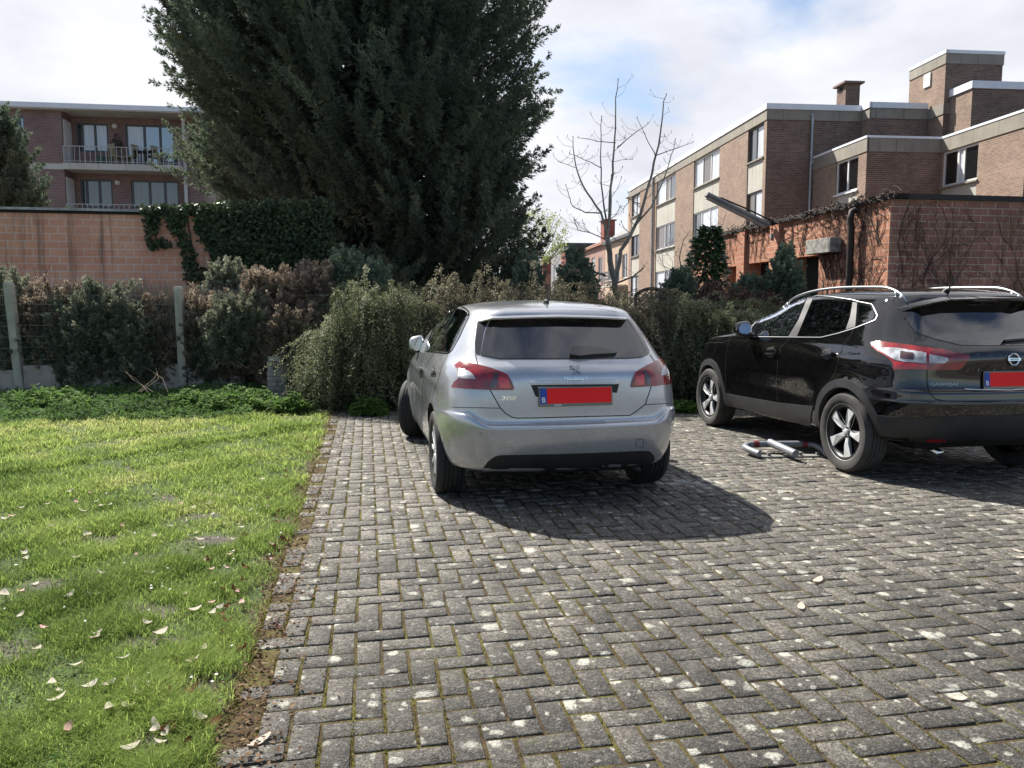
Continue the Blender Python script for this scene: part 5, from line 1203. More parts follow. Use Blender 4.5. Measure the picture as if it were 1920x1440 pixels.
class Car:
    def __init__(s, name, label, cat, pos, yaw, group=None):
        s.root = empty(name, (pos[0], pos[1], 0.0), label, cat, group, rz=yaw)
        s.M = Matrix.Translation((pos[0], pos[1], 0)) @ Matrix.Rotation(yaw, 4, 'Z')
        s.Mi = s.M.inverted()
        s.eye = s.Mi @ Vector((0, 0, CAMH))
    def px2ray(s, px, py):
        return (s.Mi.to_3x3() @ Vector(ray(px, py))).normalized()
    def px_of(s, P):
        P = np.asarray(P, float); M = np.array(s.M)
        return proj(P @ M[:3, :3].T + M[:3, 3])
    def hit(s, px, py):
        d = s.px2ray(px, py)
        loc, nrm, i, dist = s.bvh.ray_cast(s.eye, d)
        if loc is None:
            best = None
            for tt in np.arange(4.0, 11.5, 0.06):
                l, n, i, dd = s.bvh.find_nearest(s.eye + d * tt)
                if best is None or dd < best[0]: best = (dd, l, n)
            loc, nrm = best[1], best[2]
        if nrm.dot(d) > 0: nrm = -nrm
        return loc, nrm
    def make_body(s, keys, arches, deform=None, **kw):
        V, Fc = car_surface(keys, deform, **kw)
        me = bpy.data.meshes.new('body'); me.from_pydata(V.tolist(), [], Fc)
        bm = bmesh.new(); bm.from_mesh(me); bmesh.ops.recalc_face_normals(bm, faces=bm.faces)
        bm.to_mesh(me); bm.free()
        bmesh_full = bmesh.new(); bmesh_full.from_mesh(me)
        s.bvh = BVHTree.FromBMesh(bmesh_full); bmesh_full.free()
        o = bpy.data.objects.new('body_tmp', me); COL.objects.link(o)
        for (y, z, r) in arches:
            for sx in (-1, 1):
                b = MB(); b.lathe([(0, 0.58 * sx), (r, 0.58 * sx), (r, 1.2 * sx), (0, 1.2 * sx)], (0, y, z), 'x', 64)
                c = b.build('cutter_tmp', [], None, recalc=True)
                bm = bmesh.new(); bm.from_mesh(c.data); bmesh.ops.remove_doubles(bm, verts=bm.verts, dist=1e-5)
                bmesh.ops.recalc_face_normals(bm, faces=bm.faces); bm.to_mesh(c.data); bm.free()
                md = o.modifiers.new('cut', 'BOOLEAN'); md.operation = 'DIFFERENCE'; md.object = c; md.solver = 'EXACT'
                s.cut = c
        dg = bpy.context.evaluated_depsgraph_get()
        ev = o.evaluated_get(dg).to_mesh()
        n = len(ev.vertices); co = np.empty(n * 3); ev.vertices.foreach_get('co', co)
        vn = np.empty(n * 3); ev.vertices.foreach_get('normal', vn)
        s.V = co.reshape(-1, 3); s.VN = vn.reshape(-1, 3)
        s.Fs = [tuple(p.vertices) for p in ev.polygons]
        s.FC = np.array([p.center[:] for p in ev.polygons]); s.FN = np.array([p.normal[:] for p in ev.polygons])
        for q in [x for x in bpy.data.objects if x.name.startswith(('cutter_tmp', 'body_tmp'))]: bpy.data.objects.remove(q)
        s.lab = np.array(['body'] * len(s.Fs), dtype=object)
        # faces made by the arch cutters
        R = np.zeros(len(s.Fs), bool)
        for (y, z, r) in arches:
            d = np.hypot(s.FC[:, 1] - y, s.FC[:, 2] - z)
            R |= (d < r + 0.004) & (np.abs(s.FC[:, 0]) > 0.575) & ((np.abs(np.abs(s.FC[:, 0]) - 0.58) < 0.006) | (np.abs(d - r) < 0.006))
        s.lab[R] = 'wheel_well'
    def region(s, poly, name, where=None, mirror=False, only='body'):
        """give the faces seen inside a photo outline another name"""
        sides = (1, -1) if mirror else (1,)
        for sx in sides:
            C = s.FC * np.array([sx, 1, 1])
            N = s.FN * np.array([sx, 1, 1])
            k = in_poly(s.px_of(C), poly) & (s.lab == only)
            E = np.array(s.eye)
            k &= ((C - E) * N).sum(1) < 0
            if where is not None: k &= where(C)
            s.lab[k] = name if not (mirror and '#' in name) else name.replace('#', 'L' if sx == 1 else 'R')
    def emit(s, label, name, mats, parent=None):
        idx = np.where(s.lab == label)[0]
        if len(idx) == 0: return None
        fs = [s.Fs[i] for i in idx]
        used = sorted({v for f in fs for v in f}); mp_ = {v: i for i, v in enumerate(used)}
        me = bpy.data.meshes.new(name)
        me.from_pydata(s.V[used].tolist(), [], [tuple(mp_[v] for v in f) for f in fs])
        me.materials.append(mats)
        me.polygons.foreach_set('use_smooth', [True] * len(me.polygons))
        if not label.startswith('well'):
            me.normals_split_custom_set_from_vertices([tuple(q) for q in s.VN[used]])
        o = bpy.data.objects.new(name, me); COL.objects.link(o); o.parent = parent or s.root
        return o
    def split_wells(s):
        for sx in (-1, 1):
            for front in (0, 1):
                k = (s.lab == 'wheel_well') & (s.FC[:, 0] * sx > 0) & ((s.FC[:, 1] > 2.1) == bool(front))
                s.lab[k] = 'well_now'; s.emit('well_now', 'wheel_well', MC['well']); s.lab[k] = 'well_done'
    def patch(s, poly, off=0.003, thick=0.006, step=7, mirror=False, flip=False, bvh=None):
        """a real skin piece lying on the body inside a traced outline"""
        P = resample(poly, step)
        A = np.array(P); lo, hi = A.min(0), A.max(0)
        st = max(step, (hi - lo).max() / 60)
        gx, gy = np.meshgrid(np.arange(lo[0] + st / 2, hi[0], st), np.arange(lo[1] + st / 2, hi[1], st))
        g = np.stack([gx.ravel(), gy.ravel()], -1)
        ins = in_poly(g, P)
        dmin = np.array([np.min(np.hypot(*(A - q).T)) for q in g]) if len(g) else np.zeros(0)
        g = g[ins & (dmin > st * 0.45)] if len(g) else g
        pts = [Vector(p) for p in P] + [Vector(p) for p in g]
        ed = [(i, (i + 1) % len(P)) for i in range(len(P))]
        vs, es, fs, *_ = delaunay_2d_cdt(pts, ed, [], 1, 1e-4)
        top = []; nr = []
        for v in vs:
            l, n = s.hit(v.x, v.y); top.append(l + n * off); nr.append(n)
        cnt = {}
        for f in fs:
            for i in range(len(f)):
                e = (f[i], f[(i + 1) % len(f)]); cnt[e] = cnt.get(e, 0) + 1
        bd = [e for e in cnt if (e[1], e[0]) not in cnt]
        V = [tuple(p) for p in top]; n0 = len(V); m = {}
        for a, b in bd:
            for q in (a, b):
                if q not in m: m[q] = len(V); V.append(tuple(top[q] - nr[q] * thick))
        Fa = [tuple(f) for f in fs] + [(a, m[a], m[b], b) for a, b in bd]
        mb = MB(); mb.add(V, Fa)
        if mirror:
            mb2 = MB(); mb2.add([(-x, y, z) for x, y, z in V], [f[::-1] for f in Fa])
            return mb, mb2
        return mb
    def emit_patch(s, name, mat, poly, parent=None, mirror=False, smooth=True, **k):
        r = s.patch(poly, mirror=mirror, **k)
        out = []
        for b in (r if mirror else (r,)):
            out.append(b.build(name, mat, (parent if not isinstance(parent, (list, tuple)) else parent[len(out)]) or s.root, smooth=radians(50), local=True))
        return out
    def line_pts(s, px, off=0.0, step=5, closed=False):
        return [(lambda h: h[0] + h[1] * off)(s.hit(*p)) for p in resample(px, step, closed)]
    def seam(s, mb, px, r=0.003, mirror=False, off=-0.0008):
        p = s.line_pts(px, off)
        mb.tube(p, r, 5)
        if mirror: mb.tube([(-q.x, q.y, q.z) for q in p], r, 5)
    def wheel(s, x, y, r, w, rimr, spokes, M, steer=0.0, mesh=None, rot=0.0):
        """tyre > rim, hub_cap"""
        sx = 1 if x > 0 else -1
        if mesh is None:
            b = MB(); h = w / 2
            rt = r - rimr
            pr = [(rimr - 0.012, -h * 0.78), (rimr + rt * 0.10, -h * 0.92), (rimr + rt * 0.45, -h * 1.02), (rimr + rt * 0.75, -h * 0.98), (r - 0.016, -h * 0.86), (r - 0.004, -h * 0.74)]
            tread = []
            for q in (-0.45, -0.15, 0.15, 0.45):
                tread += [(r - 0.001, h * (q - 0.035)), (r - 0.009, h * (q - 0.03)), (r - 0.009, h * (q + 0.03)), (r - 0.001, h * (q + 0.035))]
            prof = pr + tread + [(a, -c) for a, c in pr[::-1]]
            b.lathe(prof, (0, 0, 0), 'x', 56)
            ty = b.build('wheel', M['tyre'], None, smooth=radians(40))
            g = MB(); g.lathe([(rimr - 0.014, -h * 0.8), (rimr - 0.03, -h * 0.5), (rimr - 0.055, h * 0.1), (rimr - 0.04, h * 0.62), (rimr - 0.022, h * 0.82), (rimr - 0.002, h * 0.86), (rimr + 0.002, h * 0.80)], (0, 0, 0), 'x', 56)
            g.lathe([(0.0, -h * 0.1), (rimr - 0.05, -h * 0.1)], (0, 0, 0), 'x', 40)          # brake shadow plate
            br = g.build('rim', [M['rim_dark']], ty, smooth=radians(40))
            sp = MB(); spokes(sp, rimr, h)
            spo = sp.build('spokes', [M['rim'], M['rim_dark']], br, bevel=0.003)
            hc = MB(); hc.lathe([(0.0, h * 0.72), (0.022, h * 0.72), (0.028, h * 0.68), (0.03, h * 0.5)], (0, 0, 0), 'x', 20)
            hc.build('hub_cap', M['rim'], br, smooth=radians(40))
            mesh = ty
        else:
            mesh = copy_tree(mesh)
        mesh.parent = s.root
        mesh.location = (x, y, r)
        # x axis of the wheel points outwards
        mesh.rotation_euler = (rot, 0, (0 if sx > 0 else pi) + steer)
        return mesh

    def ring(s, poly, w, off=0.0035, thick=0.004, step=5, mirror=False):
        """flat band just inside an outline (rubber seal, painted edge of a pane)"""
        P = np.array(resample(poly, step)); k = len(P)
        nx, pv = np.roll(P, -1, 0), np.roll(P, 1, 0)
        t = nx - pv; t /= np.maximum(np.linalg.norm(t, axis=1), 1e-9)[:, None]
        area = 0.5 * np.sum(P[:, 0] * nx[:, 1] - nx[:, 0] * P[:, 1])
        nn = np.stack([-t[:, 1], t[:, 0]], -1) * (1 if area > 0 else -1)
        I = P + nn * w
        V, Fa = [], []
        for loop in (P, I):
            for q in loop:
                l, n = s.hit(*q); V.append(tuple(l + n * off))
        for loop in (P, I):
            for q in loop:
                l, n = s.hit(*q); V.append(tuple(l - n * thick))
        for i in range(k):
            j = (i + 1) % k
            Fa += [(i, j, k + j, k + i), (i, 2 * k + i, 2 * k + j, j), (k + i, k + j, 3 * k + j, 3 * k + i)]
        mb = MB(); mb.add(V, Fa)
        if mirror:
            m2 = MB(); m2.add([(-x, y, z) for x, y, z in V], [f[::-1] for f in Fa]); return mb, m2
        return mb
    def cut_opening(s, poly, mirror=True):
        """remove the shell inside an outline and pull the cut edge onto that outline"""
        A = np.array(resample(poly, 1.0))
        for sx in ((1, -1) if mirror else (1,)):
            C = s.FC * np.array([sx, 1, 1]); N = s.FN * np.array([sx, 1, 1])
            k = in_poly(s.px_of(C), poly) & (s.lab == 'body') & (((C - np.array(s.eye)) * N).sum(1) < 0) & (C[:, 0] < 0)
            near = in_poly(s.px_of(C), poly) & (C[:, 0] < 0) & (((C - np.array(s.eye)) * N).sum(1) < 0)
            k |= near & np.array([str(q).startswith('door') for q in s.lab])
            s.lab[k] = 'opening'
            inside = {v for i in np.where(k)[0] for v in s.Fs[i]}
            cand = np.where((np.abs(s.FC[:, 2] - s.FC[k][:, 2].mean()) < 0.6) & ~k & (s.FC[:, 0] * sx < 0))[0] if k.any() else []
            edge = {v for i in cand for v in s.Fs[i] if v in inside}
            for v in edge:
                q = s.px_of(s.V[v] * np.array([sx, 1, 1]))
                d = np.hypot(*(A - q).T); b = A[d.argmin()]
                if d.min() > 14: continue
                l, n = s.hit(*b); s.V[v] = (l.x * sx, l.y, l.z)
    def window(s, poly, glass, w=3.0, mirror=True, hole=None, frame=None, name='window', parent=(None, None)):
        """a pane over a real opening in the shell, with a dark painted edge"""
        c = np.mean(poly, 0)
        s.cut_opening(poly, mirror)
        out = []
        r = s.patch(poly, off=0.0015, thick=0.003, step=5, mirror=mirror)
        g = s.ring(poly, w, mirror=mirror)
        for i, (b, e) in enumerate(zip(r if mirror else (r,), g if mirror else (g,))):
            p = b.build(name, glass, parent[i] or s.root, smooth=radians(40), local=True)
            e.build('seal', frame or MC['gloss'], p, smooth=radians(40), local=True); out.append(p)
        return out
    def sym(s, poly):
        """outline of the left half, from the centre line round to the centre line -> whole outline"""
        loc = [s.hit(*p)[0] for p in poly]
        m = [(-p.x, p.y, p.z) for p in loc[::-1]]
        return list(poly) + [tuple(q) for q in s.px_of(np.array(m))]
    def mirror_px(s, pts):
        loc = [s.hit(*p)[0] for p in pts]
        return [tuple(q) for q in s.px_of(np.array([(-p.x, p.y, p.z) for p in loc]))]
    def arch_trim(s, yc, zc, r0, r1, a0, a1, off=0.006, n=48):
        V, Fa = [], []
        for k in range(n + 1):
            a = a0 + (a1 - a0) * k / n
            _l = s.bvh.ray_cast(Vector((-1.5, yc + r1 * cos(a), zc + r1 * sin(a))), Vector((1, 0, 0)))[0]
            if _l is None or _l.x > -0.6: continue
            for r, o in ((r0 - 0.012, -0.03), (r0, off), (r1, off), (r1 + 0.003, -0.01)):
                y, z = yc + r * cos(a), zc + r * sin(a)
                l, nn, i, d = s.bvh.ray_cast(Vector((-1.5, y, z)), Vector((1, 0, 0)))
                x = l.x if l is not None and l.x < -0.5 else -0.86
                V.append((x - o, y, z))
        m = 4
        for k in range(len(V) // 4 - 1):
            for j in range(m - 1):
                a = k * m + j; Fa.append((a, a + 1, a + m + 1, a + m))
        out = []
        for sx in (1, -1):
            mb = MB(); mb.add([(x * sx, y, z) for x, y, z in V], Fa); out.append(mb)
        return out

PAINT = {}
def paint_metal(name, base, flake, rough=0.28):
    m = NT(name); c = m.coord('Object')
    dirt = m.noise(c, 5.5, 7, 0.65)
    col = m.mix(m.ramp(m.noise(c, 2.5, 3), [(0.3, 0.0), (0.7, 0.6)]), base, flake)
    col = m.mix(m.math('MULTIPLY', m.ramp(dirt, [(0.5, 0), (0.75, 1)]), 0.10), col, (0.32, 0.30, 0.27))
    m.set(Base_Color=col, Metallic=0.6, Coat_Weight=0.9, Coat_Roughness=0.035)
    m.set(Roughness=m.ramp(dirt, [(0.4, rough), (0.75, rough + 0.08)]))
    return m.mat
def paint_black(name):
    m = NT(name); c = m.coord('Object')
    d = m.voro(c, 95, 'F1'); rnd = m.noise(c, 40, 2)
    wet = m.noise(c, 3.2, 4)
    up = m.ramp(m.sepxyz(c)[2], [(0.86, 0.0), (1.02, 1.0)])
    drop = m.math('MULTIPLY', m.ramp(m.math('ADD', d, m.math('MULTIPLY', rnd, 0.5)), [(0.36, 1.0), (0.46, 0.0)]), up)
    dirt = m.noise(c, 7, 7, 0.7)
    low = m.math('MULTIPLY', m.ramp(m.sepxyz(c)[2], [(0.35, 1.0), (0.8, 0.1)]), m.ramp(dirt, [(0.35, 0), (0.7, 1)]))
    m.set(Base_Color=m.mix(m.math('MULTIPLY', low, 0.10), (0.003, 0.003, 0.0033), (0.05, 0.047, 0.043)), Metallic=0.0, Coat_Weight=1.0, Coat_Roughness=0.012, Coat_IOR=1.75, Roughness=0.5)
    m.b.inputs['Specular IOR Level'].default_value = 0.0
    b = m.n('ShaderNodeBump'); b.inputs['Strength'].default_value = 0.5; b.inputs['Distance'].default_value = 0.0016
    m.l(drop, b.inputs['Height']); m.l(b.outputs[0], m.b.inputs['Coat Normal'])
    return m.mat
def glass_mat(name, tint, mixf, drops=False):
    m = NT(name); c = m.coord('Object')
    t = m.n('ShaderNodeBsdfTransparent'); t.inputs[0].default_value = (*tint, 1)
    g = m.n('ShaderNodeBsdfGlossy'); g.inputs['Roughness'].default_value = 0.02; g.inputs[0].default_value = (0.92, 0.95, 1, 1)
    fr = m.n('ShaderNodeFresnel'); fr.inputs[0].default_value = 1.6
    f = m.math('ADD', m.math('MULTIPLY', fr.outputs[0], 1.25), mixf, clamp=True)
    if drops:
        d = m.voro(c, 85, 'F1'); rnd = m.noise(c, 25, 2)
        h = m.ramp(m.math('ADD', d, m.math('MULTIPLY', rnd, 0.55)), [(0.37, 1.0), (0.45, 0.0)])
        b = m.n('ShaderNodeBump'); b.inputs['Strength'].default_value = 0.9; b.inputs['Distance'].default_value = 0.002; m.l(h, b.inputs['Height'])
        m.l(b.outputs[0], g.inputs['Normal'])
    x = m.n('ShaderNodeMixShader'); m.l(f, x.inputs[0]); m.l(t.outputs[0], x.inputs[1]); m.l(g.outputs[0], x.inputs[2])
    m.l(x.outputs[0], m.o.inputs[0])
    return m.mat
def lens_mat(name, col, rough=0.12, stripes=0.0):
    m = NT(name); c = m.coord('Object')
    h = m.n('ShaderNodeTexWave', wave_type='BANDS', bands_direction='Z'); m.l(c, h.inputs[0]); h.inputs['Scale'].default_value = 38
    n = m.noise(c, 16, 3)
    lo = tuple(x * 0.45 for x in col)
    m.set(Base_Color=m.mix(m.ramp(n, [(0.35, 0), (0.65, 1)]), lo, col), Roughness=rough, Coat_Weight=1.0, Coat_Roughness=0.02)
    if stripes: m.bump(h.outputs['Fac'], stripes, 0.004)
    return m.mat

MC = dict(
    tyre=simple('tyre_rubber', (0.016, 0.016, 0.017), 0.8, bump=0.5, bscale=110, var=0.35, vscale=14),
    tyre_worn=simple('tyre_dusty_rubber', (0.042, 0.040, 0.038), 0.88, bump=0.5, bscale=110, var=0.45, vscale=10),
    rim=simple('alloy', (0.66, 0.67, 0.68), 0.36, 0.4), rim_dark=simple('alloy_black', (0.012, 0.012, 0.014), 0.35, 0.3),
    trim=simple('black_trim_plastic', (0.012, 0.012, 0.013), 0.55, var=0.3, vscale=9, bump=0.15, bscale=400),
    clad=simple('grey_cladding_plastic', (0.022, 0.023, 0.025), 0.48, var=0.35, vscale=7, bump=0.25, bscale=500, bdist=0.001),
    gloss=simple('gloss_black', (0.004, 0.004, 0.005), 0.12, coat=1.0), seam=simple('shut_line', (0.004, 0.004, 0.004), 0.9),
    chrome=simple('chrome', (0.75, 0.76, 0.78), 0.08, 1.0), satin=simple('satin_alloy', (0.34, 0.35, 0.37), 0.36, 0.85),
    cabin=simple('cabin_fabric', (0.02, 0.02, 0.022), 0.9, var=0.3), cabin_grey=simple('cabin_plastic', (0.035, 0.036, 0.04), 0.7),
    well=simple('wheel_well_liner', (0.006, 0.006, 0.006), 0.95), white=simple('white_paint', (0.75, 0.75, 0.74), 0.4),
    plate=simple('plate_red', (0.9, 0.0, 0.0), 0.6), eu=simple('plate_blue', (0.01, 0.06, 0.35), 0.5),
    red=lens_mat('red_lens', (0.30, 0.005, 0.008), stripes=0.12), clear=lens_mat('clear_lens', (0.62, 0.63, 0.66), stripes=0.5), brightred=lens_mat('bright_red_lens', (0.75, 0.015, 0.012)),
    smoke=lens_mat('smoked_lens', (0.10, 0.05, 0.05)),
    silver=paint_metal('silver_paint', (0.41, 0.425, 0.455), (0.52, 0.53, 0.56), 0.25), black=paint_black('black_wet_paint'),
    glass=glass_mat('tinted_glass', (0.16, 0.18, 0.19), 0.10), glass_wet=glass_mat('wet_glass', (0.16, 0.20, 0.19), 0.08, True), mirror=simple('mirror_glass', (0.35, 0.37, 0.40), 0.05, 1.0),
)

def text_verts(txt, size, extrude=0.0, shear=0.0, spacing=1.0, bold=0.0):
    cu = bpy.data.curves.new('text', 'FONT'); cu.body = txt; cu.size = size; cu.extrude = extrude; cu.shear = shear; cu.space_character = spacing
    cu.align_x = 'CENTER'; cu.align_y = 'CENTER'; cu.offset = bold; cu.resolution_u = 3
    o = bpy.data.objects.new('text_tmp', cu); COL.objects.link(o)
    dg = bpy.context.evaluated_depsgraph_get(); me = o.evaluated_get(dg).to_mesh()
    V = [tuple(v.co) for v in me.vertices]; Fa = [tuple(p.vertices) for p in me.polygons]
    bpy.data.objects.remove(o); bpy.data.curves.remove(cu)
    return V, Fa
def text_on_body(car, mb, txt, px, py, width_px, height_px, off=0.004, shear=0.0, m=0, bold=0.0):
    """letters laid on the bodywork, centred on a photo pixel"""
    V, Fa = text_verts(txt, 1.0, 0.0, shear, 1.0, bold)
    A = np.array(V); w = np.ptp(A[:, 0]); h = np.ptp(A[:, 1]); c = (A.max(0) + A.min(0)) / 2
    sx, sy = width_px / w, height_px / h
    P = []
    for x, y, _ in V:
        l, n = car.hit(px + (x - c[0]) * sx, py - (y - c[1]) * sy); P.append(l + n * off)
    mb.add(P, Fa, m)

def cabin(car, zf, yseat, yrear, wid, ztop, ydash, xs=0.36):
    """dark interior: floor, front seats, rear bench, dash, steering wheel"""
    b = MB(); b.box((-wid, 0.35, zf - 0.06), (wid, ydash + 0.35, zf))
    b.box((-wid, 0.35, zf), (wid, yrear - 0.25, zf + 0.25))
    b.build('cabin_floor', MC['cabin'], car.root, local=True)
    def seat(x, y, w, zb, zt, hx):
        q = MB(); q.box((x - w, y, zf), (x + w, y + 0.5, zf + 0.22)); q.obox((x, y, 0), (1, 0), (0, 1), (-w, -0.1, zf + 0.15), (w, 0.06, zb))
        for h in hx: q.box((x + h - 0.13, y - 0.14, zb + 0.03), (x + h + 0.13, y - 0.03, zt)); q.box((x + h - 0.04, y - 0.1, zb - 0.05), (x + h + 0.04, y - 0.06, zb + 0.05))
        return q.build('seat', MC['cabin'], car.root, local=True, bevel=0.035)
    for sx in (-1, 1): seat(sx * xs, yseat, 0.25, ztop - 0.38, ztop - 0.17, (0,))
    seat(0, yrear, wid - 0.12, ztop - 0.45, ztop - 0.27, (-0.45, 0, 0.45))
    d = MB(); d.box((-wid, ydash, zf), (wid, ydash + 0.45, ztop - 0.50)); d.build('dashboard', MC['cabin_grey'], car.root, local=True, bevel=0.06)
    q = MB(); c = Vector((-xs, ydash - 0.12, ztop - 0.55)); ring = []
    for k in range(25):
        a = 2 * pi * k / 24; ring.append(c + Vector((0.19 * cos(a), 0.07 * sin(a) * 1.0 + 0, 0.18 * sin(a))))
    q.tube(ring, 0.016, 6, cap=False); q.tube([c, c + Vector((0, 0.2, -0.05))], 0.03, 6)
    for a in (0, pi, -pi / 2): q.tube([c, c + Vector((0.18 * cos(a), 0.06 * sin(a), 0.17 * sin(a)))], 0.014, 5)
    q.build('steering_wheel', MC['cabin_grey'], car.root, local=True, smooth=True)
    u = MB(); u.box((-0.56, 0.35, 0.20 + (zf - 0.45)), (0.56, ydash + 1.2, zf - 0.07)); u.build('underbody', MC['well'], car.root, local=True)
# ---- silver hatchback
C1 = Car('silver_hatchback', 'silver five-door hatchback parked nose to the hedge beside the lawn, front wheels turned', 'car', (0.44, 5.18), radians(12.0))
#        zr    zs    zf     w     wr    wf    yr    yf    bow   rc    lc
K1 = [ (0.26, 0.20, 0.20, 0.72, 0.64, 0.66, 0.30, 3.95, 0.06, 0.20, 0.30),
       (0.27, 0.21, 0.20, 0.82, 0.74, 0.72, 0.12, 4.10, 0.08, 0.24, 0.34),
       (0.34, 0.26, 0.28, 0.855, 0.80, 0.76, 0.06, 4.19, 0.10, 0.28, 0.38),
       (0.50, 0.45, 0.45, 0.885, 0.845, 0.80, 0.01, 4.25, 0.11, 0.30, 0.42),
       (0.60, 0.55, 0.52, 0.897, 0.86, 0.80, 0.0, 4.25, 0.11, 0.30, 0.42),
       (0.665, 0.62, 0.58, 0.90, 0.865, 0.80, 0.012, 4.24, 0.115, 0.30, 0.42),
       (0.690, 0.655, 0.62, 0.90, 0.865, 0.80, 0.055, 4.22, 0.095, 0.30, 0.42),
       (0.78, 0.74, 0.66, 0.896, 0.862, 0.79, 0.062, 4.20, 0.10, 0.30, 0.42),
       (0.91, 0.86, 0.72, 0.885, 0.845, 0.78, 0.068, 4.17, 0.12, 0.30, 0.42),
       (0.985, 0.945, 0.80, 0.868, 0.815, 0.74, 0.105, 4.05, 0.13, 0.28, 0.42),
       (1.03, 1.03, 1.0, 0.845, 0.775, 0.68, 0.16, 3.30, 0.13, 0.22, 0.40),
       (1.16, 1.15, 1.13, 0.785, 0.695, 0.62, 0.275, 3.08, 0.11, 0.17, 0.34),
       (1.29, 1.27, 1.24, 0.705, 0.615, 0.56, 0.375, 2.72, 0.09, 0.15, 0.30),
       (1.365, 1.355, 1.33, 0.645, 0.555, 0.52, 0.42, 2.46, 0.08, 0.15, 0.30),
       (1.392, 1.405, 1.375, 0.58, 0.50, 0.46, 0.47, 2.22, 0.08, 0.15, 0.30),
       (1.42, 1.437, 1.41, 0.42, 0.36, 0.34, 0.66, 2.02, 0.08, 0.14, 0.30),
       (1.44, 1.452, 1.435, 0.24, 0.20, 0.2, 0.95, 1.85, 0.05, 0.09, 0.2),
       (1.452, 1.458, 1.45, 0.03, 0.025, 0.025, 1.3, 1.6, 0.01, 0.01, 0.05)]
def def1(G):
    y, z = G[..., 1], G[..., 2]
    sidew = np.clip((np.abs(G[..., 0]) - 0.6) / 0.2, 0, 1)
    for yc in (0.78, 3.40):
        d = np.hypot(y - yc, z - 0.32)
        G[..., 0] += sidew * 0.018 * np.exp(-((d - 0.36) / 0.07) ** 2)
    G[..., 0] -= sidew * 0.022 * np.exp(-((z - 0.52) / 0.14) ** 2) * np.clip((y - 1.1) / 0.3, 0, 1) * np.clip((3.05 - y) / 0.3, 0, 1)
    # crease below the belt line
    G[..., 0] += sidew * 0.010 * np.exp(-((z - 0.845 - 0.0 * y) / 0.035) ** 2) * np.clip((y - 0.3) / 0.4, 0, 1)
    rr = np.clip((0.35 - (y - 0.0)) / 0.2, 0, 1); xc = np.clip((0.74 - np.abs(G[..., 0])) / 0.16, 0, 1); xc = xc * xc * (3 - 2 * xc)
    G[..., 2] -= rr * xc * 0.070 * np.exp(-((z - 0.685) / 0.075) ** 2)
    return G
C1.make_body(K1, [(0.78, 0.33, 0.350), (3.40, 0.33, 0.350)], def1)
_a = lambda pts: [(740 + x * .13542, 540 + y * .13542) for x, y in pts]
_b = lambda pts: [(740 + x * .15625, 720 + y * .15625) for x, y in pts]
_c = lambda pts: [(1000 + x * .14583, 540 + y * .14583) for x, y in pts]
_d = lambda pts: [(1000 + x * .14583, 740 + y * .14583) for x, y in pts]
_k = lambda pts: [(740 + x / 3.4286, 520 + y / 3.4286) for x, y in pts]
def pmod(mod, **k):
    return mod
left = lambda C: C[:, 0] < 0.02
# doors, tailgate, bumper are shells of their own
C1.region(_a([(560, 885), (440, 1050), (405, 1200), (385, 1440)]) + _b([(330, 330), (300, 520), (230, 360), (200, 60)]) + _a([(190, 1130), (340, 960), (415, 880)]), 'door#1', mirror=True, where=left)
C1.region(_a([(560, 885), (440, 1050), (405, 1200), (385, 1440)]) + _b([(330, 330), (300, 560), (440, 740), (440, 250), (450, 160), (500, 0)]) + _a([(610, 1250), (640, 1120), (680, 1020), (735, 920)]), 'door#2', mirror=True, where=left)
TG = _a([(1320, 430), (1145, 465), (1105, 760), (1110, 920), (1150, 1060), (1320, 1410)]) + _b([(1270, 290), (1410, 400), (1470, 408)]) + _d([(0, 300), (700, 280), (1240, 268), (1330, 210), (1440, 120)]) + _c([(1510, 1285), (1570, 960), (1500, 850), (1350, 600), (1195, 400), (600, 380), (0, 375)])
C1.region(TG, 'tailgate', where=lambda C: C[:, 1] < 0.7)
C1.region(_b([(690, 280), (1270, 290), (1410, 400)]) + _d([(0, 300), (700, 280), (1240, 268), (1330, 210), (1440, 125), (1760, 112), (1830, 400), (1700, 1000)]) + _b([(1000, 1100), (640, 1060), (540, 480)]), 'bumper', where=lambda C: (C[:, 1] < 0.62) & (C[:, 2] < 0.72))
C1.lab[(C1.lab == 'body') & (C1.FC[:, 1] < 0.5) & (C1.FC[:, 2] < 0.62) ] = 'bumper'
ws = (C1.lab == 'body') & (C1.FN[:, 1] > 0.30) & (C1.FC[:, 2] > 0.99) & (C1.FC[:, 2] < 1.36) & (np.abs(C1.FC[:, 0]) < 0.60 - (C1.FC[:, 2] - 1.0) * 0.25) & (C1.FC[:, 1] > 2.2)
C1.lab[ws] = 'windscreen'
DLO = _a([(410, 885), (440, 790), (520, 590), (620, 440), (700, 330), (790, 262), (850, 240), (920, 252), (1000, 288), (1045, 340), (1030, 400), (900, 680), (800, 860), (740, 915), (640, 908), (430, 880)])
win1 = corner_round(_a([(430, 868), (520, 612), (600, 485), (700, 360), (812, 275), (640, 640), (558, 872)]), 2)
win2 = corner_round(_a([(572, 874), (650, 650), (832, 292), (862, 280), (960, 308), (1012, 350), (960, 460), (830, 740), (757, 888)]), 2)
D = {}
C1.window(win1, MC['glass'], 1.5); C1.window(win2, MC['glass'], 1.5)
for b in C1.ring(corner_round(DLO, 3), 2.2, off=0.004, mirror=True, step=4): b.build('window_trim', MC['gloss'], C1.root, smooth=radians(40), local=True)
for b in C1.patch(corner_round(_a([(1010, 362), (1035, 392), (900, 680), (800, 850), (764, 880), (838, 740), (966, 462)]), 1), off=0.003, mirror=True, step=4): b.build('pillar_trim', MC['gloss'], C1.root, smooth=radians(40), local=True)
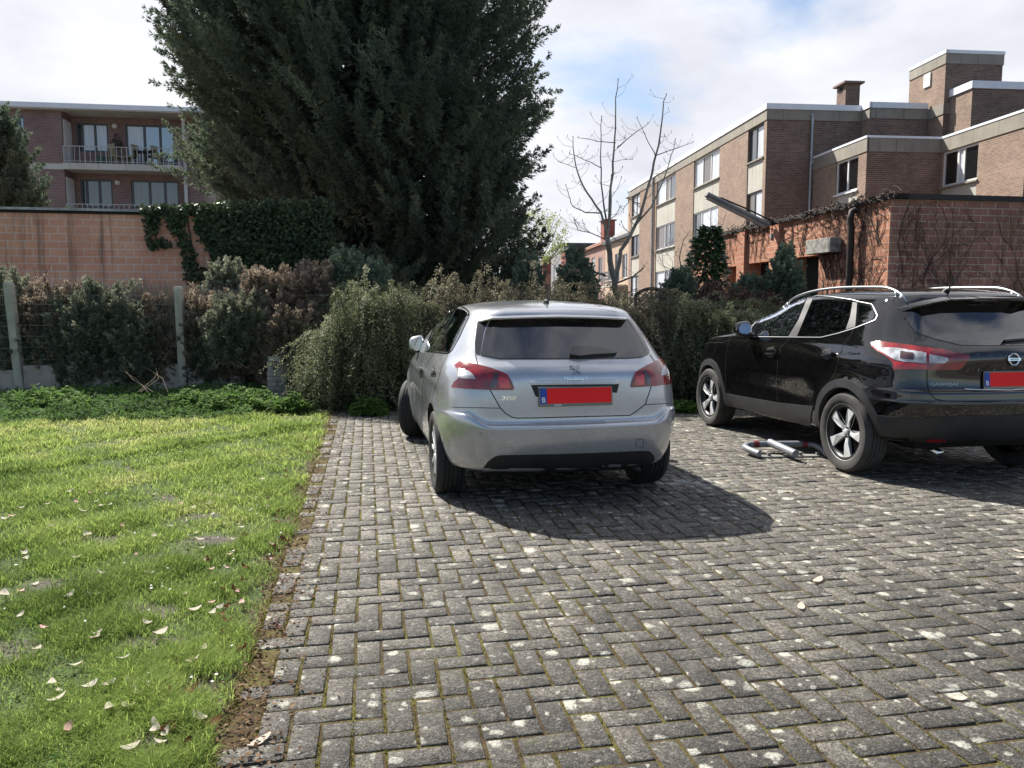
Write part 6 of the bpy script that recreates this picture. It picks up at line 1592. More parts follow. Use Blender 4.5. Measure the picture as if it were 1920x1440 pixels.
for b in C1.patch(_a([(820, 272), (832, 285), (650, 640), (568, 880), (556, 880), (636, 640)]), off=0.003, mirror=True, step=4): b.build('pillar_trim', MC['gloss'], C1.root, smooth=radians(40), local=True)

for lab, nm in (('doorL1', 'door'), ('doorR1', 'door'), ('doorL2', 'door'), ('doorR2', 'door')):
    D[lab] = C1.emit(lab, nm, MC['silver'])
gate1 = C1.emit('tailgate', 'tailgate', MC['silver'])
bump1 = C1.emit('bumper', 'bumper', MC['silver'])
C1.emit('windscreen', 'windscreen', MC['glass'])
C1.split_wells(); C1.emit('body', 'body', MC['silver'])
# rear window, spoiler with brake light, side fins, wiper
MC['rear_glass'] = simple('dark_rear_glass', (0.004, 0.006, 0.011), 0.015, spec=1.0); MC['rear_glass'].node_tree.nodes['Principled BSDF'].inputs['IOR'].default_value = 1.6
RW = corner_round(_a([(1340, 428), (1255, 600), (1188, 938), (1440, 990)]) + _c([(600, 917), (1200, 912), (1390, 898), (1496, 850), (1350, 610), (1190, 404), (600, 383), (0, 378)]), 3)
rw = C1.emit_patch('rear_window', MC['gloss'], RW, gate1, off=0.003)[0]
pane = corner_round(_a([(1375, 520), (1268, 640), (1205, 930), (1440, 980)]) + _c([(600, 909), (1200, 904), (1380, 892), (1478, 855), (1300, 622), (1215, 530), (1130, 487), (400, 480), (0, 482)]), 6)
C1.emit_patch('pane', MC['rear_glass'], pane, rw, off=0.0055)
for sx in (0, 1):
    C1_f = C1.patch(corner_round(_a([(1148, 470), (1300, 435), (1235, 600), (1182, 925), (1118, 912), (1112, 760)]), 1.5), off=0.004, mirror=True)[sx].build('side_fin', MC['gloss'], gate1, smooth=radians(40), local=True)
sp = C1.line_pts(_a([(1150, 462), (1230, 440), (1330, 420)]) + _c([(0, 372), (300, 366), (600, 372), (900, 382), (1190, 398)]), 0, 6)
V, Fa = [], []
for i, p in enumerate(sp):
    e = min(1, min(i, len(sp) - 1 - i) / 1.5 + .3)
    V += [(p.x, p.y + 0.10, p.z + 0.024), (p.x, p.y - 0.02 * e, p.z + 0.012), (p.x, p.y - 0.075 * e, p.z + 0.002), (p.x, p.y - 0.072 * e, p.z - 0.008), (p.x, p.y + 0.015, p.z - 0.014)]
for i in range(len(sp) - 1):
    for j in range(4): Fa.append((i * 5 + j, i * 5 + j + 1, i * 5 + j + 6, i * 5 + j + 5))
m = MB(); m.add(V, Fa); spo = m.build('spoiler', MC['silver'], gate1, smooth=radians(35), local=True)
C1.emit_patch('brake_light', MC['smoke'], _c([(150, 392), (600, 392), (570, 412), (180, 412)]), spo, off=0.02, thick=0.01)
w1 = C1.emit_patch('wiper', MC['gloss'], corner_round(_c([(468, 885), (466, 850), (495, 783), (640, 775), (820, 790), (1070, 850), (1040, 868), (760, 882), (600, 900)]), 1.5), gate1, off=0.030, thick=0.022)
# tail lights
TL = corner_round(_a([(830, 1080), (900, 1020), (980, 1030), (1130, 1060), (1330, 1110), (1480, 1165), (1560, 1200), (1620, 1290), (1655, 1390), (1640, 1415), (1320, 1412), (1000, 1397), (790, 1377), (830, 1300), (886, 1258), (872, 1110)]), 1.5)
tl = C1.emit_patch('tail_light', MC['red'], TL, None, mirror=True, off=0.008, thick=0.014, step=4)
C1.emit_patch('reversing_lens', MC['clear'], corner_round(_a([(885, 1112), (960, 1125), (1050, 1165), (1098, 1212), (1132, 1266), (1000, 1258), (888, 1248)]), 1.5), tl, mirror=True, off=0.0105, step=3)
C1.emit_patch('lamp_bezel', MC['smoke'], corner_round(_a([(1330, 1330), (1390, 1180), (1440, 1190), (1400, 1395), (1330, 1392)]), 1.5), tl, mirror=True, off=0.0105, step=3)
C1.emit_patch('lamp_bezel', MC['brightred'], corner_round(_a([(1430, 1230), (1560, 1260), (1620, 1380), (1450, 1385)]), 3), tl, mirror=True, off=0.0105, step=3)
for q in tl[:2]: pass
# lower black valance
C1.emit_patch('valance', MC['trim'], corner_round(_b([(1035, 1046), (1120, 930), (1200, 872), (1260, 856), (1664, 846)]) + _d([(300, 764), (800, 747), (1400, 722), (1500, 727), (1550, 790), (1562, 900), (1500, 985), (800, 1010)]) + _b([(1400, 1080)]), 2), bump1, off=0.004, thick=0.01)
# number plate, its frame and the ledge above it
def plate(car, cx, cy, wid, hei, parent, strip=0.047, tilt=0.0):
    l, n = car.hit(cx, cy); 
    n = Vector((0, -1, 0.10)).normalized(); u = Vector((1, 0, 0)); v = u.cross(n) * -1
    v = Vector((0, 0.10, 1)).normalized()
    c = l + n * 0.012
    fr = lambda x, y, h: tuple(c + u * x + v * y + n * h)
    rect = lambda x0, x1, y0, y1: [(x0, y0), (x1, y0), (x1, y1), (x0, y1)]
    b = MB(); b.prism(corner_round(rect(-wid / 2 - .008, wid / 2 + .008, -hei / 2 - .02, hei / 2 + .008), 0.008), -0.012, 0.003, fr)
    po = b.build('number_plate', MC['gloss'], parent, local=True)
    b = MB(); b.prism(rect(-wid / 2 + strip, wid / 2, -hei / 2, hei / 2), 0.002, 0.0055, fr); b.build('plate_face', MC['plate'], po, local=True)
    b = MB(); b.prism(rect(-wid / 2, -wid / 2 + strip - 0.001, -hei / 2, hei / 2), 0.002, 0.0055, fr); b.build('country_strip', MC['eu'], po, local=True)
    V, Fa = text_verts('B', 0.05, bold=0.001); A = np.array(V); cc = (A.max(0) + A.min(0)) / 2
    b = MB(); b.add([fr(x - cc[0] - wid / 2 + strip / 2, y - cc[1] - hei * .24, 0.0065) for x, y, _ in V], Fa); b.build('country_letter', MC['white'], po, local=True)
    return po, fr
pl1, fr1 = plate(C1, 1079, 741.5, 0.505, 0.105, gate1)
V, Fa = text_verts('GROEP', 0.017, bold=0.0004); b = MB(); b.add([fr1(x - 0.13, y - 0.0625, 0.0042) for x, y, _ in V], Fa); b.build('plate_frame_lettering', MC['white'], pl1, local=True)
lp = C1.line_pts(_k([(868, 684), (1000, 680), (1150, 678), (1300, 676), (1448, 675)]), 0, 6)
V, Fa = [], []
for i, p in enumerate(lp):
    e = min(1, min(i, len(lp) - 1 - i) / 2 + 0.15)
    V += [(p.x, p.y + .004, p.z + 0.022), (p.x, p.y - 0.022 * e, p.z + 0.010), (p.x, p.y - 0.024 * e, p.z), (p.x, p.y + 0.004, p.z - 0.004)]
for i in range(len(lp) - 1):
    for j in range(3): Fa.append((i * 4 + j, i * 4 + j + 1, i * 4 + j + 5, i * 4 + j + 4))
m = MB(); m.add(V, Fa); m.build('plate_ledge', MC['silver'], gate1, smooth=radians(35), local=True)
C1.emit_patch('plate_recess_shade', MC['trim'], _k([(876, 692), (1442, 686), (1428, 742), (1400, 740), (1396, 700), (920, 704), (922, 770), (905, 765)]), gate1, off=0.003)  # dark band painting the shade of the recess under the ledge
# shut lines
m = MB()
C1.seam(m, _a([(1118, 920), (1150, 1060), (1320, 1410)]) + _b([(1270, 290), (1330, 350), (1410, 400), (1470, 409)]) + _d([(0, 300), (700, 280), (1240, 268), (1330, 210), (1440, 122), (1480, 0)]) + _c([(1510, 1285), (1570, 960), (1500, 860)]), 0.0042)
C1.seam(m, _b([(690, 280), (980, 285), (1270, 290)])); C1.seam(m, _d([(1440, 128), (1600, 120), (1760, 112)]))
C1.seam(m, _a([(735, 920), (680, 1020), (640, 1120), (610, 1250), (560, 1380)]) + _b([(460, 130), (445, 220)]), mirror=True)
C1.seam(m, _a([(560, 885), (440, 1050), (405, 1200), (385, 1440)]) + _b([(330, 330), (310, 540)]), mirror=True)
C1.seam(m, _a([(1240, 345), (1330, 312), (1600, 290), (1900, 275)]) + _c([(300, 245), (600, 252), (900, 278), (1075, 305)]), 0.002)
C1.seam(m, _d([(1320, 580), (1418, 572), (1418, 676), (1322, 676), (1320, 580)]), 0.0022)
C1.seam(m, _b([(1020, 590), (1032, 582), (1045, 590), (1045, 605), (1032, 612), (1020, 604), (1020, 590)]), 0.0018)
m.build('shut_lines', MC['seam'], C1.root, smooth=True, local=True)
# badges
b = MB(); text_on_body(C1, b, 'PEUGEOT', 1079.8, 709.2, 44, 5.2, 0.004, bold=0.01); b.build('lettering', MC['chrome'], gate1, local=True)
b = MB(); text_on_body(C1, b, '308', 953.6, 746.6, 29, 7.5, 0.004, 0.25, bold=0.012); b.build('lettering', MC['chrome'], gate1, local=True)
C1.emit_patch('emblem', MC['satin'], _k([(1124, 572), (1150, 570), (1160, 582), (1172, 566), (1190, 566), (1186, 582), (1176, 592), (1188, 608), (1198, 612), (1198, 622), (1184, 620), (1168, 604), (1160, 620), (1140, 622), (1152, 606), (1156, 594), (1140, 588), (1132, 596), (1128, 588), (1140, 580)]), gate1, off=0.009, thick=0.008, step=1.5)
# handles
for (hx, hy, dk) in ((375, 1118, 'door#1'), (545, 1140, 'door#2')):
    po = _a([(hx - 38, hy - 14), (hx + 5, hy - 20), (hx + 38, hy - 6), (hx + 36, hy + 12), (hx - 34, hy + 10)])
    C1.emit_patch('handle', MC['silver'], corner_round(po, 1), [D[dk.replace('#', 'L')], D[dk.replace('#', 'R')]], mirror=True, off=0.035, thick=0.015, step=2)
    po = _a([(hx - 22, hy + 20), (hx - 20, hy - 30), (hx + 15, hy - 60), (hx + 22, hy + 20), (hx + 12, hy + 70), (hx - 8, hy + 60)])
    C1.emit_patch('handle_cup', MC['trim'], corner_round(po, 1), [D[dk.replace('#', 'L')], D[dk.replace('#', 'R')]], mirror=True, off=0.002, thick=0.004, step=2)
# door mirrors
def door_mirror(car, x, y, z, sx, mat, w=0.15, h=0.15, d=0.12):
    bm = bmesh.new(); bmesh.ops.create_uvsphere(bm, u_segments=20, v_segments=14, radius=1.0)
    for v in bm.verts:
        q = v.co; q.x = math.copysign(abs(q.x) ** 0.6, q.x); q.z = math.copysign(abs(q.z) ** 0.65, q.z)
        taper = 1 - 0.22 * q.x * sx
        v.co = Vector((x + q.x * w / 2, y + q.y * d / 2, z + q.z * h / 2 * (1 + 0.12 * -q.x * sx * 0) * taper))
    me = bpy.data.meshes.new('door_mirror'); bm.to_mesh(me); bm.free(); me.materials.append(mat); me.materials.append(MC['trim'])
    for p in me.polygons:
        p.use_smooth = True
        if p.center.z < z - h * 0.28: p.material_index = 1
    o = bpy.data.objects.new('door_mirror', me); COL.objects.link(o); o.parent = car.root
    g = MB(); pts = [(x + w * 0.40 * cos(a) , z + h * 0.38 * sin(a)) for a in np.linspace(0, 2 * pi, 25)[:-1]]
    g.prism([(a, c) for a, c in pts], y - d / 2 - 0.001, y - d / 2 + 0.02, lambda a, c, hh: (a, hh, c)); g.build('mirror_glass', MC['mirror'], o, local=True)
    s_ = MB(); s_.tube([(x - sx * w * 0.3, y, z - h * 0.35), (x - sx * (w * 0.5 + 0.09), y + 0.04, z - h * 0.45)], 0.028, 8); s_.build('mirror_arm', MC['trim'], o, smooth=True, local=True)
for sx in (-1, 1): door_mirror(C1, 0.872 * sx, 2.40, 1.05, sx, MC['silver'], 0.14, 0.16)
# aerial
l, n = C1.hit(1025, 569); b = MB(); b.tube([l + Vector((0, 0.03, -0.01)), l + Vector((0, 0, 0.018)), l + Vector((0, -0.03, 0.02))], [0.03, 0.018, 0.008], 8)
b.tube([l + Vector((0, 0, 0.012)), l + Vector((0.003, -0.075, 0.15))], [0.008, 0.0035], 6); b.build('aerial', MC['trim'], C1.root, smooth=radians(50), local=True)
cabin(C1, 0.45, 1.75, 1.05, 0.74, 1.42, 2.55)
def spokes10(b, rr, h):
    for k in range(10):
        a = 2 * pi * k / 10
        P = [(0.03, -.012), (0.03, .012), (0.12, .010), (rr - 0.02, .020), (rr - 0.02, -.020), (0.12, -.010)]
        b.prism(P, h * 0.62, h * 0.84, lambda r, t, q, a=a: (q, r * cos(a) - t * sin(a), r * sin(a) + t * cos(a)))
    b.lathe([(0.0, h * .6), (0.05, h * .6), (0.055, h * .4)], (0, 0, 0), 'x', 20)
wh = C1.wheel(-0.795, 0.78, 0.316, 0.21, 0.213, spokes10, MC)
C1.wheel(0.795, 0.78, 0.316, 0.21, 0.213, spokes10, MC, mesh=wh, rot=0.3)
C1.wheel(-0.80, 3.40, 0.316, 0.21, 0.213, spokes10, MC, mesh=wh, steer=-0.40)
C1.wheel(0.80, 3.40, 0.316, 0.21, 0.213, spokes10, MC, mesh=wh, steer=-0.40, rot=0.8)
b = MB(); b.tube([(0.5, 0.9, 0.27), (0.52, 0.35, 0.25), (0.52, 0.20, 0.23)], 0.028, 10); b.build('exhaust', MC['trim'], C1.root, smooth=True, local=True)
C2 = Car('black_suv', 'black suv with silver roof rails parked beside the silver hatchback, wet with raindrops', 'car', (3.84, 5.86), radians(10.5))
K2 = [ (0.34, 0.27, 0.27, 0.74, 0.66, 0.66, 0.30, 4.05, 0.06, 0.20, 0.30),
       (0.35, 0.28, 0.27, 0.83, 0.76, 0.72, 0.14, 4.22, 0.08, 0.24, 0.34),
       (0.43, 0.34, 0.34, 0.865, 0.82, 0.76, 0.06, 4.31, 0.10, 0.28, 0.38),
       (0.58, 0.50, 0.50, 0.890, 0.855, 0.80, 0.01, 4.37, 0.11, 0.30, 0.42),
       (0.665, 0.60, 0.58, 0.898, 0.865, 0.80, 0.0, 4.375, 0.11, 0.30, 0.42),
       (0.685, 0.64, 0.62, 0.90, 0.865, 0.80, 0.022, 4.37, 0.105, 0.30, 0.42),
       (0.745, 0.69, 0.68, 0.90, 0.865, 0.80, 0.030, 4.36, 0.105, 0.30, 0.42),
       (0.775, 0.73, 0.72, 0.90, 0.865, 0.80, 0.075, 4.34, 0.085, 0.30, 0.42),
       (0.86, 0.83, 0.82, 0.896, 0.86, 0.79, 0.085, 4.32, 0.09, 0.30, 0.42),
       (1.00, 0.97, 0.92, 0.888, 0.84, 0.78, 0.075, 4.28, 0.12, 0.30, 0.42),
       (1.085, 1.065, 1.02, 0.872, 0.805, 0.76, 0.12, 4.20, 0.14, 0.28, 0.42),
       (1.14, 1.12, 1.12, 0.845, 0.765, 0.68, 0.185, 3.55, 0.14, 0.22, 0.40),
       (1.26, 1.235, 1.24, 0.79, 0.695, 0.62, 0.29, 3.22, 0.12, 0.18, 0.34),
       (1.40, 1.36, 1.34, 0.71, 0.615, 0.56, 0.38, 2.86, 0.10, 0.15, 0.30),
       (1.485, 1.465, 1.44, 0.645, 0.555, 0.52, 0.42, 2.58, 0.09, 0.15, 0.30),
       (1.515, 1.515, 1.49, 0.58, 0.50, 0.46, 0.48, 2.40, 0.08, 0.15, 0.30),
       (1.545, 1.552, 1.53, 0.42, 0.36, 0.34, 0.68, 2.08, 0.08, 0.14, 0.30),
       (1.565, 1.57, 1.555, 0.24, 0.20, 0.2, 0.95, 1.9, 0.05, 0.09, 0.2),
       (1.575, 1.578, 1.57, 0.03, 0.025, 0.025, 1.3, 1.6, 0.01, 0.01, 0.05)]
def def2(G):
    y, z = G[..., 1], G[..., 2]
    sidew = np.clip((np.abs(G[..., 0]) - 0.6) / 0.2, 0, 1)
    for yc in (0.80, 3.446):
        d = np.hypot(y - yc, z - 0.345)
        G[..., 0] += sidew * 0.022 * np.exp(-((d - 0.40) / 0.08) ** 2)
    G[..., 0] -= sidew * 0.028 * np.exp(-((z - 0.58) / 0.15) ** 2) * np.clip((y - 1.15) / 0.3, 0, 1) * np.clip((3.05 - y) / 0.3, 0, 1)
    # haunch over the rear wheel, crease at the handles
    G[..., 0] += sidew * 0.018 * np.exp(-((z - 0.95) / 0.06) ** 2) * np.exp(-((y - 0.75) / 0.55) ** 2)
    return G
C2.make_body(K2, [(0.80, 0.345, 0.385), (3.446, 0.345, 0.385)], def2)
_e = lambda pts: [(1290 + x / 6, 520 + y / 6) for x, y in pts]
_f = lambda pts: [(1600 + x / 6, 520 + y / 6) for x, y in pts]
_g = lambda pts: [(1290 + x / 6, 680 + y / 6) for x, y in pts]
_h = lambda pts: [(1600 + x / 6, 700 + y / 6) for x, y in pts]
CX2 = 1899
C2.region(_e([(425, 1310), (420, 1000), (470, 680), (560, 600), (700, 672), (1150, 670), (1040, 800), (1012, 900), (1003, 1425)]), 'door#1', mirror=True, where=left)
C2.region(_e([(1003, 1425), (1012, 900), (1040, 800), (1155, 670), (1500, 678), (1860, 590), (1750, 760), (1700, 900), (1660, 1070), (1560, 1180), (1450, 1330), (1405, 1480)]), 'door#2', mirror=True, where=left)
TG2 = C2.sym([(CX2, 557)] + _f([(1500, 237), (1000, 250), (780, 282), (500, 375), (590, 480), (710, 640), (790, 770), (825, 870), (830, 1200), (850, 1290), (920, 1370), (1050, 1395)]) + [(CX2, 753)])
C2.region(TG2, 'tailgate', where=lambda C: C[:, 1] < 0.7)
C2.lab[(C2.lab == 'body') & (C2.FC[:, 1] < 0.45) & (C2.FC[:, 2] < 0.80)] = 'bumper'
ws = (C2.lab == 'body') & (C2.FN[:, 1] > 0.30) & (C2.FC[:, 2] > 1.13) & (C2.FC[:, 2] < 1.46) & (np.abs(C2.FC[:, 0]) < 0.60 - (C2.FC[:, 2] - 1.1) * 0.2) & (C2.FC[:, 1] > 2.2)
C2.lab[ws] = 'windscreen'
DL2 = corner_round(_e([(700, 672), (715, 565), (790, 462), (900, 368), (1050, 268), (1200, 218), (1400, 202), (1600, 215), (1850, 250)]) + _f([(60, 270), (215, 300), (278, 430), (250, 485), (20, 575)]) + _e([(1700, 632), (1500, 680)]), 2.5)
w_front = corner_round(_e([(722, 660), (738, 565), (805, 475), (905, 385), (1055, 285), (1160, 245), (1335, 232), (1240, 480), (1125, 662)]), 2)
w_rear = corner_round(_e([(1412, 240), (1600, 245), (1852, 280), (1822, 450), (1772, 585), (1560, 650), (1500, 665), (1230, 665)]), 1.5)
w_quart = corner_round(_f([(62, 288), (205, 320), (242, 430), (222, 478), (32, 552)]), 1.5)
for wp in (w_front, w_rear, w_quart): C2.window(wp, MC['glass_wet'], 1.6)
for b in C2.ring(DL2, 1.15, off=0.006, mirror=True, step=4): b.build('window_trim', MC['satin'], C2.root, smooth=radians(40), local=True)
for P in (_e([(1345, 232), (1408, 234), (1228, 664), (1132, 664), (1245, 480)]), _e([(1856, 278), (1906, 288), (1884, 555), (1778, 588), (1826, 450)])):
    for b in C2.patch(P, off=0.004, mirror=True, step=4): b.build('pillar_trim', MC['clad'], C2.root, smooth=radians(40), local=True)
D2 = {}
for lab in ('doorL1', 'doorR1', 'doorL2', 'doorR2'): D2[lab] = C2.emit(lab, 'door', MC['black'])
gate2 = C2.emit('tailgate', 'tailgate', MC['black']); bump2 = C2.emit('bumper', 'bumper', MC['black'])
C2.emit('windscreen', 'windscreen', MC['glass']); C2.split_wells(); C2.emit('body', 'body', MC['black'])
# rear window
MC['rear_glass_wet'] = simple('dark_wet_rear_glass', (0.005, 0.006, 0.009), 0.015, spec=1.0, bump=0.0)
_bn = MC['rear_glass_wet'].node_tree.nodes['Principled BSDF']; _bn.inputs['IOR'].default_value = 1.6
RW2 = corner_round(C2.sym([(CX2, 561)] + _f([(1500, 240), (1000, 258), (760, 292), (645, 360), (606, 480), (700, 620), (900, 690), (1200, 764), (1650, 770)]) + [(CX2, 648)]), 3)
rw2 = C2.emit_patch('rear_window', MC['rear_glass_wet'], RW2, gate2, off=0.004)[0]
# spoiler
hp = _f([(505, 372), (640, 325), (780, 283), (1000, 247), (1500, 236)]) + [(CX2, 559)]
hp = hp + [tuple(q) for q in C2.mirror_px(hp[::-1])[1:]]
sp = C2.line_pts(hp, 0, 6); V, Fa = [], []
for i, p in enumerate(sp):
    e = min(1, min(i, len(sp) - 1 - i) / 8 + 0.1)
    V += [(p.x, p.y + 0.12, p.z + 0.028), (p.x, p.y - 0.06 * e, p.z + 0.014), (p.x, p.y - 0.115 * e, p.z + 0.0), (p.x, p.y - 0.112 * e, p.z - 0.012), (p.x, p.y + 0.01, p.z - 0.02)]
for i in range(len(sp) - 1):
    for j in range(4): Fa.append((i * 5 + j, i * 5 + j + 1, i * 5 + j + 6, i * 5 + j + 5))
m = MB(); m.add(V, Fa); spo2 = m.build('spoiler', MC['black'], gate2, smooth=radians(35), local=True)
C2.emit_patch('brake_light', MC['red'], _f([(1300, 258), (1610, 250), (1600, 285), (1310, 285)]), spo2, off=0.055, thick=0.02)
C2.emit_patch('wiper', MC['gloss'], corner_round(_f([(1662, 742), (1700, 692), (1820, 655), (2150, 640), (2400, 655), (2400, 690), (1900, 718)]), 1.5), gate2, off=0.035, thick=0.022)
# tail lights
TL2 = corner_round(_f([(203, 735), (300, 722), (500, 750), (790, 787), (1000, 817), (1300, 885), (1308, 897), (1240, 990), (1190, 1037), (830, 1042), (452, 1042), (443, 960), (400, 910), (260, 822), (212, 785)]), 1.2)
tl2 = C2.emit_patch('tail_light', MC['red'], TL2, None, mirror=True, off=0.010, thick=0.016, step=4)
for P, mt in (([(245, 792), (500, 802), (818, 857), (818, 968), (560, 948), (470, 930), (380, 880)], 'clear'), ([(850, 872), (1050, 907), (1066, 930), (1020, 965), (850, 968)], 'clear'), ([(456, 950), (620, 965), (818, 988), (818, 1030), (462, 1030)], 'brightred')):
    C2.emit_patch('reversing_lens' if mt == 'clear' else 'lamp_bezel', MC[mt], corner_round(_f(P), 1.2), tl2, mirror=True, off=0.0125, step=3)
C2.emit_patch('lamp_bezel', MC['smoke'], corner_round(_f([(535, 838), (680, 860), (680, 930), (530, 915)]), 1.2), tl2, mirror=True, off=0.0145, step=3)
# plastic cladding
C2.emit_patch('bumper_cladding', MC['clad'], C2.sym([(CX2, 777)] + _h([(1400, 470), (900, 486), (770, 515), (560, 500), (268, 470), (290, 640), (345, 780), (700, 830), (1300, 800)]) + [(CX2, 834)]), bump2, off=0.006, thick=0.012)
C2.emit_patch('reflector', MC['red'], _h([(810, 740), (1045, 740), (1012, 785), (828, 780)]), [bump2, bump2], mirror=True, off=0.010, thick=0.006, step=3)
C2.emit_patch('skid_strip', MC['trim'], C2.sym([(CX2, 822)] + _h([(1300, 735), (1270, 765), (1330, 800)]) + [(CX2, 832)]), bump2, off=0.012, thick=0.01)
for yc in (0.80, 3.446):
    for b in C2.arch_trim(yc, 0.345, 0.380, 0.452, radians(-8), radians(188)): b.build('arch_cladding', MC['clad'], C2.root, smooth=radians(40), local=True)
for b in C2.patch(_g([(425, 348), (700, 395), (1000, 447), (1412, 492), (1385, 600), (1388, 718), (1010, 612), (435, 477)]), off=0.007, thick=0.012, mirror=True): b.build('sill_cladding', MC['clad'], C2.root, smooth=radians(40), local=True)
pl2, fr2 = plate(C2, 1898, 711, 0.52, 0.11, gate2)
p = C2.line_pts(C2.sym([(CX2, 731)] + _h([(1400, 186), (1245, 180)]))[1:-1], 0.004, 6)
b = MB(); b.tube(C2.line_pts(C2.mirror_px(_h([(1245, 180), (1320, 176), (1600, 190)]))[::1][:0] + _h([(1245, 180), (1400, 188), (1790, 194)]), 0.004, 6), 0.005, 6)
b.tube([Vector((-q.x, q.y, q.z)) for q in C2.line_pts(_h([(1245, 180), (1400, 188), (1790, 194)]), 0.004, 6)], 0.005, 6); b.build('plate_strip', MC['chrome'], gate2, smooth=True, local=True)
m = MB()
C2.seam(m, TG2[2:-2][4:9] and _f([(590, 485), (710, 640), (790, 770), (825, 870), (830, 1200), (850, 1290), (920, 1370), (1050, 1395), (1500, 1400), (1794, 1400)]), 0.004, mirror=True)
C2.seam(m, _f([(540, 205), (470, 225), (440, 270), (500, 370), (590, 485)]), 0.004, mirror=True)
C2.seam(m, _e([(1155, 668), (1040, 800), (1012, 900), (1006, 1000), (1003, 1425)]), mirror=True)
C2.seam(m, _e([(1860, 590), (1830, 660), (1750, 760), (1700, 900), (1660, 1070), (1600, 1160)]), mirror=True)
C2.seam(m, _e([(545, 605), (470, 690), (432, 850), (420, 1000), (425, 1310)]), mirror=True)
C2.seam(m, _e([(160, 745), (260, 735), (400, 735), (500, 690)]), mirror=True)
C2.seam(m, _f([(55, 1085), (50, 1040), (62, 985), (110, 938), (200, 922), (300, 925), (380, 940)]), 0.0022)
C2.seam(m, _f([(60, 1130), (180, 1195), (300, 1120), (450, 1045)]), 0.002, mirror=True)
C2.seam(m, _f([(1300, 900), (1370, 850)]), 0.003, mirror=True)
m.build('shut_lines', MC['seam'], C2.root, smooth=True, local=True)
# badge ring with bar, model lettering
c, n = C2.hit(1899, 674); n = Vector((0, -1, 0.12)).normalized(); c = c + n * 0.01; up = Vector((0, 0.12, 1)).normalized()
b = MB(); b.tube([c + Vector((1, 0, 0)) * 0.044 * cos(a) + up * 0.044 * sin(a) for a in np.linspace(0, 2 * pi, 33)], 0.0065, 8, cap=False)
b.prism([(-.056, -.010), (.056, -.010), (.056, .010), (-.056, .010)], -0.004, 0.008, lambda x, y, h: tuple(c + Vector((x, 0, 0)) + up * y + n * h))
em = b.build('emblem', MC['chrome'], gate2, smooth=radians(40), local=True)
V, Fa = text_verts('NISSAN', 0.02, bold=0.0003); b = MB(); b.add([tuple(c + Vector((x * 1.2, 0, 0)) + up * y * 0.8 + n * 0.009) for x, y, _ in V], Fa); b.build('lettering', MC['trim'], em, local=True)
b = MB(); text_on_body(C2, b, 'QASHQAI', 1768.5, 720.8, 51, 6.4, 0.005, bold=0.012); b.build('lettering', MC['satin'], gate2, local=True)
# handles
for (x0, y0, dk) in ((937, 832, 'door#1'), (1570, 855, 'door#2')):
    C2.emit_patch('handle', MC['gloss'], corner_round(_e([(x0 - 75, y0 - 4), (x0 + 70, y0 - 18), (x0 + 85, y0 + 2), (x0 + 60, y0 + 22), (x0 - 60, y0 + 16)]), 1), [D2[dk.replace('#', 'L')], D2[dk.replace('#', 'R')]], mirror=True, off=0.035, thick=0.015, step=2)
    C2.emit_patch('handle_cup', MC['trim'], corner_round(_e([(x0 - 70, y0 + 20), (x0 - 40, y0 - 45), (x0 + 30, y0 - 55), (x0 + 50, y0 + 20), (x0 + 10, y0 + 78), (x0 - 40, y0 + 65)]), 2), [D2[dk.replace('#', 'L')], D2[dk.replace('#', 'R')]], mirror=True, off=0.002, thick=0.004, step=2)
for sx in (-1, 1): door_mirror(C2, 0.965 * sx, 2.52, 1.175, sx, MC['black'], 0.175, 0.155, 0.13)
# roof rails: a raised tube on feet
for sx in (-1, 1):
    P = []
    for k in range(29):
        t = k / 28; y = 0.52 + t * 1.95; x = 0.60 * sx - 0.03 * sx * (1 - abs(2 * t - 1))
        l, nn, i, d = C2.bvh.ray_cast(Vector((x * 0.93, y, 3)), Vector((0, 0, -1)))
        P.append(Vector((x * 0.93, y, l.z + 0.045 * min(1, (1 - abs(2 * t - 1) ** 3.0) * 1.6) + 0.004)))
    b = MB(); b.tube(P, [0.009 + 0.004 * min(1, 6 * min(k / 28, 1 - k / 28)) for k in range(29)], 10)
    rl = b.build('roof_rail', MC['satin'], C2.root, smooth=True, local=True)
    b = MB()
    for k in (1, 2, 26, 27): b.tube([P[k], P[k] - Vector((0, 0, 0.06))], 0.014, 8)
    b.build('rail_foot', MC['satin'], rl, smooth=True, local=True)
l, n = C2.hit(1777, 547); b = MB(); b.tube([l + Vector((0, 0.035, -0.015)), l + Vector((0, 0, 0.02)), l + Vector((0, -0.02, 0.022))], [0.035, 0.02, 0.01], 8)
b.tube([l + Vector((0, 0, 0.012)), l + Vector((0.0, -0.20, 0.25))], [0.007, 0.003], 6); b.build('aerial', MC['trim'], C2.root, smooth=radians(50), local=True)
cabin(C2, 0.52, 1.80, 1.10, 0.74, 1.53, 2.62)
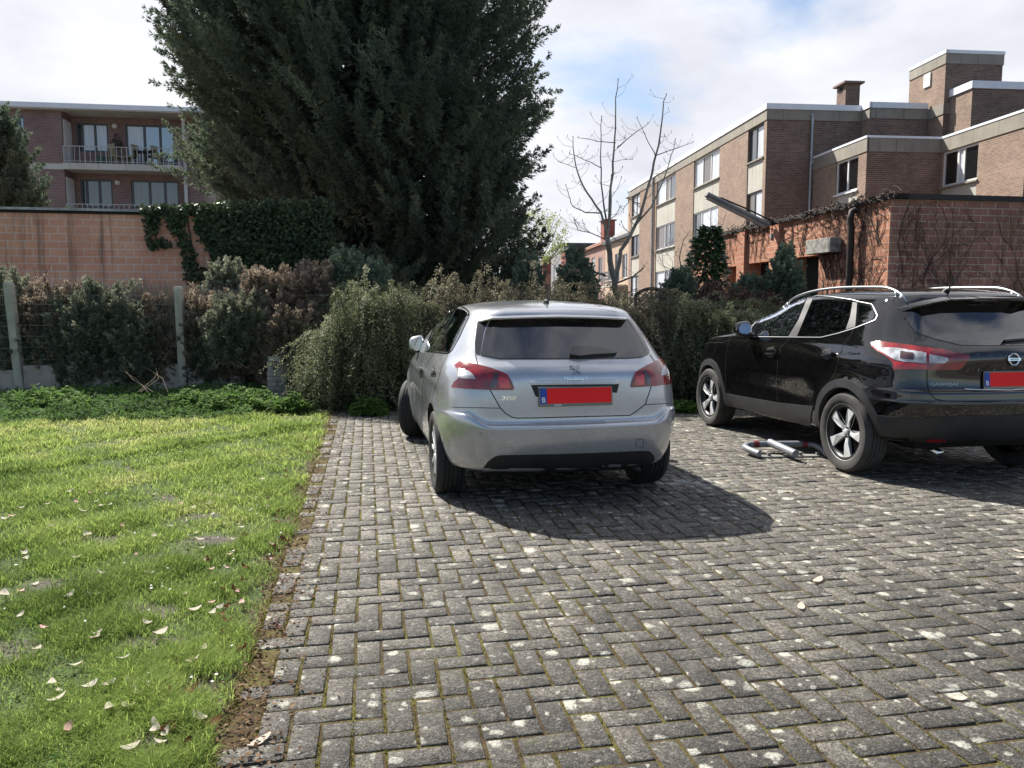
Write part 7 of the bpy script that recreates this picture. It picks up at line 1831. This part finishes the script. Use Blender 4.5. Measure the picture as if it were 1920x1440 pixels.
def spokes5(b, rr, h):
    for k in range(5):
        a = 2 * pi * k / 5
        P = [(0.045, -.016), (0.045, .020), (0.10, .032), (rr - 0.012, .060), (rr - 0.006, -.046), (0.12, -.020)]
        f = lambda r, t, q, a=a: (q - (0.02 if r < 0.08 else 0.0), r * cos(a) - t * sin(a), r * sin(a) + t * cos(a))
        b.prism(P, h * 0.64, h * 0.74, f, 0)
        P2 = [(0.04, -.022), (0.04, .022), (rr - 0.02, .05), (rr - 0.02, -.046)]
        b.prism(P2, h * 0.30, h * 0.60, f, 1)
        b.lathe([(0.0, h * .66), (0.006, h * .66), (0.007, h * .5)], (0, 0.04 * cos(a + .6), 0.04 * sin(a + .6)), 'x', 8, 0)
    b.lathe([(0.0, h * .56), (0.058, h * .56), (0.062, h * .4)], (0, 0, 0), 'x', 24, 1)
    b.lathe([(rr - 0.012, h * .76), (rr - 0.002, h * .80), (rr + 0.0005, h * .88), (rr - 0.006, h * .84)], (0, 0, 0), 'x', 56, 0)
_t = MC['tyre']; MC['tyre'] = MC['tyre_worn']
wh = C2.wheel(-0.80, 0.80, 0.343, 0.22, 0.243, spokes5, MC, rot=-0.09 + pi / 10 * 0)
C2.wheel(0.80, 0.80, 0.343, 0.22, 0.243, spokes5, MC, mesh=wh, rot=0.3)
C2.wheel(-0.80, 3.446, 0.343, 0.22, 0.243, spokes5, MC, mesh=wh, rot=0.02)
C2.wheel(0.80, 3.446, 0.343, 0.22, 0.243, spokes5, MC, mesh=wh, rot=0.8)
MC['tyre'] = _t
b = MB(); b.tube([(-0.35, 0.9, 0.27), (-0.36, 0.42, 0.26), (-0.36, 0.30, 0.23)], 0.032, 10); b.build('exhaust', MC['chrome'], C2.root, smooth=True, local=True)
# ------------------------------------------------------------------ fence, lattice, lamp, barrier, litter
FE = empty('wire_fence', (px_x(200, 12.2), 12.2, 0), 'low wire fence with concrete posts and plinth in front of the hedge', 'fence')
m_post = simple('concrete_post', (0.36, 0.335, 0.27), 0.92, var=0.3, vscale=5, bump=0.6, bscale=70)
def post(px, pyt, Y, lean=0.0):
    x = px_x(px, Y); zt = at(px, pyt, Y)[2]; b = MB(); w = .062
    b.add([(x - w, Y - w, 0), (x + w, Y - w, 0), (x + w, Y + w, 0), (x - w, Y + w, 0), (x - w * .9 + lean, Y - w * .9, zt - .04), (x + w * .9 + lean, Y - w * .9, zt - .04), (x + w * .9 + lean, Y + w * .9, zt - .04), (x - w * .9 + lean, Y + w * .9, zt - .04), (x - w * .6 + lean, Y - w * .6, zt), (x + w * .6 + lean, Y - w * .6, zt), (x + w * .6 + lean, Y + w * .6, zt), (x - w * .6 + lean, Y + w * .6, zt)],
          [(3, 2, 1, 0), (0, 1, 5, 4), (1, 2, 6, 5), (2, 3, 7, 6), (3, 0, 4, 7), (4, 5, 9, 8), (5, 6, 10, 9), (6, 7, 11, 10), (7, 4, 8, 11), (8, 9, 10, 11)]); b.build('post', m_post, FE, bevel=.008); return x, zt
pa = post(36, 528, 11.75, -0.10); pb = post(343, 537, 12.1, -0.03); pc = post(640, 545, 12.4)
def fl(px): # fence line depth at a photo column
    r = (px - 960) / F; x0, y0, x1, y1 = pa[0], 11.75, pb[0], 12.1; k = (y1 - y0) / (x1 - x0); return (y0 - k * x0) / (1 - k * r)
b = MB(); 
for p0, p1 in ((-60, 30), (42, 336), (350, 500)):
    A, B = (px_x(p0, fl(p0)), fl(p0)), (px_x(p1, fl(p1)), fl(p1)); d = np.array(B) - np.array(A); L = np.linalg.norm(d); d = tuple(d / L); b.obox((*A, 0), d, nrm(d), (0, -.05, -.1), (L, .03, .52 if p0 > 0 else .45))
b.build('plinth', simple('concrete_plinth', (0.36, 0.31, 0.26), .92, var=.35, vscale=3, bump=.5), FE, bevel=.006)
b = MB()
for p0, p1 in ((-60, 36), (36, 343), (343, 640)):
    for z in (.62, .80, .97, 1.14, 1.30, 1.46, 1.60):
        A = np.array([px_x(p0, fl(p0)), fl(p0), z]); B = np.array([px_x(p1, fl(p1)), fl(p1), z]); mid = (A + B) / 2 - np.array([0, 0, .02]); b.tube([tuple(A), tuple((A + mid) / 2 - np.array([0, 0, .008])), tuple(mid), tuple((B + mid) / 2 - np.array([0, 0, .008])), tuple(B)], .0026, 4, cap=False)
    for i in range(1, 26):
        px = p0 + (p1 - p0) * i / 26; Y = fl(px); b.tube([(px_x(px, Y), Y, .55), (px_x(px, Y), Y, 1.60)], .002, 3, cap=False)
b.build('wire_mesh', simple('galvanised_wire', (0.30, 0.29, 0.27), .5, .5), FE, recalc=False)

# little pale brick pier half hidden by the arching shrub
pr = empty('brick_pier', (px_x(522, 11.6), 11.6, 0), 'short stack of pale bricks beside the arching shrub', 'brick pier'); b = MB()
zb = 0.0
for k in range(9):
    x = px_x(522, 11.6) + RNG.normal(0, .006); w = .15
    for s in ((-1, 1) if k % 2 else (0,)):
        x0, x1 = (x - w, x + w) if s == 0 else ((x - w, x - .004) if s < 0 else (x + .004, x + w)); b.box((x0, 11.5, zb + .003), (x1, 11.62, zb + .072))
    zb += .075
b.build('brick_stack', simple('pale_brick_stack', (0.33, 0.29, 0.25), .9, var=.4, vscale=8, bump=.5), pr, bevel=.004)
b = MB(); b.obox((px_x(505, 11.9), 11.9, 0.66), (1, 0.05), (-.05, 1), (-.55, -.05, 0), (.3, .05, .09)); tag(b.build('timber_beam', simple('old_timber', (0.10, 0.065, 0.045), .9, var=.4), bevel=.01), 'brown timber beam lying behind the pale brick stack', 'beam')

# lattice panel
Y = 12.3; lt = empty('lattice_panel', (px_x(1222, Y), Y, 0), 'brown lattice panel with arched top behind the hedge', 'trellis'); b = MB()
x0, x1 = px_x(1190, Y), px_x(1250, Y); zt = at(1222, 541, Y)[2]
top = lambda x: zt - 0.10 * ((x - (x0 + x1) / 2) / ((x1 - x0) / 2)) ** 2
b.tube([(x, Y, top(x)) for x in np.linspace(x0, x1, 9)], .028, 6); b.tube([(x0, Y, 0), (x0, Y, top(x0))], .024, 6); b.tube([(x1, Y, 0), (x1, Y, top(x1))], .024, 6); b.build('frame', M_TWIGB, lt, smooth=True)
b = MB()
for s in (-1, 1):
    for k in range(-14, 22):
        xa = x0 + k * .07; P = []
        for q in np.linspace(0, 1.0, 30):
            x, z = xa + q * 1.0, (zt - 1.0 + q * 1.0) if s > 0 else (zt - q * 1.0)
            if x0 <= x <= x1 and z <= top(x): P.append((x, Y + .008 * s, z))
        if len(P) > 1: b.tube([P[0], P[-1]], .008, 4)
b.build('lattice', M_TWIGB, lt, recalc=False)

# tube lamp on an arm of the garage wall
LA = 4.05
q0 = np.array([*V2(G0b, ngv, GF(LA)), 3.26]); nl = np.array([*nrm(ngv), 0])
wl_ = empty('wall_lamp', tuple(q0), 'long grey tube lamp on a slanting arm over the garage doors', 'lamp')
e0 = q0 + nl * 0.10 + np.array([0, 0, 0.0]); e1 = at(1326, 360, q0[1] - 0.25)
ax_ = (e1 - e0); ax_ /= np.linalg.norm(ax_); sd_ = np.cross(ax_, [0, 0, 1]); sd_ /= np.linalg.norm(sd_); up_ = np.cross(sd_, ax_); LL = np.linalg.norm(e1 - e0)
b = MB(); b.prism([(-.055, .0), (.055, .0), (.085, -.05), (.07, -.10), (-.07, -.10), (-.085, -.05)], 0.05, LL, lambda x, y, h: tuple(e0 + ax_ * h + sd_ * x + up_ * y)); b.build('lamp_housing', simple('lamp_grey', (0.17, 0.165, 0.155), .6, var=.3), wl_, bevel=.006)
b = MB(); b.prism([(-.062, -.102), (.062, -.102), (.045, -.145), (-.045, -.145)], 0.10, LL - .05, lambda x, y, h: tuple(e0 + ax_ * h + sd_ * x + up_ * y)); b.build('diffuser', simple('lamp_diffuser', (0.30, 0.29, 0.27), .4, var=.2), wl_, bevel=.006)
b = MB(); b.tube([tuple(e0 + ax_ * (LL * .8) + up_ * .02), tuple(e0 + ax_ * (LL * .4) + up_ * .06), tuple(e0 + up_ * .07), tuple(q0 + nl * .08 + np.array([0, 0, -.15])), tuple(q0 + nl * .03 + np.array([0, 0, -.25]))], .018, 6); b.build('arm', M_DARK, wl_, smooth=True)
b = MB(); b.box(tuple(q0 + nl * .06 + np.array([-.05, -.05, -.32])), tuple(q0 + nl * .06 + np.array([.06, .06, -.20]))); b.build('junction_box', simple('box_grey', (0.20, 0.20, 0.20), .6), wl_, bevel=.01)
b = MB(); b.tube([tuple(q0 + nl * .04 + np.array([0, 0, -.3])), tuple(q0 + nl * .04 + np.array([0.01, 0, -.85]))], .025, 6); b.build('conduit', simple('conduit', (0.12, 0.12, 0.125), .6, var=.4), wl_, smooth=True)

# folded-down parking barrier beside the rear wheel of the suv
gp = lambda px, py, z: gnd(px, py, z)
BA = empty('parking_barrier', tuple(gnd(1470, 848)), 'grey folded-down parking hoop with red bands lying beside the black suv', 'parking barrier')
m_galv = simple('galvanised_tube', (0.22, 0.235, 0.26), .45, .3, var=.2, vscale=8); m_red = simple('red_tape', (0.17, 0.015, 0.02), .5)
hoop = [gp(1424, 851, .045), gp(1404, 843, .06), gp(1396.5, 838.5, .07), gp(1400, 834.5, .075), gp(1412, 833, .08), gp(1460, 832.5, .08), gp(1505, 832, .08), gp(1528, 835, .075), gp(1542, 842, .06), gp(1551, 851, .045)]
hs = [Vector(p) for p in round_poly([tuple(p) for p in hoop], 2, closed=False)] if False else [Vector(p) for p in hoop]
b = MB(); b.tube(hs, .031, 12); b.build('hoop', m_galv, BA, smooth=radians(60))
for i in (4, 6):
    a, c = hs[i], hs[i] + (hs[i + 1] - hs[i]).normalized() * .055; b = MB(); b.tube([a, c], .0335, 12); b.build('red_band', m_red, BA, smooth=radians(50))
b = MB(); b.tube([Vector(gp(1444, 829.5, .10)), Vector(gp(1492, 851, .07))], .036, 12); b.build('strut', m_galv, BA, smooth=radians(50))
b = MB(); A, B = gp(1428, 858.5, .006), gp(1546, 856.5, .006); d = (B - A)[:2]; L = np.linalg.norm(d); d = tuple(d / L); b.obox((A[0], A[1], 0.004), d, nrm(d), (0, -.09, 0), (L, .0, .012))
for k in (.12, .48, .62, .9): b.obox((A[0], A[1], 0.016), d, nrm(d), (L * k, -.06, 0), (L * k + .03, -.03, .03))
b.build('base_plate', simple('dusty_plate', (0.20, 0.195, 0.185), .7, .3, var=.4), BA)

# scrap of paper in the weeds
p = gnd(497, 772); b = MB(); rg = random.Random(2); P = []
for i in range(5):
    for j in range(4): P.append((p[0] - .12 + .06 * i + rg.gauss(0, .01), p[1] - .08 + .055 * j + rg.gauss(0, .01), .05 + rg.uniform(0, .07) + .03 * (i % 2)))
b.add(P, [(i * 4 + j, i * 4 + j + 4, i * 4 + j + 5, i * 4 + j + 1) for i in range(4) for j in range(3)]); tag(b.build('paper_scrap', simple('white_paper', (0.7, 0.7, 0.73), .7), smooth=True, recalc=False), 'crumpled white paper scrap in the weeds at the lawn edge', 'litter')

# fallen magnolia petals: one curved petal, then copies
def petal_mesh(L, Wd, curl, mat, name):
    V, Fa = [], []
    for i in range(8):
        t = i / 7; w = Wd * sin(pi * min(1, .06 + .94 * t)) ** .7 * (0.75 + .35 * t)
        for j in (-1, -.5, 0, .5, 1): V.append(((t - .5) * L, j * w / 2, curl * ((t - .5) ** 2 * L * 1.6 + (j * w / 2) ** 2 * 9) + .002))
    for i in range(7):
        for j in range(4): a = i * 5 + j; Fa.append((a, a + 1, a + 6, a + 5))
    b = MB(); b.add(V, Fa); return b.build(name, mat, None, smooth=True, recalc=False)
m_pet = leaf_mat('petal', (0.50, 0.44, 0.37), (0.64, 0.60, 0.53), .3, .6, nscale=9); m_petp = leaf_mat('pink_petal', (0.58, 0.34, 0.32), (0.70, 0.55, 0.50), .3, .6, nscale=30); m_brn = leaf_mat('dead_leaf', (0.10, 0.03, 0.018), (0.24, 0.11, 0.06), .15, .6, nscale=30)
def scatter(base, spots, label, cat, group, zadd, smin=.7, smax=1.25):
    for i, (px, py, s) in enumerate(spots):
        o = base if i == 0 else base.copy()
        if i: COL.objects.link(o)
        g = gnd(px, py); u_, v_ = to_lot(g[:2]); z = lawn_z(g[0], g[1]) + zadd if u_ < 0.0 else 0.004
        o.location = (g[0], g[1], z); o.rotation_euler = (RNG.normal(0, .18 if u_ < 0 else .05), RNG.normal(0, .2 if u_ < 0 else .05), RNG.random() * 6.28); k = s * (smin + (smax - smin) * RNG.random()); o.scale = (k, k, k)
        tag(o, label, cat, group)
R_ = random.Random(11)
def lawn_spots(n, pymin=930, pymax=1435):
    out = []
    while len(out) < n:
        py = pymin + (pymax - pymin) * R_.random() ** 1.2; px = R_.uniform(2, 620); g = gnd(px, py); u_, v_ = to_lot(g[:2])
        if u_ < -.06: out.append((px, py, 1.0))
    return out
lp = [(205, 1348, 1.4), (260, 1318, 1.5), (110, 1330, 1.5), (300, 1200, 1.3), (180, 1210, 1.2), (8, 1128, 1.6), (130, 1130, 1.0), (98, 1298, 1.0), (70, 1230, 1.1), (230, 1250, 1.0), (364, 1256, 1.0), (310, 1395, 1.2), (378, 1038, 1.0), (368, 1010, .9), (90, 955, 1.0), (180, 952, .9), (350, 868, .9), (190, 1085, 1.0), (220, 1090, .9), (140, 1260, 1.0), (492, 905, .9), (470, 965, .8), (48, 1060, 1.0), (290, 1015, .9)] + lawn_spots(48)
scatter(petal_mesh(.054, .028, .5, m_pet, 'fallen_petal'), lp, 'pale cream petal lying on the lawn grass', 'petal', 'cream petals on the lawn', .026)
pk = [(385, 1060, 1), (308, 943, .9), (255, 1050, 1.1), (430, 1050, .9), (445, 1122, 1), (395, 1078, .9), (400, 1140, 1)] + lawn_spots(14)
scatter(petal_mesh(.042, .023, .5, m_petp, 'fallen_petal'), pk, 'pinkish petal lying on the lawn grass', 'petal', 'pink petals on the lawn', .025)
dl = [(395, 1370, 1.2), (345, 1420, 1.2), (310, 1385, 1), (425, 1145, 1.1), (455, 1095, 1), (440, 1040, 1), (505, 1055, .9), (415, 1160, 1), (300, 1340, 1), (360, 1310, 1), (420, 1090, .9), (330, 1250, .9), (520, 985, .8), (560, 915, .8), (590, 870, .8), (460, 1010, .9)]
for _ in range(44):
    v_ = R_.random() ** 1.4 * 7.2 - .4; u_ = R_.gauss(-.10, .12); p = O + u_ * UX + v_ * VX; q = proj(np.array([p[0], p[1], 0])); dl.append((q[0], q[1], 1.0))
scatter(petal_mesh(.05, .03, 1.0, m_brn, 'dead_leaf'), dl, 'curled red brown dead leaf along the paving edge', 'leaf', 'dead leaves along the paving edge', .014)
pv = [(486, 1393, 1.15), (1533, 1090, 1.3), (1502, 1140, 1.0), (1795, 1312, 1.2), (1480, 923, 1.0), (1910, 1035, 1.0), (1915, 1047, 1.0), (1513, 866, 1.0), (1743, 907, 1.0), (1770, 922, .8), (1512, 857, .8)]
for i, (px, py, s) in enumerate(pv): pass
scatter(petal_mesh(.07, .030, .25, m_pet, 'fallen_petal'), pv, 'cream petal lying flat on the grey pavers', 'petal', 'cream petals on the paving', .004)
